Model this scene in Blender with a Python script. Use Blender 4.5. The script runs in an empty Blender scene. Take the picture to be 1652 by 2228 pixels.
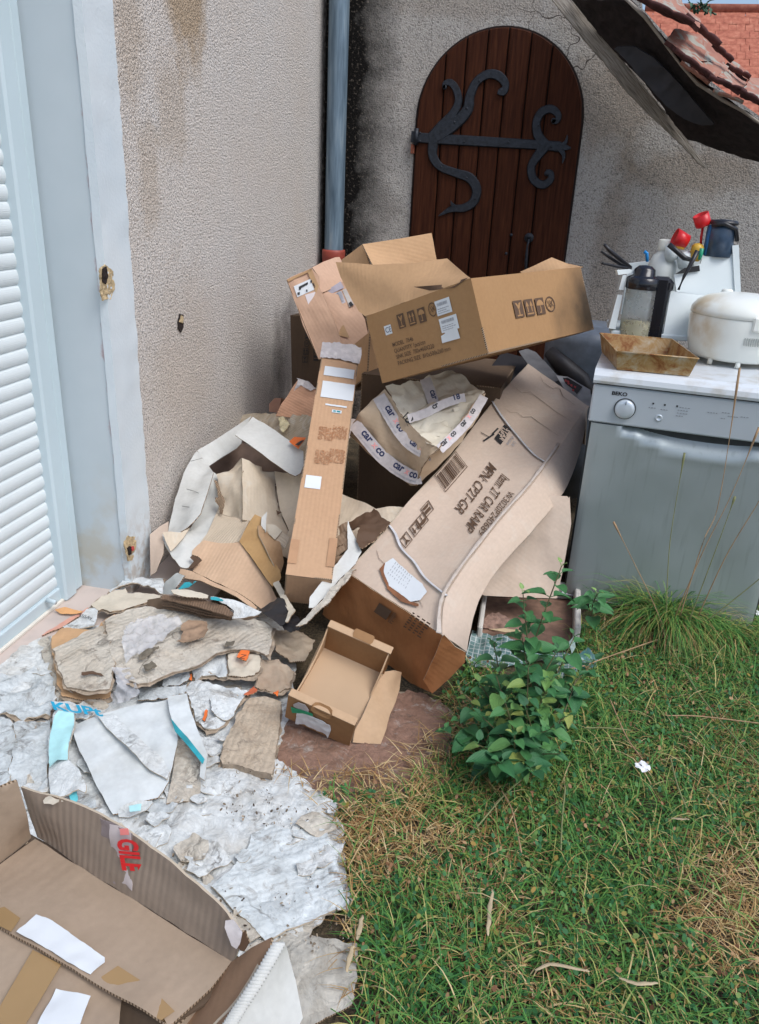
import bpy, math, random
import numpy as np
from mathutils import Vector, Matrix, noise
R = math.radians
# ------------------------------------------------------------------ camera
F, CX, CY, H = 1706., 826., 1114., 1.5
_down = np.array([-206., -4086., -F]); _down /= np.linalg.norm(_down)
_up = -_down
_y = np.array([384., 695., -F]); _y = _y - _up * np.dot(_y, _up); _y /= np.linalg.norm(_y)
_x = np.cross(_y, _up)
RM = np.array([_x, _y, _up]); CAM = np.array([0, 0, H])
sc = bpy.context.scene
col = sc.collection
cd = bpy.data.cameras.new('camera'); cam = bpy.data.objects.new('camera', cd); col.objects.link(cam)
cd.sensor_fit = 'VERTICAL'; cd.sensor_height = 24; cd.lens = 24 * F / 2228; cd.clip_start = .05; cd.clip_end = 500
m = Matrix(RM.tolist()).to_4x4(); m.translation = Vector(CAM); cam.matrix_world = m
sc.camera = cam
# ------------------------------------------------------------------ light
SUN_EL, SUN_AZ = 54, 122      # azimuth measured clockwise from +Y
w = bpy.data.worlds.new('World'); sc.world = w; w.use_nodes = True
nt = w.node_tree; sky = nt.nodes.new('ShaderNodeTexSky'); sky.sky_type = 'NISHITA'; sky.sun_disc = False
sky.sun_elevation = R(SUN_EL); sky.sun_rotation = R(SUN_AZ); sky.air_density = 1.0; sky.dust_density = 3.0; sky.ozone_density = 2.2
bg = nt.nodes['Background']; nt.links.new(sky.outputs[0], bg.inputs[0]); bg.inputs[1].default_value = .125
ld = bpy.data.lights.new('sun', 'SUN'); ld.energy = 1.2; ld.angle = R(32); ld.color = (.93, .97, 1)
lo = bpy.data.objects.new('sun', ld); col.objects.link(lo)
d = Vector((math.sin(R(SUN_AZ)) * math.cos(R(SUN_EL)), math.cos(R(SUN_AZ)) * math.cos(R(SUN_EL)), math.sin(R(SUN_EL))))
lo.rotation_euler = d.to_track_quat('Z', 'Y').to_euler()
sc.view_settings.view_transform = 'Standard'; sc.view_settings.look = 'None'
sc.view_settings.exposure = .55; sc.view_settings.gamma = 1
# ------------------------------------------------------------------ survey helpers (photo point + real depth -> world point)
FR = {'D': (0, 0, 1), 'a': (571.2, 489.6, .19756), 'b': (571.2, 1305.5, .21403), 'c': (734.3, 761.5, .21403),
      'd': (326.4, 870.3, .21975), 'e': (951.9, 1251.1, .26342), '2': (652.8, 0, .605), '3': (544, 489.6, .4939),
      '4': (1196.7, 408, .2756), '6': (598.4, 761.5, .461), '7': (0, 1196.7, .42806), '8': (0, 1631.9, .4939),
      'r': (1142.3, 0, .3085), '1': (0, 1033.5, .2305)}
def ray(x, y): return RM @ np.array([x - CX, -(y - CY), -F])
def at(x, y, k, v):
    r = ray(x, y)
    if k == 'z': return CAM + r * (v - H) / r[2]
    if k == 'y': return CAM + r * v / r[1]
    return CAM + r * v / r[0]
def q(fr, s):
    o = FR[fr]; out = []
    for t in s.split():
        a = t.split(','); k = a[2][0]; v = float(a[2][1:])
        out.append(at(o[0] + float(a[0]) * o[2], o[1] + float(a[1]) * o[2], k, v))
    return out
# ------------------------------------------------------------------ object helpers
def link(o, parent=None):
    col.objects.link(o)
    if parent is not None: o.parent = parent
    return o
def tag(o, label=None, cat=None, group=None, kind=None):
    if label: o['label'] = label
    if cat: o['category'] = cat
    if group: o['group'] = group
    if kind: o['kind'] = kind
    return o
def thing(name, loc, label, cat, group=None):
    o = bpy.data.objects.new(name, None); o.location = Vector([float(c) for c in loc]); o.empty_display_size = .05
    return tag(link(o), label, cat, group)
def nz(p, f, seed=0):
    return noise.noise(Vector((p[0] * f + seed * 7.3, p[1] * f + seed * 3.1, p[2] * f + seed * 1.7)))
def crump(p, f, seed=0):
    a = 1 - abs(nz(p, f, seed)) * 2
    b = 1 - abs(nz(p, f * 2.3, seed + 5)) * 2
    return (a - .6) + .45 * (b - .6)
class MB:
    def __init__(s): s.v = []; s.f = []; s.m = []; s.uv = []; s.sm = []
    def add(s, v, f, m=0, uv=None, smooth=False):
        b = len(s.v); s.v += [tuple(map(float, p)) for p in v]
        for i, fc in enumerate(f):
            s.f.append([b + j for j in fc]); s.m.append(m if isinstance(m, int) else m[i]); s.sm.append(smooth)
            s.uv += [(uv[j] if uv is not None else (0, 0)) for j in fc]
    def build(s, name, mats, parent=None):
        me = bpy.data.meshes.new(name)
        inv = None
        V = s.v
        if parent is not None:
            o = parent; lo = Vector((0, 0, 0))
            while o is not None: lo += o.location; o = o.parent
            V = [(a - lo.x, b - lo.y, c - lo.z) for a, b, c in V]
        me.from_pydata(V, [], s.f)
        for mt in (mats if isinstance(mats, (list, tuple)) else [mats]): me.materials.append(mt)
        me.polygons.foreach_set('material_index', s.m); me.polygons.foreach_set('use_smooth', s.sm)
        l = me.uv_layers.new(name='UVMap'); l.data.foreach_set('uv', [float(c) for t in s.uv for c in t])
        me.update(); o = bpy.data.objects.new(name, me)
        return link(o, parent)
    def box(s, o, a, b, c, m=0, bev=0):
        o, a, b, c = [np.array(t, float) for t in (o, a, b, c)]
        if bev:
            la, lb, lc = [np.linalg.norm(t) for t in (a, b, c)]
            e = min(bev, la * .45, lb * .45, lc * .45); ua, ub, uc = a / la, b / lb, c / lc
            vs = []; idx = {}
            for i in (0, 1):
                for j in (0, 1):
                    for k in (0, 1):
                        p = o + a * i + b * j + c * k; sa, sb, sn = (1 - 2 * i), (1 - 2 * j), (1 - 2 * k)
                        for ax, off in enumerate((ub * sb * e + uc * sn * e, ua * sa * e + uc * sn * e, ua * sa * e + ub * sb * e)):
                            idx[(i, j, k, ax)] = len(vs); vs.append(p + off)
            fs = []
            for ax in range(3):
                for t in (0, 1):
                    ks = []
                    for u, v in ((0, 0), (1, 0), (1, 1), (0, 1)):
                        c3 = [u, v]; c3.insert(ax, t); ks.append(idx[(*c3, ax)])
                    fs.append(ks if t == 1 else ks[::-1])
            for ax in range(3):      # edges
                a1, a2 = [x for x in range(3) if x != ax]
                for t1 in (0, 1):
                    for t2 in (0, 1):
                        c0 = [0, 0, 0]; c0[a1] = t1; c0[a2] = t2; c1 = list(c0); c1[ax] = 1
                        fs.append([idx[(*c0, a1)], idx[(*c1, a1)], idx[(*c1, a2)], idx[(*c0, a2)]])
            for i in (0, 1):
                for j in (0, 1):
                    for k in (0, 1): fs.append([idx[(i, j, k, 0)], idx[(i, j, k, 1)], idx[(i, j, k, 2)]])
            s.add(vs, fs, m)
            return
        v = [o, o + a, o + a + b, o + b, o + c, o + a + c, o + a + b + c, o + b + c]
        s.add(v, [(3, 2, 1, 0), (4, 5, 6, 7), (0, 1, 5, 4), (1, 2, 6, 5), (2, 3, 7, 6), (3, 0, 4, 7)], m)
    def tube(s, pts, r, n=8, m=0, cap=True, flat=1.0):
        pts = [np.array(p, float) for p in pts]
        rs = r if isinstance(r, (list, tuple)) else [r] * len(pts)
        up = np.array([0.13, .31, 1.]); vs = []; fs = []
        for i, p in enumerate(pts):
            t = pts[min(i + 1, len(pts) - 1)] - pts[max(i - 1, 0)]; t /= np.linalg.norm(t) + 1e-9
            a = np.cross(t, up if abs(t[2]) < .95 else np.array([1., 0, 0])); a /= np.linalg.norm(a); b = np.cross(t, a)
            for k in range(n):
                th = 2 * math.pi * k / n; vs.append(p + rs[i] * (math.cos(th) * a + flat * math.sin(th) * b))
        for i in range(len(pts) - 1):
            for k in range(n):
                fs.append((i * n + k, i * n + (k + 1) % n, (i + 1) * n + (k + 1) % n, (i + 1) * n + k))
        if cap: fs.append(tuple(range(n))[::-1]); fs.append(tuple((len(pts) - 1) * n + k for k in range(n)))
        s.add(vs, fs, m, smooth=True)
    def lathe(s, o, prof, n=32, m=0, ax=(0, 0, 1), sx=1, sy=1, closed=False):
        o = np.array(o, float); ax = np.array(ax, float); ax /= np.linalg.norm(ax)
        a = np.cross(ax, [0, 1., .02]); a /= np.linalg.norm(a); b = np.cross(ax, a); vs = []; fs = []
        for r, z in prof:
            for k in range(n):
                th = 2 * math.pi * k / n; vs.append(o + ax * z + r * (sx * math.cos(th) * a + sy * math.sin(th) * b))
        for i in range(len(prof) - 1):
            for k in range(n): fs.append((i * n + k, i * n + (k + 1) % n, (i + 1) * n + (k + 1) % n, (i + 1) * n + k))
        s.add(vs, fs, m, smooth=True)
    # thick four-cornered panel (corners in order), with a slight warp
    def quad(s, p00, p10, p11, p01, n=(12, 12), amp=.0, freq=5, thick=.004, m=(0, 1), sag=0, seed=0, fn=None, flip=False):
        P = [np.array(t, float) for t in (p00, p10, p11, p01)]
        nn = np.cross(P[1] - P[0], P[3] - P[0]) + np.cross(P[2] - P[3], P[2] - P[1]); nn /= np.linalg.norm(nn) + 1e-12
        lu = (np.linalg.norm(P[1] - P[0]) + np.linalg.norm(P[2] - P[3])) / 2; lv = (np.linalg.norm(P[3] - P[0]) + np.linalg.norm(P[2] - P[1])) / 2
        nu, nv = n; V = []; UV = []
        for j in range(nv + 1):
            for i in range(nu + 1):
                u, v = i / nu, j / nv
                p = P[0] * (1 - u) * (1 - v) + P[1] * u * (1 - v) + P[2] * u * v + P[3] * (1 - u) * v
                if fn: p = p + nn * fn(u, v)
                if amp:
                    ed = min(u * lu, (1 - u) * lu, v * lv, (1 - v) * lv); k = min(1, ed / .04)
                    p = p + nn * amp * k * nz(p, freq, seed)
                if sag: p = p + nn * sag * 16 * u * (1 - u) * v * (1 - v)
                V.append(p); UV.append((u * lu, v * lv))
        s.slab(V, UV, nu, nv, nn, thick, m)
    def slab(s, V, UV, nu, nv, nn, thick, m):
        W = nu + 1
        fs = [(j * W + i, j * W + i + 1, (j + 1) * W + i + 1, (j + 1) * W + i) for j in range(nv) for i in range(nu)]
        s.add(V, fs, m[0], UV, True)
        if thick:
            B = [p - nn * thick for p in V]
            s.add(B, [f[::-1] for f in fs], m[2] if len(m) > 2 else m[0], UV, True)
            ring = [i for i in range(nu + 1)] + [j * W + nu for j in range(1, nv + 1)] + [nv * W + i for i in range(nu - 1, -1, -1)] + [j * W for j in range(nv - 1, 0, -1)]
            L = len(ring); vs = [V[i] for i in ring] + [B[i] for i in ring]; al = [0]
            for a, b in zip(ring, ring[1:] + ring[:1]): al.append(al[-1] + np.linalg.norm(np.array(V[a]) - V[b]))
            uv = [(al[i], 0) for i in range(L)] + [(al[i], 1) for i in range(L)]
            s.add(vs, [(i, L + i, L + (i + 1) % L, (i + 1) % L) for i in range(L)], m[1], uv)
    # thick sheet cut to an outline, crumpled
    def sheet(s, pts, cell=.012, amp=.0, freq=9, seed=0, thick=.004, ragged=.0, m=(0, 1), toward=None, drop=None, fold=None):
        P = np.array(pts, float); c = P.mean(0); K = len(P)
        nn = sum(np.cross(P[i] - c, P[(i + 1) % K] - c) for i in range(K)); nn /= np.linalg.norm(nn)
        tw = CAM if toward is None else np.array(toward)
        if np.dot(nn, tw - c) < 0: nn = -nn
        u = P[1] - P[0]; u -= nn * np.dot(u, nn); u /= np.linalg.norm(u); v = np.cross(nn, u)
        Q = np.stack([(P - c) @ u, (P - c) @ v], 1); hh = (P - c) @ nn
        # boundary samples
        S = []; SH = []
        for i in range(K):
            a, b = Q[i], Q[(i + 1) % K]; L = max(2, int(np.linalg.norm(b - a) / cell) + 1)
            for t in range(L):
                w_ = t / L; S.append(a * (1 - w_) + b * w_); SH.append(hh[i] * (1 - w_) + hh[(i + 1) % K] * w_)
        S = np.array(S); SH = np.array(SH)
        if ragged:
            for i in range(len(S)):
                g = noise.noise_vector(Vector((S[i][0] * 28 + seed * 9, S[i][1] * 28, seed))) ; g2 = noise.noise_vector(Vector((S[i][0] * 90 + seed * 9, S[i][1] * 90, seed)))
                S[i] += ragged * (np.array([g.x, g.y]) + .5 * np.array([g2.x, g2.y]))
        lo, hi = S.min(0), S.max(0); nx, ny = int((hi[0] - lo[0]) / cell) + 2, int((hi[1] - lo[1]) / cell) + 2
        lo = lo - cell * .3
        gx = lo[0] + cell * (np.arange(nx) + .5); gy = lo[1] + cell * (np.arange(ny) + .5)
        GX_, GY_ = np.meshgrid(gx, gy, indexing='ij'); ins = np.zeros(GX_.shape, bool)
        x0, y0 = S[:, 0], S[:, 1]; x1, y1 = np.roll(x0, -1), np.roll(y0, -1)
        for i in range(len(S)):
            cnd = (y0[i] > GY_) != (y1[i] > GY_)
            with np.errstate(divide='ignore', invalid='ignore'): xx = (x1[i] - x0[i]) * (GY_ - y0[i]) / (y1[i] - y0[i] + 1e-15) + x0[i]
            ins ^= cnd & (GX_ < xx)
        ids = {}; V2 = []; nb = {}
        fs = []
        def vid(i, j):
            if (i, j) not in ids: ids[(i, j)] = len(V2); V2.append([lo[0] + i * cell, lo[1] + j * cell]); nb[len(V2) - 1] = 0
            nb[ids[(i, j)]] += 1
            return ids[(i, j)]
        for i in range(nx):
            for j in range(ny):
                if ins[i, j]: fs.append([vid(i, j), vid(i + 1, j), vid(i + 1, j + 1), vid(i, j + 1)])
        if not fs: return
        V2 = np.array(V2); bd = [k for k in range(len(V2)) if nb[k] < 4]
        for k in bd:
            dd = np.hypot(S[:, 0] - V2[k, 0], S[:, 1] - V2[k, 1]); V2[k] = S[dd.argmin()]
        if not ragged:
            for i in range(K):
                dd = np.hypot(V2[bd, 0] - Q[i, 0], V2[bd, 1] - Q[i, 1]); V2[bd[int(dd.argmin())]] = Q[i]
        if np.abs(hh).max() > 1e-4:
            D2 = (V2[:, None, 0] - S[None, :, 0]) ** 2 + (V2[:, None, 1] - S[None, :, 1]) ** 2 + 1e-7
            W_ = 1 / D2 ** 1.5; h = (W_ * SH).sum(1) / W_.sum(1)
        else: h = np.zeros(len(V2))
        V = []
        for k in range(len(V2)):
            p = c + u * V2[k, 0] + v * V2[k, 1] + nn * h[k]
            if amp: p = p + nn * amp * crump(p, freq, seed)
            if fold: p = p + nn * fold(V2[k, 0], V2[k, 1])
            V.append(p)
        UV = [(a, b) for a, b in V2]
        s.add(V, fs, m[0], UV, True)
        if thick:
            B = [p - nn * thick for p in V]
            s.add(B, [f[::-1] for f in fs], m[2] if len(m) > 2 else m[0], UV, True)
            ec = {}
            for f in fs:
                for a, b in zip(f, f[1:] + f[:1]): ec[(a, b)] = 1
            sv = []; sf = []; uv = []
            for (a, b) in ec:
                if (b, a) not in ec:
                    t = len(sv); sv += [V[a], V[b], B[b], B[a]]; sf.append((t, t + 1, t + 2, t + 3))
                    uv += [(V2[a][0] + V2[a][1], 0), (V2[b][0] + V2[b][1], 0), (V2[b][0] + V2[b][1], 1), (V2[a][0] + V2[a][1], 1)]
            s.add(sv, sf, m[1], uv)
        return nn
# ------------------------------------------------------------------ material helpers
def mat(name, base=(.5, .5, .5), rough=.7, metal=0, spec=.5):
    m = bpy.data.materials.new(name); m.use_nodes = True; b = m.node_tree.nodes['Principled BSDF']
    b.inputs['Base Color'].default_value = (*base, 1); b.inputs['Roughness'].default_value = rough; b.inputs['Metallic'].default_value = metal
    b.inputs['Specular IOR Level'].default_value = spec
    return m
class NT:
    def __init__(s, m): s.t = m.node_tree; s.b = s.t.nodes['Principled BSDF']
    def n(s, ty, **k):
        nd = s.t.nodes.new('ShaderNode' + ty)
        for a, b in k.items():
            if a.startswith('i_'):
                key = a[2:].replace('_', ' '); key = int(key) if key.isdigit() else key
                if hasattr(b, 'outputs') or isinstance(b, bpy.types.NodeSocket): s.t.links.new(b if isinstance(b, bpy.types.NodeSocket) else b.outputs[0], nd.inputs[key])
                else: nd.inputs[key].default_value = b
            else: setattr(nd, a, b)
        return nd
    def co(s, kind='Object'): return s.n('TexCoord').outputs[kind]
    def noise(s, sc, det=4, co=None, rough=.55, dist=0): return s.n('TexNoise', i_Vector=co or s.co(), i_Scale=sc, i_Detail=det, i_Roughness=rough, i_Distortion=dist).outputs[0]
    def ramp(s, f, stops):
        r = s.n('ValToRGB', i_0=f); e = r.color_ramp.elements
        while len(e) < len(stops): e.new(.5)
        for x, (p, c) in zip(e, stops): x.position = p; x.color = (*c, 1) if len(c) == 3 else c
        return r.outputs[0]
    def step(s, f, a, b): return s.n('MapRange', i_0=f, i_1=a, i_2=b).outputs[0]
    def mix(s, f, a, b, mode='MIX'):
        x = s.n('Mix', data_type='RGBA', blend_type=mode)
        for i, v in ((0, f), (6, a), (7, b)):
            if isinstance(v, bpy.types.NodeSocket): s.t.links.new(v, x.inputs[i])
            elif i == 0: x.inputs[0].default_value = v
            else: x.inputs[i].default_value = (*v, 1)
        return x.outputs[2]
    def math(s, op, a, b=0, c=0): return s.n('Math', operation=op, i_0=a, i_1=b, i_2=c).outputs[0]
    def xyz(s, co): return s.n('SeparateXYZ', i_0=co).outputs
    def scale(s, co, v): return s.n('Mapping', i_0=co, i_3=v).outputs[0]
    def bump(s, h, st, dist=.002, prev=None):
        b = s.n('Bump', i_Strength=st, i_Distance=dist, i_Height=h)
        if prev is not None: s.t.links.new(prev, b.inputs['Normal'])
        s.t.links.new(b.outputs[0], s.b.inputs['Normal']); return b.outputs[0]
    def col(s, c): s.t.links.new(c, s.b.inputs['Base Color'])
    def rough(s, c): s.t.links.new(c, s.b.inputs['Roughness'])
CRK = {'soggy_grey_board': 16, 'wet_white_paper': 18, 'trampled_white_pulp': 13, 'creased_grey_paper': 14, 'ribbed_white_sheet': 9, 'rotten_red_brown_board': 16, 'cracked_beige_board': 15, 'stained_grey_sheet': 12}
def card(name, base, stain=None, stain_amt=.5, corr=.25, sc=3.0, worn=.0, dirt=None, freq=400, axis=0, crease=.5):
    m = mat(name, base, .78, spec=.25); t = NT(m); b = np.array(base)
    st = tuple(b * .6) if stain is None else stain
    n1 = t.noise(sc, 5, dist=.6); n2 = t.noise(70, 4)
    c = t.mix(t.step(n1, .48, .75), tuple(b), st) if stain_amt else None
    if stain_amt < 1:
        c = t.mix(t.math('MULTIPLY', t.step(n1, .45, .72), stain_amt), tuple(b), st)
    c = t.mix(.16 if name not in CRK else .35, c, t.ramp(n2, [(.3, tuple(b * .72)), (.7, tuple(np.minimum(b * 1.25, .9)))]), 'MIX')
    if worn: c = t.mix(t.math('MULTIPLY', t.step(t.noise(11, 6, dist=1.2), .55, .62), worn), c, (.62, .58, .5))
    if dirt: c = t.mix(t.math('MULTIPLY', t.step(t.noise(17, 7, rough=.7, dist=.8), .56, .68), .8), c, dirt)
    uv = t.xyz(t.co('UV'))[axis]
    wv = t.math('SINE', t.math('MULTIPLY', uv, freq))
    wm = t.math('MULTIPLY', wv, t.step(t.noise(4, 3), .3, .7))
    c = t.mix(t.math('MULTIPLY', t.math('ADD', t.math('MULTIPLY', wm, .5), .5), corr * .35), c, tuple(b * .55))
    cracks = CRK.get(name, 0)
    if cracks:
        e1 = t.math('ABSOLUTE', t.math('SUBTRACT', t.noise(cracks * .55, 6, dist=.5), .5)); e2 = t.math('ABSOLUTE', t.math('SUBTRACT', t.noise(cracks * 1.7, 5, dist=1.0), .5))
        gate = t.step(t.noise(5, 4), .50, .64)
        c = t.mix(t.math('MULTIPLY', t.math('MULTIPLY', t.step(e1, .022, .0), gate), .8), c, (.10, .085, .07)); c = t.mix(t.math('MULTIPLY', t.step(e2, .05, .0), .28), c, tuple(b * .5))
        fib = t.noise(12, 6, co=t.scale(t.co(), (1, 9, 1)), rough=.7); c = t.mix(t.math('MULTIPLY', t.step(fib, .5, .66), .18), c, tuple(b * .6))
    t.col(c)
    h = t.math('ADD', t.math('MULTIPLY', wm, corr), t.math('MULTIPLY', t.noise(28, 5), crease * 2))
    if cracks: h = t.math('ADD', t.math('ADD', h, t.math('MULTIPLY', t.step(e1, .0, .08), 1.6)), t.math('MULTIPLY', t.step(e2, 0, .10), 1.0))
    p = t.bump(h, .5, .0022); t.bump(t.noise(5, 3, dist=1), .14 if not cracks else .4, .02, p)
    return m
def plain(name, base, rough=.6, var=.15, metal=0, sc=20, bump=.1, dist=.001):
    m = mat(name, base, rough, metal); t = NT(m); b = np.array(base); n = t.noise(sc, 5)
    t.col(t.ramp(n, [(.3, tuple(b * (1 - var))), (.7, tuple(np.minimum(b * (1 + var), .95)))])); 
    if bump: t.bump(n, bump, dist)
    return m
M = {}
M['kraft'] = card('kraft_board', (.53, .33, .18), (.45, .27, .14), .4, .25, sc=2, crease=.2)
M['kraft_wet'] = card('damp_kraft_board', (.47, .31, .18), (.30, .17, .08), .9, .2, sc=4)
M['kraft_dark'] = card('dark_and_shade_toned_kraft', (.13, .088, .058), None, .5, .2)  # dark carton brown, deepened so it also paints the shade of the gaps
M['pink'] = card('faded_pink_kraft_board', (.56, .365, .255), (.44, .28, .18), .6, .2)
M['pale'] = card('sun_bleached_board', (.56, .44, .33), (.46, .33, .23), .6, .25, worn=.35)
M['beige'] = card('weathered_beige_board', (.62, .53, .41), (.46, .35, .24), .7, .25, worn=.4, sc=5)
M['grey'] = card('grey_white_lined_board', (.60, .605, .575), (.50, .49, .44), .6, .1, sc=6)
M['soggy'] = card('soggy_grey_board', (.58, .53, .45), (.42, .34, .25), .9, .9, freq=330, axis=1, sc=8, worn=.7, dirt=(.16, .12, .09), crease=1.5)
M['paper'] = card('wet_white_paper', (.66, .69, .69), (.52, .50, .46), .8, .15, sc=10, dirt=(.20, .18, .15), crease=1.2)
M['cream'] = card('cream_board', (.60, .54, .44), (.46, .39, .29), .7, .1, sc=6)
M['mushbrown'] = card('rotten_red_brown_board', (.27, .16, .115), (.14, .08, .05), .9, .2, sc=12, dirt=(.42, .38, .34), crease=3)
M['edge'] = mat('torn_board_edge', (.25, .17, .11), .9, spec=.1)
_t = NT(M['edge']); _u = _t.xyz(_t.co('UV')); _s = _t.math('SINE', _t.math('MULTIPLY', _u[0], 900))
_t.col(_t.ramp(_t.math('ADD', _t.math('MULTIPLY', _s, .5), .5), [(.2, (.10, .065, .04)), (.8, (.42, .31, .21))]))
M['fibre'] = plain('peeled_brown_ply', (.34, .27, .20), .95, .35, sc=50, bump=.8, dist=.003)
M['edge_pale'] = mat('pale_board_edge', (.5, .42, .32), .9, spec=.1)
M['label'] = plain('white_label_paper', (.66, .69, .71), .5, .04, sc=8)
M['ink'] = mat('black_ink', (.02, .02, .022), .6)
M['ink_soft'] = mat('faded_ink_and_hollow_shade', (.10, .055, .03), .7)  # print ink; also the painted dark inside hollows and tears
M['ink_blue'] = mat('navy_ink', (.02, .03, .09), .6)
M['red'] = plain('red_plastic', (.60, .012, .015), .35, .1)
M['tape'] = mat('clear_packing_tape', (.36, .22, .10), .18)
M['tape_white'] = plain('frosted_tape', (.54, .50, .49), .25, .12, sc=40, bump=.5, dist=.003)
M['black'] = plain('black_plastic', (.015, .015, .018), .35, .2)
M['blackcard'] = plain('black_printed_card', (.02, .018, .02), .5, .2)
M['orange'] = plain('orange_paper', (.75, .16, .03), .5, .1)
M['cyan'] = plain('cyan_print', (.10, .52, .60), .6, .25, sc=30)
M['teal'] = plain('teal_print', (.02, .28, .33), .6, .25)
# ================================================================== setting
def xw(p): return p
WX, FY = -1.42, 5.10
def stucco(name, base, dark, grain=105, st=1.0):
    m = mat(name, base, .92, spec=.15); t = NT(m); co = t.co(); b = np.array(base)
    g = t.noise(grain, 3, rough=.6, dist=.4); v = t.n('TexVoronoi', i_Vector=co, i_Scale=grain * .9).outputs[0]
    h = t.math('ADD', t.math('MULTIPLY', g, 1.2), t.math('MULTIPLY', v, -.5))
    c = t.mix(t.step(g, .33, .50), tuple(b * dark), tuple(b))
    c = t.mix(t.math('MULTIPLY', t.step(t.noise(2.2, 4), .4, .7), .45), c, tuple(b * np.array([.86, .80, .74])))
    return m, t, co, g, h, c
# left wall material
ml, t, co, g, h, c = stucco('pebbledash_stucco', (.72, .67, .62), .34, 130)
Y_, Z_ = t.math('ADD', t.xyz(co)[1], 3.8), t.xyz(co)[2]
def blob(t, a, b, ca, cb, ra, rb, jit=.6, sc=9, soft=.5):
    da = t.math('DIVIDE', t.math('SUBTRACT', a, ca), ra); db = t.math('DIVIDE', t.math('SUBTRACT', b, cb), rb)
    d_ = t.math('SQRT', t.math('ADD', t.math('MULTIPLY', da, da), t.math('MULTIPLY', db, db)))
    d_ = t.math('ADD', d_, t.math('MULTIPLY', t.math('SUBTRACT', t.noise(sc, 4), .5), jit * 2))
    return t.n('MapRange', i_0=d_, i_1=1.0, i_2=1.0 - soft).outputs[0]
for cy_, cz_, ry, rz, am in ((3.18, 2.15, .21, .36, .75), (3.0, 1.72, .16, .22, .3), (2.8, 1.5, .10, .25, .28), (2.72, 1.95, .12, .35, .3), (3.0, .8, .35, .5, .15)):
    c = t.mix(t.math('MULTIPLY', blob(t, Y_, Z_, cy_, cz_, ry, rz), am), c, t.mix(t.step(g, .3, .5), (.13, .085, .045), (.42, .29, .16)))
c = t.mix(t.math('MULTIPLY', blob(t, Y_, Z_, 4.55, .55, .55, .45, .5, 6, .6), .85), c, t.mix(t.step(g, .3, .55), (.02, .02, .02), (.16, .14, .13)))
c = t.mix(blob(t, Y_, Z_, 5.12, 1.0, .10, 9, .5, 25, .7), c, (.03, .025, .02))
t.col(c); t.bump(h, 1.0, .0085)
mf, t, co, g, h, c = stucco('grey_stucco', (.43, .41, .38), .40, 125)
X_, Y_, Z_ = [t.xyz(co)[i] for i in range(3)]
mask = t.math('MAXIMUM', blob(t, X_, Z_, -1.36, 1.7, .40, 9, .40, 6, .62), t.math('MULTIPLY', blob(t, X_, Z_, -1.30, 1.7, .34, 9, .40, 6, .85), t.step(t.noise(55, 4), .35, .6)))
c = t.mix(mask, c, t.mix(t.step(t.noise(60, 4), .56, .70), (.010, .009, .008), (.15, .125, .10)))
for cx_, cz_, rx, rz, am in ((.25, 2.0, .35, .30, .45), (.75, 1.65, .5, .15, .5), (-.55, 2.45, .6, .10, .3), (-.9, .5, .8, .5, .5), (.35, 1.0, .12, .9, .45)):
    c = t.mix(t.math('MULTIPLY', blob(t, X_, Z_, cx_, cz_, rx, rz), am), c, t.mix(t.step(g, .3, .55), (.07, .06, .05), (.26, .20, .14)))
ck = t.n('TexVoronoi', feature='DISTANCE_TO_EDGE', i_Vector=t.n('VectorMath', operation='ADD', i_0=co, i_1=t.n('TexNoise', i_Vector=co, i_Scale=4.0).outputs[1]).outputs[0], i_Scale=1.3).outputs[0]
c = t.mix(t.math('MULTIPLY', t.step(ck, .008, .002), blob(t, X_, Z_, -.1, 2.3, .5, .3, .3)), c, (.05, .04, .035))
t.col(c); t.bump(h, .8, .007)
m_white = plain('white_painted_render', (.72, .76, .78), .7, .05, sc=3, bump=.3, dist=.004)
t = NT(m_white); p = t.bump(t.noise(90, 3), .35, .003)
co = t.co(); Zs = t.xyz(co)[2]
c = t.mix(t.math('MULTIPLY', t.step(Zs, .35, .0), t.step(t.noise(30, 6), .42, .6)), t.ramp(t.noise(3, 4), [(.3, (.58, .65, .69)), (.7, (.66, .71, .73))]), (.42, .36, .30))
t.col(c)
m_reveal = plain('pale_grey_painted_reveal', (.60, .655, .68), .7, .05, sc=2.5, bump=.2)
t = NT(m_reveal); co = t.co(); Zs = t.xyz(co)[2]
c = t.mix(t.math('MULTIPLY', t.step(Zs, .55, .0), t.step(t.noise(9, 6), .42, .62)), t.ramp(t.noise(2.5, 4), [(.3, (.47, .54, .57)), (.7, (.54, .60, .63))]), (.46, .42, .33))
c = t.mix(t.math('MULTIPLY', blob(t, t.xyz(co)[0], t.xyz(co)[2], 0, 1.2, .025, 1.3, 1.2, 14, .4), .6), c, (.40, .20, .20))
t.col(c)
m_floor = plain('pinkish_concrete_slab', (.55, .46, .41), .8, .08, sc=6, bump=.3)
t = NT(m_floor); c = t.mix(t.math('MULTIPLY', t.step(t.noise(7, 7), .48, .65), .5), (.57, .48, .43), (.40, .35, .32)); t.col(c)
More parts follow.
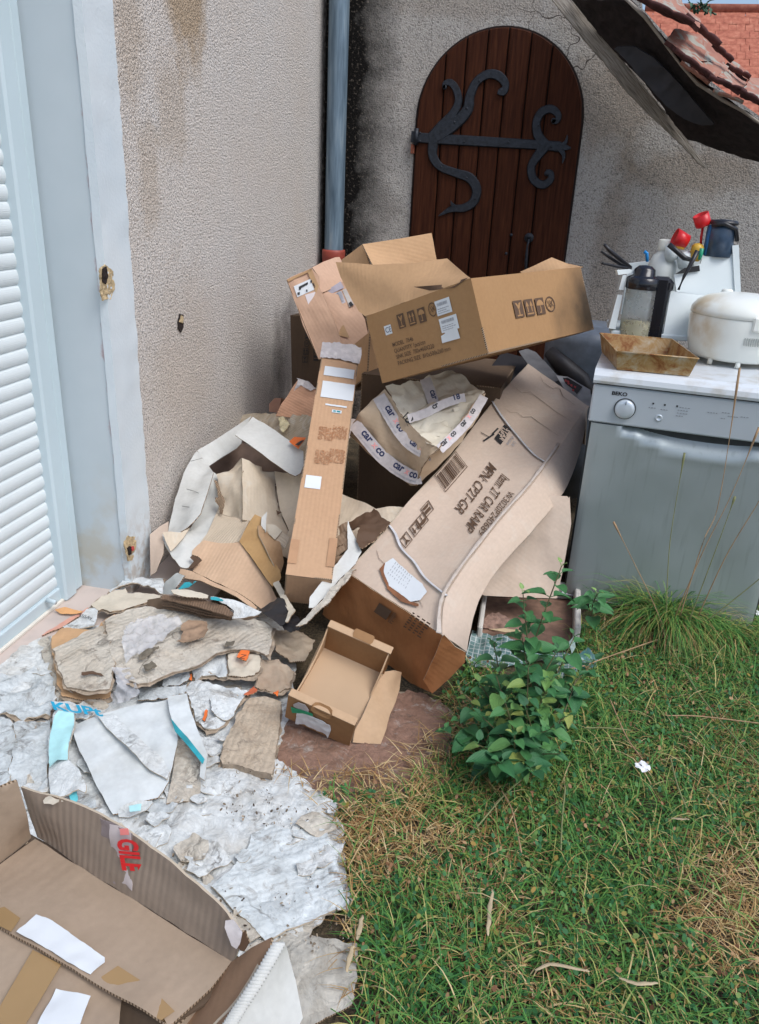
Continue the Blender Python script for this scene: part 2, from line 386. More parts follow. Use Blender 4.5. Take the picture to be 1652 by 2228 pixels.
# ground
m_gr = plain('dry_soil_and_thatch', (.20, .15, .09), .95, .4, sc=60, bump=1, dist=.01)
t = NT(m_gr); c = t.mix(t.step(t.noise(9, 6), .4, .62), (.035, .028, .016), (.13, .095, .055)); c = t.mix(t.math('MULTIPLY', t.step(t.noise(120, 4), .45, .6), .35), c, (.30, .22, .12)); t.col(c)
t.bump(t.noise(90, 6, rough=.7), 1, .02)
b = MB(); b.add([(-60, -40, 0), (80, -40, 0), (80, 120, 0), (-60, 120, 0)], [(0, 1, 2, 3)])
tag(b.build('ground', m_gr), kind='structure')
b = MB(); b.box((-3.2, -1.5, -.05), (2.1, 0, 0), (0, 6.6, 0), (0, 0, .055), bev=.004)
tag(b.build('terrace_slab', m_floor), kind='structure')
# left house wall: stucco + painted corner band + reveal + upper part (one wall thing)
lw = thing('stucco_house_wall', (WX, 3.8, 0), 'pale pebbledash stucco house wall with white painted corner band, left of the downpipe', 'wall')
b = MB(); b.box((WX - .25, 2.59, -.1), (.25, 0, 0), (0, FY - 2.59 + .2, 0), (0, 0, 4.3)); b.build('stucco_face', ml, lw)
# white band as a fine displaced sheet so that its edge is uneven
def band(name, y0, y1, x, mt):
    b = MB(); V = []; UV = []; nz_ = 260; ny = 10
    for j in range(nz_ + 1):
        z_ = j / nz_ * 4.2
        for i in range(ny + 1):
            f = i / ny; y = y0 + (y1 - y0) * f
            if i == ny: y += .006 * nz((0, 0, z_), 30, 3) + .004 * nz((0, 0, z_), 80, 4)
            if i == 0: y += .003 * nz((0, 0, z_), 9, 8)
            V.append((x + .0025 * nz((0, y, z_), 14, 1), y, z_)); UV.append((y, z_))
    b.slab(V, UV, ny, nz_, np.array([1, 0, 0]), .03, (0, 0)); return b.build(name, mt, lw)
band('corner_band', 2.428, 2.605, WX + .012, m_white)
b = MB(); b.box((-1.66, 2.434, -.1), (.240, 0, 0), (0, .158, 0), (0, 0, 4.3)); b.build('reveal', m_reveal, lw)
# broken patches in the corner
m_hole = mat('dark_hole', (.02, .012, .01), 1); m_rust = plain('rusty_broken_plaster', (.50, .38, .22), .95, .4, sc=60, bump=1, dist=.01)
def chip(fr, s, nm, mt, off, th=.004, seed=1, rg=.006):
    P = q(fr, s); P = [p + np.array([off, 0, 0]) for p in P]; b = MB(); b.sheet(P, cell=.004, amp=.003, freq=60, thick=th, ragged=rg, seed=seed, m=(0, 0)); return b.build(nm, mt, lw)
z1 = '1'
chip('D', '215,585,x-1.41 228,575,x-1.41 244,590,x-1.41 248,625,x-1.41 240,650,x-1.41 222,655,x-1.41 216,630,x-1.41', 'broken_plaster_patch', m_rust, .004, seed=2)
chip('D', '218,584,x-1.41 226,580,x-1.41 230,600,x-1.41 226,618,x-1.41 219,612,x-1.41', 'broken_plaster_hole', m_hole, .010, seed=3, rg=.003)
chip('1', '1165,640,x-1.41 1200,560,x-1.41 1272,590,x-1.41 1275,680,x-1.41 1250,800,x-1.41 1205,820,x-1.41 1180,740,x-1.41', 'broken_plaster_patch', m_rust, .004, seed=4)
chip('1', '1188,690,x-1.41 1210,668,x-1.41 1225,690,x-1.41 1218,750,x-1.41 1200,755,x-1.41', 'broken_plaster_hole', m_hole, .010, seed=5, rg=.002)
chip('1', '1216,672,x-1.41 1240,670,x-1.41 1242,710,x-1.41 1220,715,x-1.41', 'exposed_red_brick', plain('red_brick', (.45, .06, .05), .8, .2), .012, seed=6, rg=.002)
chip('D', '385,700,x-1.42 390,684,x-1.42 396,686,x-1.42 398,712,x-1.42 391,724,x-1.42 386,716,x-1.42', 'wall_hole', m_hole, .006, seed=7, rg=.004)
chip('D', '387,700,x-1.42 391,686,x-1.42 395,690,x-1.42 394,704,x-1.42', 'wall_hole_plug', m_rust, .010, seed=8, rg=.002)
# roller shutter
sh = thing('roller_shutter', (-1.63, 1.4, 0), 'white ribbed roller shutter with its guide rail at the left edge', 'roller shutter')
m_sh = plain('white_shutter_slat', (.66, .71, .72), .42, .03, sc=4); m_rail = plain('white_guide_rail', (.52, .62, .66), .4, .03, sc=3)
t = NT(m_sh); zz = t.xyz(t.co())[2]; t.bump(t.math('SINE', t.math('MULTIPLY', zz, 1200)), .12, .001)
b = MB(); pr = []
for k in range(58):
    z0 = .060 + k * .0497
    for a_ in range(8):
        u_ = a_ / 7; pr.append((-1.642 + .007 * math.sin(math.pi * min(1, u_ * 1.05)) ** .7 if u_ < .97 else -1.646, z0 + u_ * .0485))
V = []; 
for x_, z_ in pr: V += [(x_, .2, z_), (x_, 2.312, z_)]
b.add(V, [(2 * i, 2 * i + 1, 2 * i + 3, 2 * i + 2) for i in range(len(pr) - 1)], 0, smooth=False); b.build('slats', m_sh, sh)
b = MB(); b.box((-1.65, .2, .008), (.022, 0, 0), (0, 2.105, 0), (0, 0, .054), bev=.004); b.build('bottom_bar', m_rail, sh)
b = MB(); b.box((-1.655, 2.298, .0055), (.052, 0, 0), (0, .072, 0), (0, 0, 3.2), bev=.008); b.box((-1.655, 2.371, .0055), (.044, 0, 0), (0, .058, 0), (0, 0, 3.2), bev=.012); b.build('guide_rail', m_rail, sh)
b = MB(); b.box((-1.628, .2, .0055), (.012, 0, 0), (0, 2.12, 0), (0, 0, .012), bev=.002); b.build('threshold_strip', plain('cream_threshold', (.72, .68, .60), .5, .05), sh)
b = MB(); p0 = q('1', '445,1180,x-1.62')[0]; b.tube([p0, p0 + np.array([.03, 0, -.004]), p0 + np.array([.035, 0, -.004])], .009, 12); b.build('stop_peg', m_rail, sh)
b = MB(); b.box((-1.9, .2, 0), (.24, 0, 0), (0, 2.4, 0), (0, 0, 4.2)); tag(b.build('house_interior_wall', m_white), 'plain white wall directly behind the roller shutter', 'wall')
# front wall
fw = MB(); wt = [p for p in q('r', f'830,60,y{FY} 1000,250,y{FY} 1180,470,y{FY} 1400,640,y{FY} 1700,850,y{FY} 2300,1250,y{FY}')]
wo = [(-2.2, -.1), (6.5, -.1), (6.5, wt[-1][2])] + [(p[0], p[2]) for p in wt[::-1]] + [(wt[0][0] - .12, 3.0), (-2.2, 3.0)]; K = len(wo)
fw.add([(x, FY, z) for x, z in wo] + [(x, FY + .3, z) for x, z in wo], [tuple(range(K)), tuple(range(K, 2 * K))[::-1]] + [(i, K + i, K + (i + 1) % K, (i + 1) % K) for i in range(K)]); fw_o = fw.build('outbuilding_wall', mf)
tag(fw_o, 'grey rough stucco wall holding the arched wooden door, black with mould beside the downpipe', 'wall')
# ------------------------------------------------------------------ downpipe
dp = thing('downpipe', (-1.318, 5.0, 0), 'zinc grey round downpipe running down the wall corner into a red collar', 'downpipe')
m_zn = plain('weathered_zinc', (.27, .33, .37), .5, .3, metal=.3, sc=14, bump=.2)
t = NT(m_zn); c_ = t.scale(t.co(), (14, 14, 1.2)); t.col(t.ramp(t.noise(3, 6, co=c_), [(.3, (.07, .11, .15)), (.55, (.16, .23, .29)), (.75, (.28, .34, .38))]))
b = MB(); b.lathe((-1.318, 5.0, 1.10), [(.058, 0), (.058, 1.5), (.0585, 3)], 32); b.build('pipe', m_zn, dp)
b = MB(); b.lathe((-1.318, 5.0, 0), [(.06, 0), (.06, 1.02), (.07, 1.03), (.073, 1.10), (.07, 1.112), (.058, 1.112)], 32); b.build('collar', plain('red_brown_pipe', (.30, .055, .035), .5, .2), dp)
# ------------------------------------------------------------------ door
dr = thing('arched_door', (-.378, FY, 0), 'dark brown round arched plank door with black wrought iron strap hinge', 'door')
m_wood = mat('varnished_brown_planks', (.13, .035, .017), .7, spec=.12); t = NT(m_wood)
c_ = t.scale(t.co(), (14, 14, 1.0)); t.col(t.ramp(t.noise(5, 7, co=c_), [(.3, (.026, .007, .003)), (.6, (.056, .017, .007)), (.8, (.085, .030, .012))])); t.bump(t.noise(5, 7, co=c_), .35, .003)
cx_, rr, zs, xl, xr = -.378, .472, 1.865, -.85, .094
def arch_z(x, r=rr): d_ = abs(x - cx_); return zs + math.sqrt(max(r * r - d_ * d_, 0)) if d_ < r else zs
gx = [xl, -.705, -.59, -.475, -.36, -.235, -.115, xr]
for i in range(len(gx) - 1):
    a0, a1 = gx[i] + (.0035 if i else 0), gx[i + 1] - (.0035 if i < len(gx) - 2 else 0)
    b = MB(); n_ = 14; pts = [(a0, 0), (a1, 0)] + [(a1 + (a0 - a1) * k / n_, arch_z(a1 + (a0 - a1) * k / n_)) for k in range(n_ + 1)]
    yb, yf, e = FY + .02, FY - .028, .006
    K = len(pts); cxx = (a0 + a1) / 2
    Fp = [(cxx + (x - cxx) * (1 - e / (a1 - a0) * 2), yf, z_ - (e if z_ > .5 else 0)) for x, z_ in pts]; Sp = [(x, yf + e, z_) for x, z_ in pts]; Bp = [(x, yb, z_) for x, z_ in pts]
    b.add(Fp + Sp + Bp, [tuple(range(K))[::-1]] + [(k, (k + 1) % K, K + (k + 1) % K, K + k) for k in range(K)] + [(K + k, K + (k + 1) % K, 2 * K + (k + 1) % K, 2 * K + k) for k in range(K)])
    for off in (.012,):     # beads: a raised bead beside every joint
        if i: b.box((a0 + off, yf - .003, 0), (.005, 0, 0), (0, .004, 0), (0, 0, arch_z(a0 + off) - .02))
    b.build('plank', m_wood, dr)
b = MB(); b.sheet([(xl - .012, FY - .004, 0), (xr + .012, FY - .004, 0)] + [(cx_ + (rr + .012) * math.cos(a), FY - .004, zs + (rr + .012) * math.sin(a)) for a in np.linspace(0, math.pi, 36)], cell=.02, thick=.002, m=(0, 0), toward=(0, 0, 1.5)); b.build('shadow_gap', m_hole, dr)
m_iron = plain('pitted_black_iron', (.020, .024, .032), .5, .4, metal=.4, sc=60, bump=.8, dist=.003)
def ribbon(b, pts, ws, y=FY - .034, th=.008):
    P = [at(652.8 + x * .605, yy * .605, 'y', y)[[0, 2]] for x, yy in pts]
    # smooth resample
    Q = []; Wd = []; n_ = 6
    for i in range(len(P) - 1):
        p0, p1, p2, p3 = P[max(i - 1, 0)], P[i], P[i + 1], P[min(i + 2, len(P) - 1)]
        for k in range(n_):
            u_ = k / n_; Q.append(.5 * ((2 * p1) + (-p0 + p2) * u_ + (2 * p0 - 5 * p1 + 4 * p2 - p3) * u_ ** 2 + (-p0 + 3 * p1 - 3 * p2 + p3) * u_ ** 3)); Wd.append(ws[i] * (1 - u_) + ws[i + 1] * u_)
    Q.append(P[-1]); Wd.append(ws[-1]); V = []
    for i, p in enumerate(Q):
        t_ = Q[min(i + 1, len(Q) - 1)] - Q[max(i - 1, 0)]; t_ = t_ / (np.linalg.norm(t_) + 1e-9); n2 = np.array([-t_[1], t_[0]]) * Wd[i] * .0016
        for s_, yy in ((-1, y), (-.8, y - th), (.8, y - th), (1, y)): V.append((p[0] + n2[0] * s_, yy, p[1] + n2[1] * s_))
    fs = [(4 * i + k, 4 * i + k + 1, 4 * i + 5 + k, 4 * i + 4 + k) for i in range(len(Q) - 1) for k in range(3)] + [(0, 1, 2, 3), (len(V) - 1, len(V) - 2, len(V) - 3, len(V) - 4)]
    b.add(V, fs)
def disc(b, x, yy, r, y=FY - .034, th=.009):
    p = at(652.8 + x * .605, yy * .605, 'y', y); b.lathe(p, [(r, 0), (r * .9, th), (0, th)], 20, ax=(0, -1, 0))
b = MB()
ribbon(b, [(420, 495), (500, 500), (700, 512), (870, 522), (930, 528), (975, 533)], [17, 18, 17, 16, 18, 2])
ribbon(b, [(470, 500), (510, 455), (550, 410), (570, 365), (562, 322), (542, 298), (522, 300), (518, 318)], [20, 20, 16, 14, 13, 12, 9, 5], y=FY - .035)
disc(b, 521, 314, .013)
ribbon(b, [(470, 505), (545, 455), (600, 400), (612, 345), (635, 295), (675, 268), (712, 272), (738, 300), (734, 332), (712, 330)], [20, 22, 20, 17, 15, 15, 16, 14, 11, 8], y=FY - .036)
disc(b, 726, 328, .019)
ribbon(b, [(480, 510), (478, 560), (505, 600), (560, 622), (610, 640), (635, 680), (625, 725), (590, 748), (545, 752), (498, 777)], [20, 17, 14, 15, 18, 18, 17, 15, 12, 1], y=FY - .035)
ribbon(b, [(560, 745), (548, 735), (543, 722)], [8, 6, 1], y=FY - .037)
ribbon(b, [(885, 528), (858, 490), (850, 445), (868, 405), (902, 392), (928, 412), (925, 435), (907, 437)], [20, 17, 15, 15, 14, 12, 10, 8], y=FY - .035)
disc(b, 912, 434, .015)
ribbon(b, [(885, 522), (855, 560), (832, 600), (840, 645), (872, 665), (900, 648), (902, 622), (885, 618)], [20, 17, 15, 15, 15, 13, 10, 8], y=FY - .0355)
disc(b, 888, 624, .015)
ribbon(b, [(930, 528), (955, 512), (962, 485)], [9, 7, 1], y=FY - .037); ribbon(b, [(925, 528), (948, 555), (944, 588)], [9, 8, 1], y=FY - .0375)
b.build('strap_hinge', m_iron, dr)
b = MB(); p = at(652.8 + 418 * .605, 492 * .605, 'y', FY - .04); b.tube([p + np.array([0, 0, .045]), p - np.array([0, 0, .045])], .014, 12); b.box(p + np.array([-.03, .0, -.03]), (.03, 0, 0), (0, .04, 0), (0, 0, .06)); b.build('hinge_knuckle', m_iron, dr)
b = MB(); b.box(p + np.array([-.028, .0, -.09]), (.02, 0, 0), (0, .035, 0), (0, 0, .05)); b.build('hinge_pin', plain('rust', (.20, .06, .03), .8, .3, sc=50), dr)
for x_, y_ in ((432, 478), (432, 508), (590, 510), (750, 512), (905, 528), (508, 600), (600, 640), (632, 715), (556, 440), (600, 390), (645, 290), (858, 450), (848, 640)):
    b = MB(); disc(b, x_, y_, .006, y=FY - .043, th=.004); b.build('nail_head', m_iron, dr)
b = MB(); disc(b, 824, 855, .028, th=.006); disc(b, 824, 850, .016, th=.02)
pk = [at(652.8 + x * .605, y * .605, 'y', FY - .055) for x, y in ((824, 860), (818, 885), (815, 915), (813, 945), (812, 985))]
b.tube(pk, [.007, .006, .009, .010, .006], 10); b.build('door_handle', m_iron, dr)
for x_, y_ in ((760, 845), (742, 912)):
    b = MB(); disc(b, x_, y_, .009, y=FY - .028, th=.005); b.build('nail_head', m_iron, dr)
# ------------------------------------------------------------------ roof at the right
rf = thing('tiled_roof', q('D', '1500,250,y4.9')[0], 'old clay tiled roof edge over the arched door wall with lichen and a loose grey verge board', 'roof')
m_ow = mat('weathered_grey_board', (.24, .21, .18), .9); t = NT(m_ow)
c2 = t.scale(t.co('UV'), (2.5, 42, 1)); t.col(t.ramp(t.noise(4, 7, co=c2), [(.3, (.09, .075, .06)), (.5, (.36, .32, .27)), (.75, (.55, .50, .43))])); t.bump(t.noise(4, 7, co=c2), .8, .006)
b = MB(); b.sheet(q('r', '335,-10,y4.97 1130,965,y4.97 1297,1200,y4.97 1240,1165,y4.97 1120,1035,y4.97 1000,918,y4.97 860,790,y4.97 700,622,y4.97 560,440,y4.97 390,245,y4.97 185,-10,y4.97'), cell=.006, thick=.035, m=(0, 0), ragged=.0025); b.build('verge_board', m_ow, rf)
b = MB(); b.sheet(q('r', '330,0,y4.92 470,0,y4.9 800,330,y4.9 1050,620,y4.9 1300,860,y4.88 1340,890,y4.88 1130,965,y4.94 860,600,y4.96 560,285,y4.96'), cell=.02, thick=.02, m=(0, 0)); b.build('soffit_board', plain('dark_old_timber', (.03, .024, .022), .9, .4, sc=20, bump=.6, dist=.004), rf)
b = MB(); b.sheet(q('r', '620,330,y4.70 760,330,y4.68 900,400,y4.66 1100,600,y4.66 1250,780,y4.66 1345,885,y4.68 1250,885,y4.70 1120,840,y4.70 1010,760,y4.70 860,600,y4.70'), cell=.012, amp=.012, freq=9, thick=.02, ragged=.002, m=(0, 0)); b.build('cement_fillet', plain('dark_grey_cement', (.045, .043, .046), .9, .12, sc=8, bump=.6, dist=.004), rf)
b = MB(); b.sheet(q('r', '470,0,y4.75 720,0,y4.6 960,280,y4.6 1180,540,y4.6 1400,710,y4.6 1680,900,y4.55 1680,1165,y4.85 1500,1100,y4.9 1300,1035,y4.92 1150,985,y4.94 1060,880,y4.94 860,600,y4.94 560,285,y4.94 330,-5,y4.94'), cell=.02, amp=.01, freq=12, thick=.02, m=(0, 0)); b.build('roof_underside', plain('dark_roof_timber', (.022, .015, .014), .95, .5, sc=25, bump=.8, dist=.01), rf)
b = MB(); b.tube([q('r', s_)[0] for s_ in ('700,-20,y4.58', '850,120,y4.58', '960,270,y4.58', '1100,460,y4.58', '1220,590,y4.58', '1400,710,y4.58', '1530,780,y4.56', '1690,890,y4.54')], [.007, .010, .007, .006, .009, .008, .007, .006], 6); b.build('mortar_line', m_ow, rf)
m_tile = mat('clay_tile', (.30, .13, .09), .85); t = NT(m_tile)
t.col(t.mix(t.step(t.noise(13, 7, dist=.8), .52, .60), t.ramp(t.noise(5, 5), [(.3, (.20, .075, .055)), (.5, (.36, .16, .11)), (.75, (.42, .25, .19))]), (.34, .33, .28))); t.bump(t.noise(40, 5), .6, .004)
m_tile_d = plain('dark_clay_tile_edge', (.075, .025, .022), .9, .5, sc=20, bump=.8, dist=.006)
rows = ['800,-60,y4.45 1060,-120,y4.7 1130,55,y4.75 1235,130,y4.75 1240,190,y4.5 1180,150,y4.45 960,60,y4.42',
        '1000,280,y4.55 1060,200,y4.7 1240,240,y4.78 1300,290,y4.78 1420,440,y4.75 1180,425,y4.5 1075,340,y4.5',
        '1185,430,y4.5 1300,370,y4.75 1440,470,y4.72 1440,500,y4.65 1310,560,y4.48 1250,500,y4.48',
        '1365,530,y4.45 1440,490,y4.7 1575,590,y4.7 1560,620,y4.6 1525,640,y4.4',
        '1530,650,y4.4 1590,545,y4.65 1720,560,y4.7 1720,720,y4.4 1640,700,y4.36',
        '1430,440,y4.75 1460,420,y4.8 1590,520,y4.8 1575,560,y4.75']
for i, s_ in enumerate(rows):
    b = MB(); b.sheet(q('r', s_), cell=.012, amp=.006, freq=14, seed=i, thick=.022, ragged=.006, m=(0, 1)); b.build('roof_tile', [m_tile, m_tile_d], rf)
def bar(s1, s2, r, nm, mt, fl=.5):
    b = MB(); P = q('r', s1 + ' ' + s2) if isinstance(s2, str) else s1
    L = [P[0] + (P[1] - P[0]) * u_ + np.array([0, 0, .006 * nz((u_, 0, 0), 7, 3)]) for u_ in np.linspace(0, 1, 14)]
    b.tube(L, [r * (1 + .25 * nz((u_, 1, 0), 9, 4)) for u_ in np.linspace(0, 1, 14)], 8, flat=fl); b.build(nm, mt, rf)
bar('800,-20,y4.42', '1190,165,y4.42', .022, 'roof_tile', m_tile_d); bar('1130,110,y4.6', '1375,320,y4.6', .026, 'roof_tile', m_tile_d)
bar('1330,310,y4.62', '1465,430,y4.62', .020, 'roof_tile', m_tile_d); bar('1440,470,y4.62', '1590,545,y4.6', .018, 'roof_tile', m_tile_d)
bar('1060,350,y4.47', '1340,560,y4.45', .020, 'roof_tile', m_tile_d); bar('1300,540,y4.44', '1560,650,y4.4', .018, 'roof_tile', m_tile_d); bar('1520,640,y4.38', '1720,750,y4.36', .02, 'roof_tile', m_tile_d)
bar('1100,440,y4.5', '1300,590,y4.48', .016, 'roof_tile', m_tile, .4); bar('1330,640,y4.46', '1540,720,y4.42', .016, 'roof_tile', m_tile, .4)
# distant roof
fr_ = thing('distant_roof', (9, 15, 0), 'bright orange tiled roof of a neighbouring building beyond the old roof edge', 'building')
m_or = mat('orange_roof_tile', (.50, .16, .09), .8); t = NT(m_or); t.col(t.ramp(t.noise(14, 5), [(.3, (.34, .09, .05)), (.6, (.50, .17, .10)), (.8, (.58, .26, .17))]))
tl = at(1490, 22, 'y', 15); b = MB(); rowh = .2
for k in range(38):
    y0 = 15 - k * .108; z0 = tl[2] - k * .108
    for i in range(60):
        x0 = tl[0] - .6 + i * .125 + (k % 2) * .06 + .008 * nz((i, k, 0), 3.3)
        dz = .012 * nz((i, k, 1), 2.7)
        b.box((x0, y0, z0 + dz * .7), (.122, 0, 0), (0, -.13, -.115), (0, .014, .024))
b.add([(tl[0] - .6, 15.25, tl[2] - .02), (tl[0] + 7.2, 15.25, tl[2] - .02), (tl[0] + 7.2, 10.9, tl[2] - 4.12), (tl[0] - .6, 10.9, tl[2] - 4.12)], [(0, 1, 2, 3)]); b.build('roof_tiles', m_or, fr_)
b = MB(); b.box((tl[0] - .4, 11.2, -.1), (7.4, 0, 0), (0, 3.6, 0), (0, 0, tl[2] - 4.1)); b.build('house_wall', m_white, fr_)
b = MB(); b.tube([(tl[0] - .6, 15.0, tl[2] + .02), (tl[0] + 7, 15.0, tl[2] + .02)], .07, 10); b.build('ridge_tiles', m_or, fr_)
# ================================================================== decals: writing and labels laid on real faces
def onplane(fr, x, y, P, n):
    o = FR[fr]; r = ray(o[0] + x * o[2], o[1] + y * o[2]); n = np.array(n, float)
    return CAM + r * (np.dot(np.array(P, float) - CAM, n) / np.dot(r, n))
def flat_map(O, U, V, lift=.0012):
    O, U, V = [np.array(a, float) for a in (O, U, V)]; U = U / np.linalg.norm(U); V = V / np.linalg.norm(V); n = np.cross(U, V); n /= np.linalg.norm(n)
    if np.dot(n, CAM - O) < 0: n = -n
    return lambda x, y, l=0: O + U * x + V * y + n * (lift + l)
def text(s_, fn, size, mt, parent, x0=0, y0=0, sx=1., name='printed_text', bold=.0, shear=0., lift=0, name_only=True):
    cu = bpy.data.curves.new('t', 'FONT'); cu.body = s_; cu.size = size; cu.offset = bold; cu.shear = shear; cu.resolution_u = 3
    o = bpy.data.objects.new('t', cu); col.objects.link(o); dg = bpy.context.evaluated_depsgraph_get(); me = o.evaluated_get(dg).to_mesh()
    V = [fn(x0 + v.co.x * sx, y0 + v.co.y, lift) for v in me.vertices]; Fs = [tuple(p.vertices) for p in me.polygons]
    o.evaluated_get(dg).to_mesh_clear(); bpy.data.objects.remove(o); bpy.data.curves.remove(cu)
    if not V: return None
    b = MB(); b.add(V, Fs, 0); return b.build(name, mt, parent)
def patch(b, fn, pts, mi=0, lift=0, sub=1):
    b.add([fn(x, y, lift) for x, y in pts], [tuple(range(len(pts)))], mi)
def rect(b, fn, x, y, w_, h_, mi=0, lift=0, nx=1, ny=1, jag=0, seed=0):
    V = []
    for j in range(ny + 1):
        for i in range(nx + 1):
            a, c = x + w_ * i / nx, y + h_ * j / ny
            if jag and (i in (0, nx)): a += jag * nz((seed, c * 60, 0), 1, 2)
            if jag and (j in (0, ny)): c += jag * nz((a * 60, seed, 0), 1, 3)
            V.append(fn(a, c, lift))
    b.add(V, [(j * (nx + 1) + i, j * (nx + 1) + i + 1, (j + 1) * (nx + 1) + i + 1, (j + 1) * (nx + 1) + i) for j in range(ny) for i in range(nx)], mi)
def barcode(b, fn, x, y, w_, h_, mi=1, lift=.0006, seed=1, vert=False, n=26):
    r_ = random.Random(seed); p = 0
    while p < 1:
        k = r_.uniform(.012, .05)
        if vert: rect(b, fn, x, y + p * h_, w_, min(k, 1 - p) * h_, mi, lift)
        else: rect(b, fn, x + p * w_, y, min(k, 1 - p) * w_, h_, mi, lift)
        p += k + r_.uniform(.015, .045)
def lines(b, fn, x, y, w_, h_, n=5, mi=1, lift=.0006, seed=1):
    r_ = random.Random(seed)
    for i in range(n):
        xx = x; 
        while xx < x + w_ * r_.uniform(.6, 1):
            L = r_.uniform(.06, .2) * w_; rect(b, fn, xx, y + h_ * i / n, min(L, x + w_ - xx), h_ / n * .38, mi, lift); xx += L + .03 * w_
            if xx > x + w_: break
def symbol(b, fn, kind, x, y, w_, h_, ink=0, bgm=1, outline=False, L=.0005):
    def P(pts, mi, l): patch(b, fn, [(x + a * w_, y + c * h_) for a, c in pts], mi, l)
    if outline:
        for r_ in ((0, 0, 1, .06), (0, .94, 1, .06), (0, 0, .08, 1), (.92, 0, .08, 1)): P([(r_[0], r_[1]), (r_[0] + r_[2], r_[1]), (r_[0] + r_[2], r_[1] + r_[3]), (r_[0], r_[1] + r_[3])], ink, 0)
        g = ink
    elif kind != 'ring': P([(0, 0), (1, 0), (1, 1), (0, 1)], ink, 0); g = bgm
    if kind == 'glass': P([(.18, .88), (.5, .42), (.82, .88), (.6, .84), (.5, .7), (.36, .85)], g, L); P([(.44, .16), (.56, .16), (.56, .46), (.44, .46)], g, L); P([(.22, .08), (.78, .08), (.78, .16), (.22, .16)], g, L)
    if kind == 'up':
        for a in (.1, .55): P([(a, .58), (a + .35, .58), (a + .175, .9)], g, L); P([(a + .12, .25), (a + .23, .25), (a + .23, .6), (a + .12, .6)], g, L)
        P([(.12, .10), (.88, .10), (.88, .18), (.12, .18)], g, L)
    if kind == 'umbrella': P([(.08, .55)] + [(.5 - .42 * math.cos(t_), .55 + .34 * math.sin(t_)) for t_ in np.linspace(0.2, math.pi - .2, 9)] + [(.92, .55)], g, L); P([(.46, .15), (.55, .15), (.55, .58), (.46, .58)], g, L); P([(.3, .1), (.55, .1), (.55, .17), (.3, .17)], g, L)
    if kind == 'hands': P([(.2, .5), (.8, .5), (.8, .8), (.2, .8)], g, L); P([(.1, .15), (.9, .15), (.7, .4), (.3, .4)], g, L)
    if kind == 'ring':
        for k in range(20):
            a, c = 2 * math.pi * k / 20, 2 * math.pi * (k + 1) / 20
            P([(.5 + .5 * math.cos(a), .5 + .5 * math.sin(a)), (.5 + .5 * math.cos(c), .5 + .5 * math.sin(c)), (.5 + .42 * math.cos(c), .5 + .42 * math.sin(c)), (.5 + .42 * math.cos(a), .5 + .42 * math.sin(a))], ink, 0)
        for a, c, e, f_ in ((.25, .75, .5, .3), (.5, .3, .75, .75), (.2, .35, .6, .6), (.45, .75, .8, .35)):
            P([(a - .03, c), (a + .03, c), (e + .03, f_), (e - .03, f_)], ink, L)
# ================================================================== dishwasher
DL = np.array([.21, 2.813, 0]); DD = np.array([.9925, -.122, 0]); DB = np.array([.122, .9925, 0]); DZ = np.array([0, 0, 1.])
def dw(u_, w_, z_): return DL + DD * u_ + DB * w_ + DZ * z_
ds = thing('dishwasher', dw(.3, .3, 0), 'silver grey freestanding dishwasher with round dial standing in the dry grass at the right', 'dishwasher')
m_dwd = mat('brushed_grey_steel_door', (.30, .33, .325), .42, .55); t = NT(m_dwd); t.col(t.ramp(t.noise(2.5, 4), [(.3, (.36, .41, .415)), (.7, (.43, .475, .48))])); t.bump(t.noise(300, 2), .06, .0006)
dcol = t.b.inputs['Base Color'].links[0].from_socket; drp = t.noise(6, 5, co=t.scale(t.co(), (9, 9, .7))); t.col(t.mix(t.math('MULTIPLY', t.step(drp, .56, .70), .35), t.mix(t.math('MULTIPLY', t.step(t.math('ADD', t.xyz(t.co())[2], t.math('MULTIPLY', t.noise(14, 5), .12)), .22, .05), .6), dcol, (.20, .19, .15)), (.22, .25, .24))); t.rough(t.n('MapRange', i_0=t.noise(5, 5), i_1=.3, i_2=.7, i_3=.40, i_4=.58).outputs[0])
m_dwp = plain('silver_panel_plastic', (.56, .62, .67), .32, .05, metal=.3, sc=3, bump=.03)
m_dwt = plain('pale_worktop_edge', (.66, .70, .73), .25, .05, sc=3, bump=.03)
t = NT(m_dwt); t.col(t.mix(t.math('MULTIPLY', t.step(t.noise(9, 6), .5, .65), .6), (.66, .70, .73), (.45, .40, .32)))
m_dark = plain('dark_grey_plastic', (.035, .04, .043), .6, .2)
b = MB(); b.box(dw(.004, .03, .055), DD * .692, DB * .55, DZ * .83); b.build('cabinet', m_dark, ds)
b = MB()   # door with a scooped handle
nu, nv = 40, 30; V = []; UV = []
for j in range(nv + 1):
    for i in range(nu + 1):
        u_ = .012 + .676 * i / nu; z_ = .062 + .690 * j / nv
        w_ = 0
        e = (u_ - .40) / .28
        if abs(e) < 1:
            dep = (1 - e * e) * .062; tt = (.752 - z_) / max(dep, 1e-4)
            if tt < 1.0: w_ = .042 * (1 - tt) ** .6
            elif tt < 1.6: w_ = -.008 * (1.6 - tt)
        if i in (0, nu): w_ += .006
        V.append(dw(u_, w_, z_)); UV.append((u_, z_))
b.slab(V, UV, nu, nv, -DB, .03, (0, 0)); b.build('door', m_dwd, ds)
b = MB(); b.box(dw(0, 0, .0565), DD * .70, DB * .03, DZ * .004); b.build('door_bottom_trim', m_dwt, ds)
b = MB(); b.box(dw(.01, .05, 0), DD * .68, DB * .45, DZ * .056); b.build('kick_plate', m_dark, ds)
cp = MB(); cp.box(dw(.0, -.004, .757), DD * .70, DB * .034, DZ * .134, bev=.005); cp = cp.build('control_panel', m_dwp, ds)
b = MB(); b.box(dw(.01, .004, .891), DD * .68, DB * .03, DZ * .006); b.build('seam', m_dark, ds)
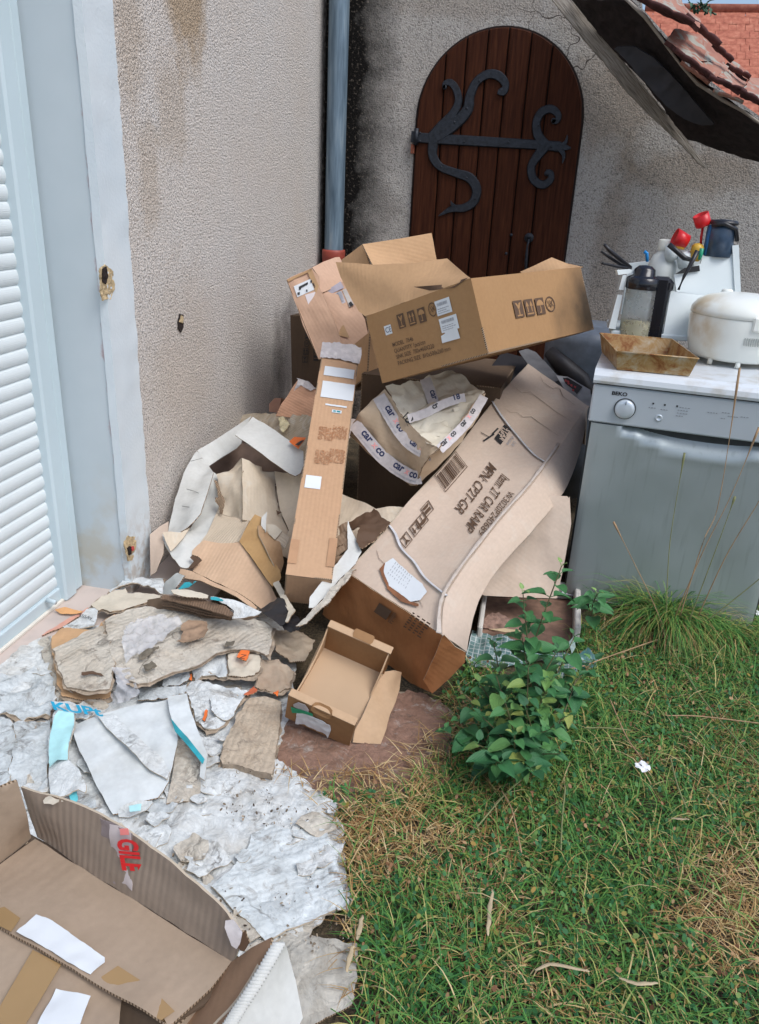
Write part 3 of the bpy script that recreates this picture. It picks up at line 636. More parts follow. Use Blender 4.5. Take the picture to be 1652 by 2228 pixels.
b = MB(); prof = [(.0, .896), (-.012, .898), (-.016, .908), (-.013, .925), (-.002, .938), (.015, .945), (.10, .946), (.57, .946), (.57, .896)]
V = []
for w_, z_ in prof: V += [dw(-.002, w_, z_), dw(.702, w_, z_)]
b.add(V, [(2 * i, 2 * i + 1, 2 * i + 3, 2 * i + 2) for i in range(len(prof) - 1)] + [tuple(range(0, 18, 2)), tuple(range(1, 18, 2))[::-1]], 0); b.build('worktop', m_dwt, ds)
kp = dw(.118, -.004, .818)
b = MB(); b.lathe(kp, [(.037, 0), (.037, .004), (.034, .004)], 40, ax=-DB); b.build('dial_ring', m_dark, ds)
b = MB(); b.lathe(kp, [(.033, 0), (.033, .014), (.030, .018), (.02, .020), (0, .021)], 40, ax=-DB); dk = b.build('dial', m_dwp, ds)
b = MB(); b.box(kp + DZ * .018 - DB * .0195, DD * .002, -DB * .003, DZ * .013); b.build('dial_mark', m_dark, dk)
b = MB(); b.lathe(dw(.235, -.004, .800), [(.012, 0), (.012, .003), (.008, .004), (.007, .002), (0, .002)], 24, ax=-DB); b.build('start_button', m_dwp, ds)
fdw = flat_map(dw(0, -.0045, 0), DD, DZ)
text('BEKO', fdw, .018, M['black'], ds, .066, .862, 1.15, 'maker_name', bold=.0006)
r_ = random.Random(3); m_gp = plain('grey_print', (.25, .27, .30), .6, .1)
for x_, y_, n_ in ((.195, .832, 3), (.235, .83, 3), (.285, .845, 5), (.29, .835, 4), (.29, .825, 4), (.288, .815, 3), (.385, .84, 4), (.43, .845, 3), (.45, .835, 4), (.49, .838, 3), (.43, .825, 2)):
    b = MB(); rect(b, fdw, x_ - .002, y_ - .0008, .009 * n_, .0004, 0, -.0002)
    for k in range(n_): rect(b, fdw, x_ + .009 * k, y_, r_.uniform(.004, .007), .0022)
    b.build('printed_word', m_gp, ds)
for x_, y_ in ((.205, .845), (.243, .845), (.283, .846)): b = MB(); rect(b, fdw, x_, y_, .006, .006); b.build('printed_mark', M['black'], ds)
TZ = .9475
# --- baking tray
tr = thing('baking_tin', q('4', f'750,1380,z{TZ}')[0], 'rusty rectangular baking tin at the left corner of the dishwasher top, jug standing in it', 'baking tin')
m_rt = mat('rusty_tin', (.5, .3, .12), .45, .3); t = NT(m_rt); n1 = t.noise(16, 7, rough=.7, dist=.6)
t.col(t.ramp(n1, [(.33, (.50, .44, .33)), (.5, (.40, .25, .10)), (.62, (.26, .10, .03)), (.75, (.10, .035, .015))])); t.bump(n1, .4, .002)
rz = 1.012; A_ = q('4', f'530,1295,z{rz}')[0]; B_ = q('4', f'1175,1352,z{rz}')[0]; ax_ = (B_ - A_); Lx = np.linalg.norm(ax_); ax_ /= Lx; Cc = q('4', f'385,1140,z{rz}')[0]
bk_ = Cc - A_; bk_ = bk_ * .92; cr = [A_, B_, B_ + bk_, A_ + bk_]; cc = sum(cr) / 4
lo4 = [np.array([cc[0] + (p[0] - cc[0]) * .9, cc[1] + (p[1] - cc[1]) * .9, TZ + .001]) for p in cr]
b = MB()
for i in range(4): b.quad(lo4[i], lo4[(i + 1) % 4], cr[(i + 1) % 4], cr[i], (10, 4), amp=.002, freq=12, thick=.0015, m=(0, 0))
b.quad(*lo4, (6, 6), amp=.001, thick=.001, m=(0, 0)); b.build('tin_body', m_rt, tr)
b = MB(); b.tube(cr + [cr[0]], .003, 8); b.build('rolled_rim', m_rt, tr)
# --- jug
jb = q('4', f'650,1250,z{TZ + .006}')[0]; hj = at(*(lambda x, y: (1196.7 + x * .2756, 408 + y * .2756))(690, 700), 'y', jb[1])[2] - jb[2]
jg = thing('coffee_jug', jb, 'tall glass jug with black handle and lid standing in the rusty baking tin', 'jug')
m_gl = mat('dirty_glass', (.75, .76, .74), .08); NT(m_gl).b.inputs['Transmission Weight'].default_value = .85; NT(m_gl).b.inputs['IOR'].default_value = 1.2
t = NT(m_gl); t.rough(t.step(t.noise(25, 4), .35, .8))
b = MB(); rj = .060; b.lathe(jb, [(0, .002), (rj * .9, .002), (rj, .012), (rj, hj * .5), (rj * .98, hj * .85)], 32); b.build('glass_body', m_gl, jg)
b = MB(); b.lathe(jb, [(0, .006), (rj * .88, .006), (rj * .94, .014), (rj * .94, hj * .38), (0, hj * .385)], 32); b.build('murky_liquid', plain('cloudy_yellow_residue', (.50, .45, .27), .4, .3, sc=30), jg)
m_bk = plain('glossy_black_plastic', (.01, .011, .016), .18, .2)
b = MB(); b.lathe(jb, [(rj * 1.02, hj * .83), (rj * 1.06, hj * .84), (rj * 1.06, hj * .98), (rj * .9, hj * 1.0), (rj * .7, hj * 1.02), (rj * .66, hj * 1.1), (rj * .4, hj * 1.15), (0, hj * 1.16)], 32); b.build('lid', m_bk, jg)
b = MB(); b.box(jb + np.array([rj * .55, -.030, .001]), (.066, -.004, 0), (.006, .05, 0), (0, 0, hj * 1.02), bev=.012); b.box(jb + np.array([rj * .35, -.028, hj * .80]), (.09, -.004, 0), (.006, .055, 0), (0, 0, hj * .2), bev=.014); b.build('handle', m_bk, jg)
b = MB(); b.lathe(jb, [(rj * 1.015, .004), (rj * 1.03, .006), (rj * 1.03, .018), (rj * 1.01, .020)], 32); b.build('base_ring', M['black'], jg)
# --- rice cooker
rcp = q('4', f'1445,1330,z{TZ + .018}')[0]
rc = thing('rice_cooker', rcp, 'round cream white rice cooker with domed lid on the dishwasher top', 'rice cooker')
m_rc = plain('cream_white_plastic', (.80, .82, .76), .3, .04, sc=4, bump=.03); t = NT(m_rc); Xo = t.xyz(t.co())[0]
t.col(t.mix(t.math('MULTIPLY', t.step(t.noise(7, 5), .42, .6), t.math('MULTIPLY', t.step(Xo, -.06, -.16), .8)), (.80, .82, .76), (.56, .42, .22)))
rr_ = .182; b = MB(); b.lathe(rcp, [(0, 0), (rr_ * .82, 0), (rr_ * .9, .012), (rr_ * .97, .07), (rr_, .14), (rr_ * .985, .150), (rr_ * .985, .153)], 56); b.build('cooker_body', m_rc, rc)
b = MB(); b.lathe(rcp, [(rr_ * .97, .153), (rr_ * 1.0, .155), (rr_ * .99, .172), (rr_ * .90, .195), (rr_ * .72, .214), (rr_ * .45, .226), (0, .231)], 56); b.build('lid', m_rc, rc)
b = MB(); b.lathe(rcp + np.array([-.045, .11, .19]), [(.022, 0), (.021, .035), (.017, .040), (0, .041)], 20); b.build('steam_vent', m_rc, rc)
b = MB(); b.box(rcp + np.array([.00, -rr_ - .008, .118]), (.09, 0, 0), (0, .03, 0), (0, 0, .052), bev=.006); b.build('latch', m_rc, rc)
for k in range(9):
    a_ = -math.pi / 2 - .08 + k * .042; b = MB() if k == 0 else b
    p = rcp + np.array([math.cos(a_) * rr_ * .982, math.sin(a_) * rr_ * .982, .068]); b.box(p, (.004, 0, 0), (0, -.003, 0), (0, 0, .028), bev=.001)
b.build('vent_slots', plain('grey_vent', (.45, .47, .44), .4), rc)
for a_ in (-2.3, -1.65, -1.0, .6, 2.2):
    b = MB(); b.tube([rcp + np.array([math.cos(a_) * .15, math.sin(a_) * .15, .006]), rcp + np.array([math.cos(a_) * .152, math.sin(a_) * .152, -.017])], .009, 10); b.build('foot', m_rc, rc)
# --- white plastic crate behind, leaning
wc = thing('plastic_crate', q('4', f'1250,1100,y3.45')[0], 'white plastic fridge crate filled with bottles and kitchen odds, behind the jug and rice cooker', 'crate')
m_wp = plain('white_fridge_plastic', (.70, .76, .76), .4, .04, sc=4, bump=.03)
def sh4(s_, nm, par, mt, th=.008, cell=.02, fr='4', amp=0, ragged=0, seed=0, freq=9, mm=(0, 0), toward=None):
    b = MB(); b.sheet(q(fr, s_), cell=cell, thick=th, m=mm, amp=amp, ragged=ragged, seed=seed, freq=freq, toward=toward); return b.build(nm, mt, par)
sh4('575,690,y3.28 605,690,y3.28 518,1118,y3.26 464,1112,y3.26', 'side_wall', wc, m_wp, .10)
sh4('530,650,y3.27 700,640,y3.30 705,668,y3.30 540,690,y3.27', 'rim', wc, m_wp, .02)
sh4('980,690,y3.38 1190,600,y3.40 1200,560,y3.40 1440,525,y3.42 1440,458,y3.42 1492,452,y3.42 1508,858,y3.40 1240,855,y3.38 1000,822,y3.36', 'front_wall', wc, m_wp, .012)
sh4('955,815,y3.32 1010,826,y3.32 1240,855,y3.35 1300,1180,y3.30 890,1180,y3.27', 'front_wall', wc, m_wp, .012)
sh4('620,600,y3.55 1440,500,y3.60 1440,1000,y3.60 560,1000,y3.55', 'back_wall', wc, m_wp, .012)
sh4('1440,458,y3.41 1492,452,y3.41 1510,860,y3.39 1462,850,y3.39', 'corner_rib', wc, m_wp, .03)
sh4('985,650,y3.365 1180,615,y3.385 1185,660,y3.385 990,685,y3.365', 'slot', wc, M['black'], .004)
b = MB(); b.box(q('4', '520,1170,y3.27')[0] + np.array([-.02, 0, 0]), (.30, 0, 0), (0, .30, 0), (0, 0, .02), bev=.004); b.build('floor', m_wp, wc)
sh4('905,1140,y3.28 1020,1125,y3.29 1010,1185,y3.28 900,1180,y3.27', 'rim', wc, m_wp, .02)
def stand(fr, x, y, yy): return q(fr, f'{x},{y},y{yy}')[0]
# bottle
bp = stand('4', 875, 690, 3.48); bo = thing('white_bottle', bp, 'white plastic bottle with screw cap standing upright in the white crate', 'bottle')
b = MB(); b.lathe(bp - np.array([0, 0, .1]), [(0, 0), (.055, 0), (.058, .1), (.056, .14), (.042, .175), (.026, .190), (.026, .20)], 28); b.build('bottle_body', plain('milky_plastic', (.68, .70, .66), .35, .04), bo)
b = MB(); b.lathe(bp - np.array([0, 0, .1]), [(.030, .198), (.031, .232), (.028, .236), (0, .237)], 24); b.build('cap', plain('cream_cap', (.72, .72, .64), .4, .04), bo)
# sticks, clip, scoops, tins
def stick(fr, pts, r, nm, mt, lab, cat, grp=None, flat=1.0):
    P = q(fr, pts); b = MB(); b.tube(P, r, 10, flat=flat); o = b.build(nm, mt); return tag(o, lab, cat, grp)
stick('4', '430,450,y3.34 475,500,y3.35 560,570,y3.38 640,630,y3.42', [.006, .008, .008, .006], 'black_rod', M['black'], 'longest and topmost of the three black rods poking left out of the white crate', 'rod', 'black rods in the crate')
stick('4', '405,505,y3.36 470,550,y3.37 560,610,y3.40 630,640,y3.43', [.004, .006, .006, .006], 'black_rod', M['black'], 'middle of the three black rods poking left out of the white crate', 'rod', 'black rods in the crate')
stick('4', '412,592,y3.33 420,600,y3.33 540,625,y3.36 640,640,y3.40', [.007, .004, .006, .006], 'black_rod', M['black'], 'lowest of the three black rods, with a small knob at its tip, beside the crate', 'rod', 'black rods in the crate')
stick('4', '940,450,y3.34 1010,510,y3.34 1060,555,y3.34 1110,570,y3.34', [.010, .010, .010, .008], 'black_brush', M['black'], 'thick black brush lying over the jars right of the white bottle', 'brush')
stick('4', '1165,500,y3.30 1110,610,y3.29 1060,700,y3.28 1015,808,y3.27', [.009, .008, .006, .005], 'black_strap', M['black'], 'long black strap hanging down the front of the white crate', 'strap')
stick('4', '745,505,y3.36 765,520,y3.36 770,585,y3.36', [.007, .007, .006], 'blue_clip', plain('bright_blue_plastic', (.01, .22, .55), .35), 'small bright blue clip on the crate left of the white bottle', 'clip')
stick('4', '1200,480,y3.36 1190,530,y3.36 1180,570,y3.36', [.008, .008, .006], 'green_clip', plain('green_plastic', (.02, .30, .16), .4), 'small green clip beneath the blue grey tin', 'clip')
# red cap in the air on a red stem
rs = thing('red_scoop', stand('4', 1195, 390, 3.45), 'bright red scoop on a thin red stem, highest thing above the dishwasher', 'scoop')
b = MB(); b.lathe(stand('4', 1215, 300, 3.45), [(0, -.002), (.028, 0), (.030, .004), (.030, .045), (.027, .045), (.026, .006), (0, .004)], 24, ax=(-.45, -.15, .85)); b.build('cup', M['red'], rs)
b = MB(); b.tube([stand('4', 1208, 310, 3.45), stand('4', 1195, 395, 3.45), stand('4', 1190, 470, 3.46)], .005, 8); b.build('stem', M['red'], rs)
r2 = thing('red_cup', stand('4', 1060, 440, 3.43), 'red plastic cup lying tipped over the white jars', 'cup')
b = MB(); b.lathe(stand('4', 1085, 430, 3.43), [(0, 0), (.026, 0), (.034, .055), (.031, .055), (.024, .004), (0, .004)], 24, ax=(-.93, -.1, .3)); b.build('cup', M['red'], r2)
b = MB(); b.tube([stand('4', 985, 465, 3.42), stand('4', 1060, 480, 3.42)], .006, 8); b.build('handle', plain('yellow_plastic', (.75, .40, .04), .4), r2)
for x_, y_, rr2, lab in ((1085, 560, .030, 'white round jar lying below the tipped red cup'), (975, 500, .024, 'small white jar with dark spots right of the bottle cap')):
    p = stand('4', x_, y_, 3.44); b = MB(); b.lathe(p - np.array([0, 0, .03]), [(0, 0), (rr2, 0), (rr2 * 1.05, .03), (rr2 * .8, .055), (0, .06)], 20, ax=(-.3, -.3, .9)); tag(b.build('white_jar', m_wp), lab, 'jar')
b = MB(); p = stand('4', 1150, 530, 3.42); b.lathe(p, [(0, -.02), (.022, -.02), (.024, .03), (.016, .04), (0, .045)], 16, ax=(.1, -.2, 1)); tag(b.build('yellow_cap', plain('mustard_plastic', (.60, .36, .04), .4)), 'mustard yellow cap between the tipped red cup and the blue tin', 'cap')
bt = thing('blue_grey_tin', stand('4', 1320, 545, 3.44), 'dark blue grey coffee pot with black lid standing tall at the back of the crate', 'pot')
b = MB(); b.lathe(stand('4', 1320, 545, 3.44), [(0, 0), (.050, 0), (.050, .10), (.044, .118), (.03, .122)], 28, sx=1); b.build('pot_body', plain('blue_grey_enamel', (.05, .085, .14), .3, .3), bt)
b = MB(); b.box(stand('4', 1212, 540, 3.42), (.022, 0, 0), (0, .04, 0), (0, 0, .115), bev=.005); b.build('blue_side', plain('blue_plastic', (.01, .12, .30), .4), bt)
b = MB(); b.lathe(stand('4', 1320, 545, 3.44), [(.052, .118), (.056, .124), (.05, .134), (0, .138)], 24); b.tube([stand('4', 1280, 300, 3.40), stand('4', 1380, 285, 3.38), stand('4', 1470, 330, 3.40), stand('4', 1478, 420, 3.42)], .008, 8); b.build('black_lid', M['black'], bt)
# ================================================================== sink carton
P0 = np.array([-.568, 2.937, .792]); EX = np.array([.408, -.22, .189]); EY = np.array([.384, .713, .004]); EZ = np.array([-.087, .046, .241])
def carton(t, P, ex, ey, ez, mt, th=.005, amp=.0035, open_top=True, name='carton_body'):
    b = MB(); c8 = lambda i, j, k: P + ex * i + ey * j + ez * k
    b.quad(c8(0, 0, 0), c8(1, 0, 0), c8(1, 0, 1), c8(0, 0, 1), (24, 14), amp=amp, thick=th, seed=1)
    b.quad(c8(1, 0, 0), c8(1, 1, 0), c8(1, 1, 1), c8(1, 0, 1), (24, 14), amp=amp, thick=th, seed=2)
    b.quad(c8(1, 1, 0), c8(0, 1, 0), c8(0, 1, 1), c8(1, 1, 1), (24, 14), amp=amp, thick=th, seed=3)
    b.quad(c8(0, 1, 0), c8(0, 0, 0), c8(0, 0, 1), c8(0, 1, 1), (24, 14), amp=amp, thick=th, seed=4)
    b.quad(c8(0, 0, 0), c8(0, 1, 0), c8(1, 1, 0), c8(1, 0, 0), (12, 12), amp=amp, thick=th, seed=5)
    if not open_top: b.quad(c8(0, 0, 1), c8(1, 0, 1), c8(1, 1, 1), c8(0, 1, 1), (12, 12), amp=amp, thick=th, seed=6)
    return b.build(name, [mt, M['edge']], t)
sb = thing('sink_carton', P0, 'large open brown carton printed MODEL 7546 on top of the heap before the arched door', 'cardboard box')
m_sinkc = card('orange_brown_kraft', (.37, .215, .10), (.31, .165, .07), .4, .05, sc=2, crease=.15)
t = NT(m_sinkc); old = m_sinkc.node_tree.nodes['Principled BSDF'].inputs['Base Color'].links[0].from_socket
co = t.co(); dX, dY, dZ2 = [t.xyz(co)[i] for i in range(3)]
st_ = blob(t, dX, dZ2, .80, .30, .20, .22, .4, 7, .7)   # dark damp stain at the far right corner
t.col(t.mix(t.math('MULTIPLY', st_, .9), old, (.06, .045, .03)))
carton(sb, P0, EX, EY, EZ, m_sinkc)
c001 = P0 + EZ; c101 = P0 + EX + EZ; c011 = P0 + EY + EZ; c111 = P0 + EX + EY + EZ
def flap(parent, pts, mt, nm='flap', cell=.012, amp=.004, ragged=0, seed=0, th=.005, freq=5, mm=(0, 1), toward=None):
    b = MB(); b.sheet(pts, cell=cell, thick=th, amp=amp, freq=freq, ragged=ragged, seed=seed, m=mm, toward=toward); return b.build(nm, [mt, M['edge']], parent)
fk = M['kraft']
flap(sb, [c001, c101] + q('3', '955,222,y2.80 870,148,y2.98 720,168,y2.99 545,174,y3.03 378,163,y3.08 400,230,y3.06 440,310,y3.03 480,380,y3.0'), fk, seed=1)
b = MB(); b.sheet(q('3', '722,272,y2.862 860,262,y2.83 905,248,y2.81 960,232,y2.765 900,275,y2.79 790,288,y2.85'), cell=.006, thick=.001, m=(0, 0)); b.build('tear', M['ink_soft'], sb)
flap(sb, q('3', '545,178,y3.12 495,85,y3.20 660,60,y3.30 800,35,y3.42 822,152,y3.42 870,150,y3.5 900,300,y3.5 600,300,y3.15'), fk, seed=2)
flap(sb, q('3', '405,152,y3.30 450,120,y3.28 495,85,y3.24 530,180,y3.18 400,200,y3.3'), fk, seed=3)
flap(sb, q('3', '1190,205,y3.50 1255,178,y3.52 1330,142,y3.55 1400,168,y3.55 1468,184,y3.50 1300,260,y3.50'), fk, seed=4)
fL = flat_map(P0, EX, EZ, .0035); nL = np.cross(EX, EZ); fR = flat_map(P0 + EX, EY, EZ, .0035); nR = np.cross(EY, EZ)
def loc(fr, x, y, P, U, V):
    n = np.cross(U, V); p = onplane(fr, x, y, P, n) - P; U1 = U / np.linalg.norm(U); V1 = V / np.linalg.norm(V); return np.dot(p, U1), np.dot(p, V1)
for x_, y_, s_ in ((632, 537, 'MODEL  7546'), (640, 564, 'QUANTITY 1pcs/ctn'), (648, 590, 'SINK SIZE  750x460X220'), (656, 618, 'PACKING SIZE  810x500x260 mm')):
    a_, c_ = loc('3', x_, y_, P0, EX, EZ); text(s_, fL, .022, M['ink_soft'], sb, a_, c_, .80, bold=.0001)
sym1 = lambda f_, *a: (lambda b: (symbol(b, f_, *a), b.build('printed_symbol', [M['ink_soft'], m_sinkc], sb)))(MB())
for k, x_ in ((('glass'), 662), (('up'), 708), (('umbrella'), 752)):
    a_, c_ = loc('3', x_, 458 - (x_ - 662) * .28, P0, EX, EZ); sym1(fL, k, a_, c_, .033, .052)
a_, c_ = loc('3', 797, 408, P0, EX, EZ); sym1(fL, 'ring', a_, c_, .036, .050)
for k, x_, y_ in ((('glass'), 1170, 412), (('up'), 1218, 405), (('umbrella'), 1266, 398)):
    a_, c_ = loc('3', x_, y_, P0 + EX, EY, EZ); sym1(fR, k, a_, c_, .062, .062)
a_, c_ = loc('3', 1308, 388, P0 + EX, EY, EZ); sym1(fR, 'ring', a_, c_, .072, .060)
a_, c_ = loc('3', 602, 486, P0, EX, EZ)
b = MB(); rect(b, fL, a_, c_, .034, .034); ceo = b.build('ce_sticker', M['label'], sb); text('CE', fL, .028, M['ink_blue'], ceo, a_ + .003, c_ + .008, .9, 'ce_mark', lift=.0006)
def label_obj(nm, par, fn, x, y, w_, h_, seed=1, bars=True, vert=False, jag=.0, nx=1, ny=1, mt=None, ink='ink', torn=None):
    b = MB()
    rect(b, fn, x, y, w_, h_, 0, 0, nx, ny, jag, seed)
    if bars:
        barcode(b, fn, x + w_ * .12, y + h_ * .62, w_ * .7, h_ * .22, 1, .0006, seed, vert); lines(b, fn, x + w_ * .1, y + h_ * .12, w_ * .75, h_ * .42, 3, 1, .0006, seed)
    return b.build(nm, [mt or M['label'], M[ink]], par)
m_greyp = plain('grey_label_print', (.33, .34, .37), .6, .1); M['greyp'] = m_greyp
a_, c_ = loc('3', 830, 402, P0, EX, EZ); label_obj('shipping_label', sb, fL, a_, c_, .066, .052, 3, ink='greyp')
a_, c_ = loc('3', 845, 462, P0, EX, EZ); label_obj('shipping_label', sb, fL, a_, c_ - .012, .078, .050, 4, ink='greyp')
a_, c_ = loc('3', 850, 520, P0, EX, EZ); b = MB(); patch(b, fL, [(a_, c_), (a_ + .080, c_ - .001), (a_ + .076, c_ + .055), (a_ + .012, c_ + .056), (a_ + .022, c_ + .03), (a_ + .002, c_ + .025)], 0, .0003); b.build('shipping_label', M['label'], sb)
# ================================================================== long narrow carton leaning on the heap
LB = np.array([-.718, 2.200, .304]); LX = np.array([.150, .033, -.015]); LZ = np.array([-.166, 1.019, .558]); LY = np.array([-.031, .075, -.146])
lb = thing('long_carton', LB, 'long narrow tan carton with white labels leaning steeply in the middle of the heap', 'cardboard box')
b = MB(); c8 = lambda i, j, k: LB + LX * i + LY * j + LZ * k
m_long = card('tan_long_board', (.50, .315, .19), (.43, .25, .14), .5, .25, freq=420, axis=0)
for a_, c_, e_, f_, sd in (((0, 0, 0), (1, 0, 0), (1, 0, 1), (0, 0, 1), 1), ((1, 0, 0), (1, 1, 0), (1, 1, 1), (1, 0, 1), 2), ((0, 1, 0), (0, 0, 0), (0, 0, 1), (0, 1, 1), 3), ((1, 1, 0), (0, 1, 0), (0, 1, 1), (1, 1, 1), 4), ((0, 1, 0), (1, 1, 0), (1, 0, 0), (0, 0, 0), 5), ((0, 0, 1), (1, 0, 1), (1, 1, 1), (0, 1, 1), 6)):
    b.quad(c8(*a_), c8(*c_), c8(*e_), c8(*f_), (10, 50), amp=.003, thick=.004, seed=sd, freq=7)
b.build('carton_body', [m_long, M['edge']], lb)
fB = flat_map(LB, LX, LZ, .0032)
def lbl(fr, x0, y0, x1, y1): 
    a = loc(fr, x0, y0, LB, LX, LZ); c = loc(fr, x1, y1, LB, LX, LZ); return a[0], c[1], c[0] - a[0], a[1] - c[1]
for (x0, y0, x1, y1) in ((706, 797, 768, 826), (702, 829, 767, 874), (708, 879, 754, 889)):
    x_, y_, w_, h_ = lbl('D', x0, y0, x1, y1); b = MB(); rect(b, fB, x_, y_, w_, h_, 0, 0, 12, 3, .0015, 3); b.build('white_label', M['label'], lb)
x_, y_, w_, h_ = lbl('D', 722, 892, 742, 901); b = MB(); rect(b, fB, x_, y_, w_, h_); sk = b.build('small_sticker', M['label'], lb)
b = MB(); rect(b, fB, x_ + .005, y_ + .004, w_ * .28, h_ * .55, 0, .0006); rect(b, fB, x_ + w_ * .5, y_ + .004, w_ * .38, h_ * .55, 0, .0006); b.build('green_blue_print', M['teal'], sk)
x_, y_, w_, h_ = lbl('D', 666, 1034, 696, 1066); b = MB(); rect(b, fB, x_, y_, w_, h_, 0, 0, 3, 3, .001, 5); b.build('white_square_sticker', M['label'], lb)
m_bs = plain('brown_stamp_ink', (.36, .17, .08), .8, .2); r_ = random.Random(5)
for (x0, y0, x1, y1) in ((694, 928, 722, 960), (724, 926, 752, 958), (686, 978, 716, 1012), (718, 976, 747, 1010)):
    x_, y_, w_, h_ = lbl('D', x0, y0, x1, y1); b = MB()
    for k in range(15):
        for j in range(7):
            if r_.random() < .8: rect(b, fB, x_ + w_ * j / 7 + r_.uniform(0, .004), y_ + h_ * k / 15, w_ / 7 * r_.uniform(.5, 1.), h_ / 15 * r_.uniform(.4, .9), 0, 0)
    b.build('rubber_stamp', m_bs, lb)
b = MB(); b.sheet([fB(-.006, y_, .003 + .004 * (i % 2)) for i, y_ in enumerate((1.09, 1.12, 1.15, 1.185))] + [fB(x_, 1.19 + .012 * (i % 2), .004) for i, x_ in enumerate((.03, .06, .09, .12, .16))] + [fB(.165, 1.14, .004), fB(.160, 1.08, .004), (fB(.08, 1.095, .004))], cell=.006, amp=.006, freq=40, thick=.0008, m=(0, 0)); b.build('crumpled_tape', M['tape_white'], lb)
m_bt = plain('brown_tape', (.42, .24, .13), .3, .1)
for a_ in ((-.001, .045, .03, .10), (.128, .05, .028, .12)): b = MB(); rect(b, fB, *a_, 0, .0004); b.build('brown_tape', m_bt, lb)
# ================================================================== car ramp carton
def loft(curves, n=48):
    out = []
    for P in curves:
        P = [np.array(p, float) for p in P]; K = len(P) - 1; L = []
        for k in range(n + 1):
            s_ = k / n * K; i = min(int(s_), K - 1); u_ = s_ - i
            p0, p1, p2, p3 = P[max(i - 1, 0)], P[i], P[i + 1], P[min(i + 2, K)]
            L.append(.5 * ((2 * p1) + (-p0 + p2) * u_ + (2 * p0 - 5 * p1 + 4 * p2 - p3) * u_ ** 2 + (-p0 + 3 * p1 - 3 * p2 + p3) * u_ ** 3))
        out.append(L)
    return out
def curve_y(fr, pts, y0, y1):
    a = np.array(pts, float); L = np.concatenate([[0], np.cumsum(np.linalg.norm(np.diff(a, axis=0), axis=1))]); L /= L[-1]
    o = FR[fr]
    return [at(o[0] + x * o[2], o[1] + y * o[2], 'y', 1 / ((1 - s_) / y0 + s_ / y1)) for (x, y), s_ in zip(pts, L)]
cl = curve_y('6', [(335, 1045), (470, 905), (640, 705), (800, 535), (930, 372), (1040, 232), (1195, 65)], 2.325, 3.70)
cm = curve_y('6', [(790, 1345), (800, 1190), (880, 1045), (1060, 812), (1215, 635), (1335, 470), (1475, 262)], 2.05, 3.45)
cr_ = curve_y('6', [(905, 1425), (950, 1220), (1045, 1045), (1230, 835), (1372, 655), (1448, 450), (1478, 266)], 2.08, 3.50)
NL, NM, NR = loft([cl, cm, cr_], 60)
rb = thing('ramp_carton', NM[0], 'big pale crushed carton printed 2T CAR RAMP, sloping from the ground up beside the dishwasher', 'cardboard box')
m_rk = card('pale_pinkish_kraft', (.58, .46, .365), (.50, .38, .285), .5, .12, sc=3, worn=.15, crease=.2)
m_rkd = card('shade_browned_kraft_end', (.40, .17, .065), (.30, .115, .04), .7, .15, sc=6)  # end face coloured darker and browner, painting in the shade on that side
t = NT(m_rkd); 
def rampS(u_, v_):
    k = max(0, min(u_, .9999)) * 60; i = int(k); f_ = k - i
    a = NL[i] * (1 - f_) + NL[i + 1] * f_; c = NM[i] * (1 - f_) + NM[i + 1] * f_
    p = a * (1 - v_) + c * v_
    return p + np.array([0, -.3, .95]) * (-.026 * math.sin(math.pi * max(0, min(v_, 1))) * math.sin(math.pi * u_) + .004 * nz(p, 9, 3))
V = []; UV = []; nv = 40
for i in range(61):
    for j in range(nv + 1): V.append(rampS(i / 60, j / nv)); UV.append((j / nv * .46, i / 60 * 1.5))
b = MB(); b.slab(V, UV, nv, 60, np.array([0, -.3, .95]), .006, (0, 1))
V = []; UV = []
for i in range(61):
    for j in range(7): 
        f_ = j / 6; p = NM[i] * (1 - f_) + NR[i] * f_; p = p + np.array([.5, -.6, .3]) * (.010 * math.sin(math.pi * f_) + .003 * nz(p, 20, 5)); V.append(p); UV.append((f_ * .15, i / 60 * 1.5))
b.slab(V, UV, 6, 60, np.array([.3, -.5, .8]), .005, (0, 1))
# hidden side below the left edge, top end
dn = np.array([.03, .10, -.25])
V = []; UV = []
for i in range(61):
    for j in range(5): V.append(NL[i] + dn * (j / 4)); UV.append((j / 4 * .25, i / 60 * 1.5))
b.slab(V, UV, 4, 60, np.array([-.9, .2, 0]), .005, (0, 1))
b.quad(NL[60], NM[60], NM[60] + dn * .8, NL[60] + dn, (8, 4), thick=.005)
b.build('carton_body', [m_rk, M['edge_pale']], rb)
b = MB(); e0 = q('6', '335,1048,y2.318 790,1350,y2.045 895,1472,y2.07 740,1618,y2.04 640,1570,y2.13 225,1248,y2.385 240,1190,y2.37')
b.sheet(e0, cell=.012, amp=.004, freq=10, thick=.006, m=(0, 1)); b.build('carton_end', [m_rkd, M['edge']], rb)
b = MB(); b.sheet(q('6', '790,1352,y2.035 800,1345,y2.03 850,1400,y2.05 900,1428,y2.07 897,1474,y2.06 820,1555,y2.045 742,1622,y2.03 700,1560,y2.05 760,1430,y2.04'), cell=.01, amp=.003, freq=14, thick=.004, m=(0, 1)); b.build('torn_corner', [m_rkd, M['edge_pale']], rb)
def rmap(u0, v0):      # x runs down the carton, y runs to the right across it
    def fn(x, y, l=0):
        u_, v_ = u0 - x / 1.66, v0 + y / .46; p = rampS(u_, v_); return p + np.array([0, -.35, .93]) * (.0048 + l)
    return fn
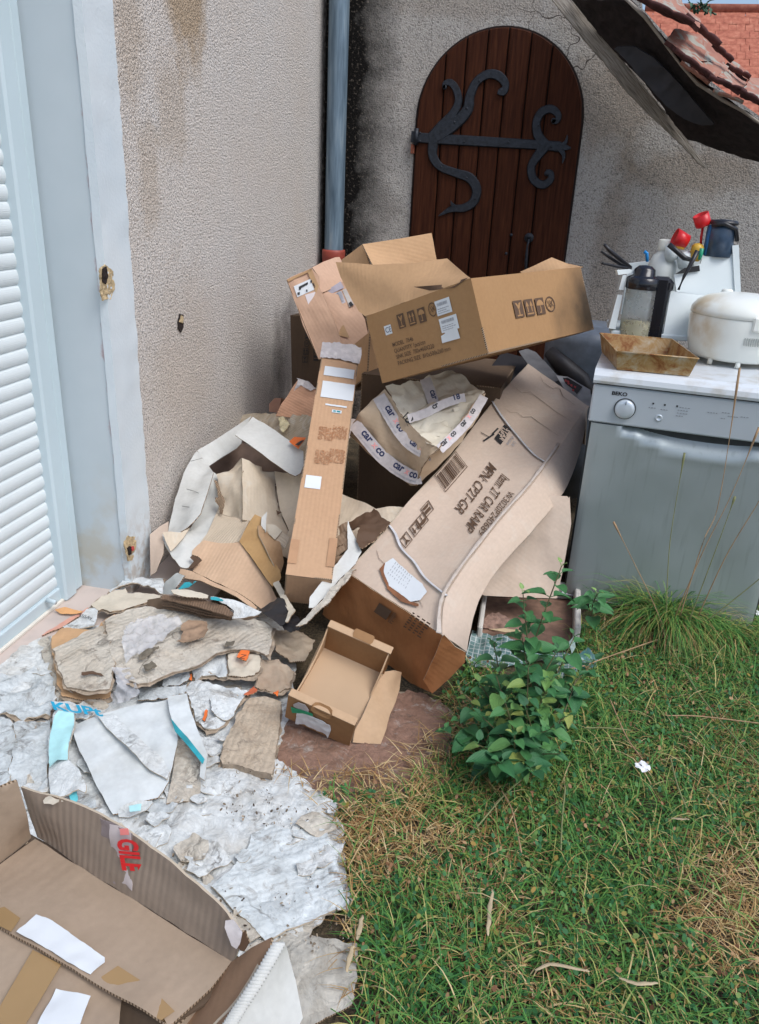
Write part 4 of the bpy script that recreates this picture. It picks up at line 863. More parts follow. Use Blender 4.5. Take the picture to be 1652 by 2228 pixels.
def ramp_uv(x, y):
    o = FR['6']; tgt = np.array([o[0] + x * o[2], o[1] + y * o[2]]); best = None
    for i in range(61):
        for j in range(25):
            p = rampS(i / 60, j / 24); v = RM.T @ (p - CAM); px = np.array([CX + F * v[0] / -v[2], CY - F * v[1] / -v[2]]); d_ = np.linalg.norm(px - tgt)
            if best is None or d_ < best[0]: best = (d_, i / 60, j / 24)
    return best[1], best[2]
for s_, x_, y_, sz, fk_, bd in (('MPN: CP2T-GR', 1020, 532, .086, 'ink_soft', .0006), ('Item: 2T CAR RAMP', 1075, 592, .086, 'ink_soft', .0006), ('W3020P240689', 1108, 668, .058, 'ink_soft', .0)):
    u_, v_ = ramp_uv(x_, y_); w_, v2 = ramp_uv(*{'M': (850, 745), 'I': (862, 880), 'W': (942, 884)}[s_[0]])
    ln = (u_ - w_) * 1.66; k = len(s_) * sz * .56
    fn0 = rmap(u_, v_); slope = (v2 - v_) * .46 / max(ln, .01)
    text(s_, (lambda x, y, l=0, fn0=fn0, sl=slope: fn0(x, y + sl * x, l)), sz, M['ink_soft'] if fk_ == 'ink_soft' else M['greyp'], rb, 0, 0, ln / k, 'printed_text', bold=bd)
u_, v_ = ramp_uv(870, 545); fn = rmap(u_ + .02, v_ - .03); b = MB(); barcode(b, fn, 0, -.045, .17, .085, 0, 0, 7)
rect(b, fn, -.01, .048, .19, .004); rect(b, fn, -.01, -.055, .19, .003); rect(b, fn, -.01, -.055, .003, .103); rect(b, fn, .177, -.055, .003, .103); b.build('printed_barcode', M['ink_soft'], rb)
for k_, x_, y_ in (('hands', 735, 712), ('umbrella', 700, 755), ('up', 660, 800), ('glass', 612, 855)):
    u_, v_ = ramp_uv(x_, y_); fn = rmap(u_, v_); b = MB(); symbol(b, fn, k_, 0, 0, .065, .055, outline=True); b.build('printed_symbol', [M['ink_soft'], m_rk], rb)
u_, v_ = ramp_uv(1075, 352); fn = rmap(u_, v_); b = MB(); rect(b, fn, 0, 0, .12, .050); lg = b.build('printed_logo', M['ink'], rb); text('STAR', fn, .034, m_rk, lg, .008, .026, 1.15, 'logo_text', lift=.0008, bold=.001); text('LIFT', fn, .030, m_rk, lg, .02, .003, 1.2, 'logo_text', lift=.0008, bold=.001)
b = MB()
for (x1, y1, x2, y2) in ((.10, -.02, .19, -.045), (.14, -.03, .165, -.085), (.05, -.02, .11, -.028)):
    rect(b, lambda x, y, l=0, a=(x1, y1, x2, y2): fn(a[0] + (a[2] - a[0]) * x, a[1] + (a[3] - a[1]) * x + y, l), 0, 0, 1, .009, 0, 0, 6, 1)
b.build('printed_logo', M['ink'], rb)
text('Active', fn, .028, M['greyp'], rb, .02, .072, 1, 'printed_text'); text('Lift', fn, .028, M['greyp'], rb, .04, .098, 1, 'printed_text')
m_cr = plain('crease_shadow_brown', (.36, .27, .21), .8, .2)
for (a1, a2) in (((1090, 270), (1340, 400)), ((1130, 160), (1400, 330)), ((1250, 130), (1420, 260)), ((480, 960), (700, 1210))):
    Pc_ = [rampS(*ramp_uv(a1[0] + (a2[0] - a1[0]) * f_, a1[1] + (a2[1] - a1[1]) * f_ + 8 * math.sin(9 * f_))) + np.array([0, -.0012, .0034]) for f_ in np.linspace(0, 1, 12)]; b = MB(); b.tube(Pc_, [.0006 + .0014 * math.sin(math.pi * k / 11) for k in range(12)], 4, flat=.3); b.build('crease', m_cr, rb)
# plastic straps
for s_ in (((1030, 242), (1075, 310), (1150, 410), (1215, 490), (1265, 535)), ((535, 825), (580, 870), (600, 930), (650, 1010), (720, 1085), (850, 1172))):
    P = []
    for x_, y_ in s_: u_, v_ = ramp_uv(x_, y_); P.append(rampS(u_, v_) + np.array([0, -.004, .006]))
    L = loft([P], 24)[0]; b = MB(); b.tube(L, .0062, 8, flat=.35); b.build('plastic_strap', plain('white_strap', (.58, .58, .60), .35, .15), rb)
V = [NM[i] + np.array([-.01, -.006, .008]) for i in range(0, 52)]; b = MB(); b.tube(V, [.004 + .008 * abs(nz((i * .3, 0, 0), 1, 2)) for i in range(52)], 8, flat=.22); b.build('edge_tape', card('scuffed_pale_edge', (.55, .48, .42), (.42, .34, .27), .8, .1, sc=20), rb)
u_, v_ = ramp_uv(545, 1010); fn = rmap(u_, v_)
lb6 = lambda s_: [rampS(*ramp_uv(*[float(c) for c in t_.split(',')])) + np.array([0, -.0036, .0078]) for t_ in s_.split()]
b = MB(); b.sheet(lb6('525,1005 560,995 600,1040 705,1110 715,1150 690,1195 640,1200 545,1115 510,1060'), cell=.006, thick=.0008, ragged=.003, m=(0, 0)); lo_ = b.build('torn_label', M['label'], rb)
b = MB(); b.sheet(lb6('500,1045 520,1010 545,1115 650,1200 690,1200 670,1215 600,1200 530,1130'), cell=.006, thick=.0004, ragged=.003, m=(0, 0)); b.build('glue_stain', plain('brown_glue_stain', (.22, .09, .04), .8, .3), rb)
b = MB(); fn = rmap(*ramp_uv(555, 1020))
for k in range(9):
    rr3 = random.Random(k); xx = -.004 * k
    for j in range(4): rect(b, fn, -.02 - k * 0 + .016 * k * 0 + j * .028, .005 + k * .013, .02 * rr3.uniform(.4, 1), .003, 0, .006)
b.build('label_print', M['greyp'], lo_)
pe = [np.array(p) for p in q('6', '395,1215,y2.27')]; nE = np.cross(e0[1] - e0[0], e0[5] - e0[0]); UE = (e0[1] - e0[0]); VE = -(e0[5] - e0[0])
fE = flat_map(e0[5], UE, VE, .006)
def locE(x, y): p = onplane('6', x, y, e0[5], nE) - e0[5]; U1 = UE / np.linalg.norm(UE); V1 = VE / np.linalg.norm(VE); return np.dot(p, U1), np.dot(p, V1)
b = MB(); x_, y_ = locE(400, 1255); rect(b, fE, x_, y_, .060, .050); 
for k in range(9): rect(b, fE, x_ + .068, y_ + .006 * k, .022 * random.Random(k).uniform(.5, 1), .003)
b.build('printed_block', M['ink_soft'], rb)
b = MB(); x_, y_ = locE(520, 1345); r_ = random.Random(9)
for k in range(7):
    for j in range(4): rect(b, fE, x_ + .021 * j, y_ + .012 * k - .03, r_.uniform(.008, .018), .006)
b.build('printed_block', M['ink_soft'], rb)
# ================================================================== small open mailer box
S_ = .965; sc3 = lambda p: CAM + (np.array(p) - CAM) * S_
m0 = sc3((-.608, 1.857, .008)); mx = sc3((-.403, 1.837, -.044)) - m0; my = (sc3((-.556, 2.134, .105)) - m0); mz = (sc3((-.582, 1.81, .13)) - m0)
mb = thing('small_open_box', m0, 'small open tan mailing box with torn white sticker and green stripe', 'cardboard box')
m_ml = card('smooth_tan_board', (.50, .34, .21), (.42, .26, .13), .3, .0, sc=5, crease=.1); m_mli = card('brown_outer_board', (.30, .165, .075), (.23, .12, .05), .6, .08, sc=5)
mc = lambda i, j, k: m0 + mx * i + my * j + mz * k
b = MB(); b.quad(mc(0, .04, .05), mc(1, .04, .05), mc(1, .97, .05), mc(0, .97, .05), (16, 16), amp=.001, freq=6, thick=.003, m=(0, 0)); b.build('base', plain('smooth_tan_base', (.46, .32, .20), .85, .07, sc=5, bump=0), mb)
b = MB(); b.box(mc(0, 0, 0), mx, my * .012, mz * .96); b.build('front_wall', m_mli, mb)
tb = .085; b = MB(); b.quad(mc(0, -.002, .965), mc(1, -.002, .965), mc(1, tb, .95), mc(0, tb, .95), (24, 3), thick=.003, m=(0, 0), amp=.001); b.quad(mc(0, tb, .95), mc(1, tb, .95), mc(1, tb - .01, .08), mc(0, tb - .01, .08), (16, 3), thick=.003, m=(0, 0)); b.build('front_fold', m_ml, mb)
def hole(par, pts, mt, nm='thumb_notch', lift=.004):
    b = MB(); b.sheet([p for p in pts], cell=.004, thick=.0012, m=(0, 0)); return b.build(nm, mt, par)
P = [mc(.33 + .34 * a, -.010 - (0), .965 - .0 + .02) for a in (0,)]; 
hole(mb, [mc(x_, y_, z_) for x_, y_, z_ in ((.36, -.015, .84), (.40, -.015, .78), (.62, -.015, .78), (.66, -.012, .86), (.66, -.006, 1.0), (.64, .035, 1.005), (.58, .055, 1.005), (.44, .055, 1.005), (.38, .035, 1.005), (.36, -.004, 1.0))], m_mli)
b = MB(); b.quad(mc(0, .94, 0), mc(1, .94, 0), mc(1, .94, .96), mc(0, .94, .96), (16, 8), thick=-.003, m=(1, 1), amp=.001); b.quad(mc(-.01, .92, .965), mc(1.01, .92, .965), mc(1.01, 1.0, .99), mc(-.01, 1.0, .99), (16, 3), thick=.005, m=(0, 0)); b.quad(mc(0, 1, 0), mc(1, 1, 0), mc(1, 1, .98), mc(0, 1, .98), (8, 4), thick=.003, m=(1, 1)); b.build('back_wall', [m_ml, m_mli], mb)
hole(mb, [mc(x_, y_, z_) for x_, y_, z_ in ((.40, .925, .98), (.38, .96, 1.005), (.38, 1.0, 1.03), (.40, 1.02, 1.04), (.68, 1.02, 1.04), (.70, 1.0, 1.03), (.70, .95, 1.0), (.68, .92, .98))], m_mli)
b = MB(); b.sheet([mc(.42, .935, .18), mc(.70, .935, .18), mc(.70, .935, .02), mc(.42, .935, .02)], cell=.01, thick=.002, m=(0, 0)); b.build('finger_slot', plain('grey_slot', (.16, .15, .13), .8), mb)
b = MB(); b.sheet([mc(0, .09, 0), mc(0, .97, 0), mc(0, .97, .95), mc(0.02, .80, .62), mc(.02, .55, .32), mc(.02, .09, .42)], cell=.01, thick=.004, m=(0, 0), toward=mc(1, .5, .5)); b.sheet([mc(-.03, .3, 0), mc(-.1, .97, 0.0), mc(-.03, .97, .5), mc(.0, .5, .35)], cell=.01, thick=.003, m=(0, 0)); b.build('side_wall', m_ml, mb)
b = MB(); b.sheet([mc(.97, .60, 0.05), mc(.97, .95, 0), mc(.99, .95, .95), mc(.99, .80, .60)], cell=.01, thick=.004, m=(0, 0)); b.build('side_wall', m_ml, mb)
def shp(fr, s_, nm, par, mts, th=.004, cell=.01, amp=.003, ragged=0, seed=0, freq=9, mm=(0, 1), toward=None, fold=None):
    b = MB(); b.sheet(q(fr, s_), cell=cell, thick=th, m=mm, amp=amp, ragged=ragged, seed=seed, freq=freq, toward=toward, fold=fold); return b.build(nm, mts, par)
shp('b', '1165,850,z.09 1250,725,z.11 1330,715,z.10 1412,735,z.07 1395,910,z.04 1280,1230,z.03 1210,1460,z.02 1080,1450,z.02 930,1440,z.03 945,1320,z.05 1060,1090,z.075', 'side_flap', mb, [m_ml, M['edge_pale']], amp=.006, freq=7)
shp('b', '935,1455,z.012 1080,1462,z.008 1190,1468,z.008 1215,1430,z.012 1100,1440,z.012', 'side_flap', mb, [m_ml, M['edge_pale']])
nF = np.cross(mx, mz); fF = lambda s_, l=.004: [onplane('b', *[float(c) for c in t_.split(',')], m0, nF) - my / np.linalg.norm(my) * l for t_ in s_.split()]
b = MB(); b.sheet(fF('355,1125 430,1118 500,1165 640,1235 690,1270 700,1320 670,1395 655,1360 560,1320 430,1255 340,1250'), cell=.006, amp=.003, freq=30, thick=.001, m=(0, 0)); b.build('torn_sticker', M['label'], mb)
b = MB(); b.sheet(fF('320,1050 370,1030 440,1055 480,1110 470,1140 400,1110 325,1075'), cell=.005, thick=.0008, m=(0, 0)); b.build('torn_sticker', plain('grey_sticker', (.42, .40, .40), .5), mb)
b = MB(); b.sheet(fF('295,1072 520,1140 522,1165 430,1140 310,1130', .006), cell=.005, thick=.0008, ragged=.002, m=(0, 0)); b.build('green_stripe', plain('green_tape', (.0, .26, .12), .5), mb)
# ================================================================== tape-striped crushed carton
cc_ = thing('crushed_taped_carton', q('c', '800,900,y2.85')[0], 'crushed tan carton wrapped in white tape printed car co, under the big brown carton', 'cardboard box')
m_cct = card('tan_crushed_board', (.52, .40, .28), (.45, .33, .21), .6, .1, sc=5); m_cin = card('cream_inner_board', (.74, .68, .55), (.62, .54, .40), .6, .05, sc=4, crease=1.2)
s1_ = '230,640,y2.98 350,500,y3.02 490,400,y3.06 545,480,y3.02 620,620,y2.96 760,790,y2.86 900,910,y2.76 1035,1005,y2.66 940,1085,y2.67 860,1190,y2.70 800,1380,y2.78 740,1378,y2.80 480,1180,y2.88 300,1040,y2.94 128,875,y3.0 165,740,y3.0'
shp('c', s1_, 'left_wall', cc_, [m_cct, M['edge']], amp=.010, freq=7, th=.005, cell=.009)
shp('c', '1035,1005,y2.66 1200,830,y2.78 1380,560,y2.95 1500,435,y3.06 1490,520,y3.04 1440,670,y2.98 1260,930,y2.86 1050,1160,y2.78 800,1382,y2.78 870,1190,y2.70 940,1080,y2.67', 'right_wall', cc_, [m_cct, M['edge']], amp=.006, freq=12, th=.005)
shp('c', '490,385,y3.07 560,345,y3.09 640,372,y3.1 740,310,y3.14 840,290,y3.18 900,420,y3.12 1000,620,y3.02 870,700,y2.97 760,740,y2.93 690,700,y2.92 620,600,y2.96 545,470,y3.03', 'inner_flap', cc_, [m_cin, M['edge_pale']], amp=.018, freq=9, th=.004, ragged=.002)
shp('c', '830,290,y3.18 1000,240,y3.26 1160,200,y3.30 1300,290,y3.26 1440,410,y3.16 1500,438,y3.08 1380,540,y3.05 1130,560,y3.06 1000,640,y3.03 900,430,y3.12', 'inner_flap', cc_, [m_cin, M['edge_pale']], amp=.020, freq=8, th=.004, ragged=.002)
shp('c', '730,760,y2.90 880,690,y2.97 1050,650,y3.0 1190,660,y2.97 1230,720,y2.95 1130,880,y2.82 1045,1000,y2.68 960,970,y2.70 850,880,y2.79', 'inner_flap', cc_, [m_cin, M['edge_pale']], amp=.012, freq=12, th=.004, ragged=.002)
shp('c', '1190,655,y2.97 1180,600,y2.99 1290,560,y3.02 1400,545,y3.02 1390,650,y2.95 1290,800,y2.86 1160,920,y2.78 1120,880,y2.83 1220,720,y2.94', 'inner_flap', cc_, [m_cin, M['edge_pale']], amp=.012, freq=14, th=.004, ragged=.002)
def tape_strip(par, fr, line, wpx, txts, off=.008, mt='tape_white', nm='printed_tape', depth=None):
    """strip along a photo line given as x,y,ydepth points; writing runs along it"""
    P = q(fr, line); P = [p + (CAM - p) / np.linalg.norm(CAM - p) * off for p in P]; L = loft([P], 30)[0]
    ln = [0]
    for a, c in zip(L, L[1:]): ln.append(ln[-1] + np.linalg.norm(c - a))
    def fn(x, y, l=0):
        i = max(0, min(len(L) - 2, int(np.searchsorted(ln, x)) - 1)); f_ = (x - ln[i]) / (ln[i + 1] - ln[i]); p = L[i] * (1 - f_) + L[i + 1] * f_
        tdir = L[min(i + 3, 30)] - L[max(i - 2, 0)]; tdir /= np.linalg.norm(tdir); vw = CAM - p; vw /= np.linalg.norm(vw); wdir = np.cross(vw, tdir); wdir /= np.linalg.norm(wdir)
        return p + wdir * y + vw * (l)
    b = MB(); rect(b, fn, 0, -wpx / 2, ln[-1], wpx, 0, 0, 30, 3, .0015, 4); tp = b.build(nm, M[mt], par)
    for s_, x_, y_, sz, col_, bd in txts: text(s_, fn, sz, M[col_], tp, x_ * ln[-1], y_, 1.1, 'tape_print', bold=bd, lift=.0015)
    return tp
M['pinkink'] = mat('pink_print', (.80, .35, .33), .6)
tx = [('car', .13, -.002, .042, 'ink_blue', .0012), ('x', .30, .0, .036, 'pinkink', .001), ('co', .36, -.002, .042, 'ink_blue', .0012), ('smart automotive solutions', .12, -.018, .012, 'greyp', 0), ('car', .62, -.002, .042, 'ink_blue', .0012), ('x', .79, .0, .036, 'pinkink', .001), ('co', .85, -.002, .042, 'ink_blue', .0012), ('smart automotive solutions', .60, -.018, .012, 'greyp', 0)]
tape_strip(cc_, 'c', '420,470,y3.04 520,640,y2.98 640,830,y2.90 760,960,y2.82 900,1040,y2.74 960,1060,y2.70', .052, tx, .014)
tape_strip(cc_, 'c', '165,745,y2.99 300,910,y2.94 440,1070,y2.90 600,1200,y2.84 760,1290,y2.78 850,1290,y2.76', .052, tx, .014)
tape_strip(cc_, 'c', '890,290,y3.16 950,450,y3.10 1010,640,y3.02', .045, [('car', .35, 0, .036, 'ink_blue', .0008), ('co', .72, 0, .036, 'ink_blue', .0008)], .022)
tape_strip(cc_, 'c', '1040,1010,y2.68 1200,860,y2.78 1330,720,y2.88 1440,560,y2.98 1490,470,y3.02', .036, [('car', .05, 0, .03, 'ink', .001), ('x', .18, 0, .03, 'pinkink', .001), ('co', .24, 0, .03, 'ink', .001), ('car', .45, 0, .03, 'ink', .001), ('x', .62, 0, .03, 'pinkink', .001), ('co', .7, 0, .03, 'ink', .001)], .014)
shp('c', '640,560,y3.02 900,470,y3.12 1250,420,y3.14 1440,500,y3.04 1300,760,y2.92 1080,920,y2.80 800,820,y2.86', 'inner_flap', cc_, [m_cin, M['edge_pale']], amp=.022, freq=8, th=.004)
tape_strip(cc_, 'c', '720,700,y2.90 900,640,y2.96 1100,540,y3.02 1300,480,y3.07', .034, [('cr', .45, 0, .03, 'ink', .001), ('18', .8, 0, .03, 'ink_blue', .001)], .026)
tp = tape_strip(cc_, 'c', '640,670,y2.93 690,720,y2.90 720,780,y2.88', .001, [('18', .1, .0, .045, 'ink', .0008)], .016, 'ink')
# ================================================================== tall carton with labels behind, dark carton, others at the back
tc = thing('labelled_carton', q('a', '700,900,y3.6')[0], 'pinkish brown carton with white shipping labels and a split front, leaning by the wall', 'cardboard box')
pk = M['pink']
shp('a', '270,600,y3.60 400,530,y3.62 540,475,y3.64 620,560,y3.62 620,690,y3.58 655,740,y3.56 700,850,y3.54 780,1030,y3.50 855,1235,y3.46 880,1330,y3.44 620,1475,y3.42 560,1350,y3.45 450,1110,y3.50 380,900,y3.54 300,700,y3.58', 'front_wall', tc, [pk, M['edge']], amp=.006, freq=6)
shp('a', '545,470,y3.66 680,400,y3.72 800,355,y3.78 850,352,y3.80 880,400,y3.80 900,640,y3.70 655,742,y3.60 615,640,y3.62 620,560,y3.64', 'top_flap', tc, [pk, M['edge']], amp=.005, freq=6)
shp('a', '658,742,y3.62 760,690,y3.66 900,610,y3.68 1000,800,y3.62 1130,1040,y3.56 1190,1340,y3.48 1080,1400,y3.46 900,1400,y3.46 860,1235,y3.50 780,1030,y3.54', 'front_wall', tc, [pk, M['edge']], amp=.006, freq=6, seed=4)
A0, A1, A2 = q('a', '270,600,y3.60 620,1475,y3.42 540,475,y3.64'); Ut = A2 - A0; Vt = A0 - A1; nT = np.cross(Ut, Vt)
def pl4(par, fr, pts, P, n, nm, mt, l=.008, cell=.006, amp=0):
    tw = lambda p: p + (CAM - p) / np.linalg.norm(CAM - p) * l
    b = MB(); b.sheet([tw(onplane(fr, *[float(c) for c in t_.split(',')], P, n)) for t_ in pts.split()], cell=cell, thick=.0008, amp=amp, freq=30, m=(0, 0)); return b.build(nm, mt, par)
l1 = pl4(tc, 'a', '345,675 545,585 585,705 385,795', A0, nT, 'shipping_label', M['label'])
for s_ in ('400,680 500,628 502,650 430,690 418,715 405,712', '527,612 545,605 548,630 532,635', '480,712 495,708 497,730 484,735', '385,745 410,735 412,765 390,770', '550,640 556,638 575,690 569,692', '560,636 566,634 582,684 577,686'): pl4(l1, 'a', s_, A0, nT, 'label_print', M['ink'], .012, .003)
pl4(tc, 'a', '470,770 585,735 625,870 520,915', A0, nT, 'shipping_label', plain('pinkish_label', (.66, .60, .60), .5, .04))
for s_ in ('490,500 540,480 700,860 640,880', '640,880 700,860 830,1200 740,1200', '272,600 540,478 545,500 285,625'): pl4(tc, 'a', s_, A0, nT, 'packing_tape', plain('tan_tape', (.42, .26, .13), .3, .1), .009, .01)
pR = q('a', '800,900,y3.60')[0]; nR2 = np.cross(q('a', '900,610,y3.68')[0] - pR, q('a', '1190,1340,y3.48')[0] - pR)
pl4(tc, 'a', '680,740 860,620 900,690 710,780', pR, nR2, 'side_label', plain('violet_grey_label', (.40, .37, .42), .5), .012)
l2 = pl4(tc, 'a', '790,760 870,725 918,850 850,880', pR, nR2, 'side_label', plain('violet_grey_label', (.45, .42, .44), .5), .012)
pl4(l2, 'a', '825,740 860,728 895,835 875,845', pR, nR2, 'label_print', M['greyp'], .015, .004)
l2 = pl4(tc, 'a', '880,715 920,700 1010,880 960,905', pR, nR2, 'side_label', plain('violet_grey_label', (.50, .47, .44), .5), .012)
pl4(l2, 'a', '950,860 975,840 1005,880 965,895', pR, nR2, 'label_print', M['ink'], .015, .003)
pl4(tc, 'a', '690,800 740,770 960,1240 850,1220', pR, nR2, 'packing_tape', plain('tan_tape', (.42, .26, .13), .3, .1), .010, .01)
# rear body of that carton
b = MB(); pA, pB, pC, pD = q('a', '270,600,y3.60 620,1475,y3.42 1190,1340,y3.48 850,352,y3.80'); bk = np.array([.10, .34, .02])
b.quad(pA, pB, pB + bk, pA + bk, (6, 6), thick=.004, m=(0, 1)); b.quad(pB, pC, pC + bk, pB + bk, (6, 6), thick=.004); b.build('carton_back', [pk, M['edge']], tc)
def block(name, lab, cat, O, a, c, e, mt, amp=.005, parts=()):
    o = thing(name, O, lab, cat); carton(o, np.array(O, float), np.array(a, float), np.array(c, float), np.array(e, float), mt, amp=amp, open_top=False); return o
d0 = at(636, 850, 'y', 3.9); d1 = at(632, 686, 'y', 3.9); d2 = at(800, 850, 'y', 3.75)
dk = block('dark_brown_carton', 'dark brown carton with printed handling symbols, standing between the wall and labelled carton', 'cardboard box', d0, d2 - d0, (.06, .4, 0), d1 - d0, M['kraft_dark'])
nD = np.cross(d2 - d0, d1 - d0)
fD = flat_map(d0, d2 - d0, d1 - d0, .008)
def loD(x, y): p = onplane('a', x, y, d0, nD) - d0; U1 = (d2 - d0) / np.linalg.norm(d2 - d0); V1 = (d1 - d0) / np.linalg.norm(d1 - d0); return np.dot(p, U1), np.dot(p, V1)
for k_, x_, y_ in (('hands', 418, 1275), ('ring', 418, 1360), ('up', 418, 1445), ('glass', 418, 1530)):
    a_, c_ = loD(x_, y_); b = MB(); symbol(b, fD, k_, a_, c_, .032, .034, outline=k_ != 'ring'); b.build('printed_symbol', [M['ink'], M['kraft_dark']], dk)
a_, c_ = loD(540, 1530); b = MB(); symbol(b, fD, 'up', a_, c_, .034, .15, outline=True); b.build('printed_symbol', [M['ink'], M['kraft_dark']], dk)
wv_ = card('rippled_pink_board', (.58, .33, .21), (.50, .27, .16), .6, .5, sc=4, freq=500)
o = thing('rippled_panel', q('D', '640,870,y3.5')[0], 'salmon tinted folded carton with clear tape on top, between wall and long narrow carton', 'cardboard box')
shp('D', '600,905,y3.40 612,880,y3.42 640,838,y3.48 650,824,y3.50 672,832,y3.50 700,860,y3.48 700,915,y3.40', 'panel', o, [wv_, M['edge']], amp=.006, freq=20)
shp('D', '650,824,y3.49 645,822,y3.5 672,830,y3.5 690,845,y3.49 676,850,y3.47 655,838,y3.48 640,850,y3.46', 'clear_tape', o, [M['tape_white']], th=.001, amp=.008, freq=30, mm=(0, 0), cell=.006)
o = tag(shp('D', '586,878,y3.9 598,866,y3.9 612,866,y3.9 606,898,y3.88 586,896,y3.88', 'small_parcel', None, [plain('peach_card', (.55, .30, .20), .8, .1)], th=.05, mm=(0, 0)), 'tiny peach coloured parcel with grey label peeking out against the stucco wall', 'parcel')
pr_ = q('3', '470,640,y3.5')[0]
block('brown_side_carton', 'small brown open carton wedged behind the top of the long narrow carton', 'cardboard box', at(760, 850, 'y', 3.45), at(800, 820, 'y', 3.42) - at(760, 850, 'y', 3.45), (.05, .2, 0), (.0, .02, .20), M['kraft'])
# support mass under the top cartons
block('under_carton', 'brown carton coloured dark as shade, filling the dark gap beneath the big open carton', 'cardboard box', (-.75, 3.38, .02), (.62, -.02, 0), (.05, .6, 0), (0, 0, .70), M['kraft_dark'])
bc_ = thing('black_carton', q('D', '1110,800,y3.3')[0], 'black printed carton wedged between the taped carton and the car ramp carton', 'cardboard box')
b = MB(); pA, pB, pC, pD = q('D', '1030,850,y3.55 1093,765,y3.95 1190,790,y3.92 1125,880,y3.58'); dn2 = np.array([0, .04, -.28])
b.quad(pA, pD, pC, pB, (8, 8), amp=.003, thick=.004, m=(0, 0)); b.quad(pA + dn2, pD + dn2, pD, pA, (8, 8), amp=.003, thick=.004, m=(0, 0)); b.quad(pD + dn2, pC + dn2, pC, pD, (8, 8), amp=.003, thick=.004, m=(0, 0)); b.build('carton_body', M['blackcard'], bc_)
shp('3', '1185,555,y3.80 1225,545,y3.85 1260,560,y3.85 1345,650,y3.66 1370,675,y3.62 1340,690,y3.60 1225,615,y3.72', 'grey_edge', bc_, [plain('dark_grey_card', (.12, .12, .125), .6, .2)], mm=(0, 0))
wkt = thing('printed_carton', q('D', '1250,840,y3.45')[0], 'black and red printed carton with a white torn edge between ramp carton and dishwasher', 'cardboard box')
shp('3', '1350,662,y3.60 1400,668,y3.60 1500,725,y3.54 1505,800,y3.52 1460,800,y3.52 1380,715,y3.56', 'panel', wkt, [plain('grey_white_card', (.42, .42, .43), .6, .15, sc=30)], mm=(0, 0), cell=.006)
shp('3', '1378,672,y3.57 1400,672,y3.57 1465,712,y3.54 1440,745,y3.52 1415,718,y3.54 1390,698,y3.56', 'dark_print', wkt, [M['blackcard']], mm=(0, 0), cell=.005, th=.002)
for x_, y_ in ((1387, 680), (1400, 692), (1412, 700), (1428, 708), (1420, 722), (1398, 684)):
    shp('3', f'{x_},{y_},y3.53 {x_ + 9},{y_ + 3},y3.53 {x_ + 8},{y_ + 12},y3.53 {x_ - 1},{y_ + 8},y3.53', 'red_print', wkt, [plain('faded_red_print', (.5, .07, .08), .6)], mm=(0, 0), cell=.003, th=.001)
bn = thing('grey_tub', q('D', '1245,760,y3.75')[0], 'dark blue grey plastic tub standing behind the dishwasher corner, under the big carton', 'tub')
p = at(1262, 900, 'y', 3.95); p[2] = .1; b = MB(); b.lathe(p, [(0, .0), (.17, .0), (.20, .3), (.215, .76), (.20, .80), (.15, .83), (0, .84)], 36); b.build('tub_body', plain('blue_grey_plastic', (.13, .155, .19), .4, .2), bn)
b = MB(); b.tube([at(1195, 765, 'y', 3.80), at(1225, 795, 'y', 3.76), at(1262, 830, 'y', 3.72), at(1285, 860, 'y', 3.70)], [.03, .045, .05, .03], 12); tag(b.build('black_bag_roll', M['blackcard']), 'rolled dark brown black plastic sheet lying before the blue grey tub', 'plastic sheet')
# pale panel leaning on the dishwasher, tray and mesh bag
o = tag(shp('D', '1080,1180,y2.72 1160,1075,y2.78 1240,1080,y2.80 1243,1140,y2.76 1228,1225,y2.70 1212,1302,y2.66 1140,1300,y2.60 1055,1296,y2.56 1040,1290,y2.56', 'cardboard_panel', None, [m_rk, M['edge_pale']], th=.005, amp=.005, freq=5), 'pale pinkish flat cardboard panel leaning against the dishwasher behind the car ramp carton', 'cardboard')
ty = thing('polystyrene_tray', q('D', '1130,1340,z.05')[0], 'dirty white open tray lying on the ground below the leaning cardboard panel', 'tray')
m_ps = plain('dirty_polystyrene', (.58, .55, .50), .8, .12, sc=25, bump=.4, dist=.003)
A_, B_, C_, D_ = q('D', '1035,1400,z.02 1245,1400,z.02 1246,1305,z.02 1050,1298,z.02'); up9 = np.array([0, 0, .07])
b = MB()
b.quad(A_, B_, C_, D_, (6, 6), thick=.004, m=(1, 1))
b.box(D_, C_ - D_, np.array([0, .02, 0]), up9, bev=.005); b.box(B_, C_ - B_, np.array([.022, 0, 0]), up9, bev=.005); b.box(A_, D_ - A_, np.array([.018, 0, 0]), up9, bev=.005)
b.build('tray_body', [m_ps, plain('brown_dirt', (.22, .13, .09), .9, .4)], ty)
shp('e', '330,420,z.03 420,320,z.035 500,310,z.04 640,370,z.03 860,440,z.03 900,480,z.02 500,470,z.02', 'dirt_crust', ty, [plain('brown_crust', (.27, .17, .13), .9, .4, sc=50, bump=1, dist=.004)], amp=.008, freq=40, ragged=.006, mm=(0, 0))
shp('e', '430,445,z.05 560,438,z.055 680,455,z.05 690,468,z.05 560,470,z.045', 'dry_stick', ty, [plain('straw_stick', (.55, .42, .25), .8)], th=.006, mm=(0, 0), cell=.006)
mg = thing('mesh_bag', q('D', '1100,1420,z.04')[0], 'grey green plastic bag with white grid pattern, crumpled beside the leafy weed', 'bag')
m_ms = mat('grid_plastic', (.10, .19, .18), .35); t = NT(m_ms); uvx = t.xyz(t.co('UV'))
ga = t.math('ABSOLUTE', t.math('SINE', t.math('MULTIPLY', uvx[0], 175))); gb = t.math('ABSOLUTE', t.math('SINE', t.math('MULTIPLY', uvx[1], 175))); gm = t.math('MINIMUM', ga, gb)
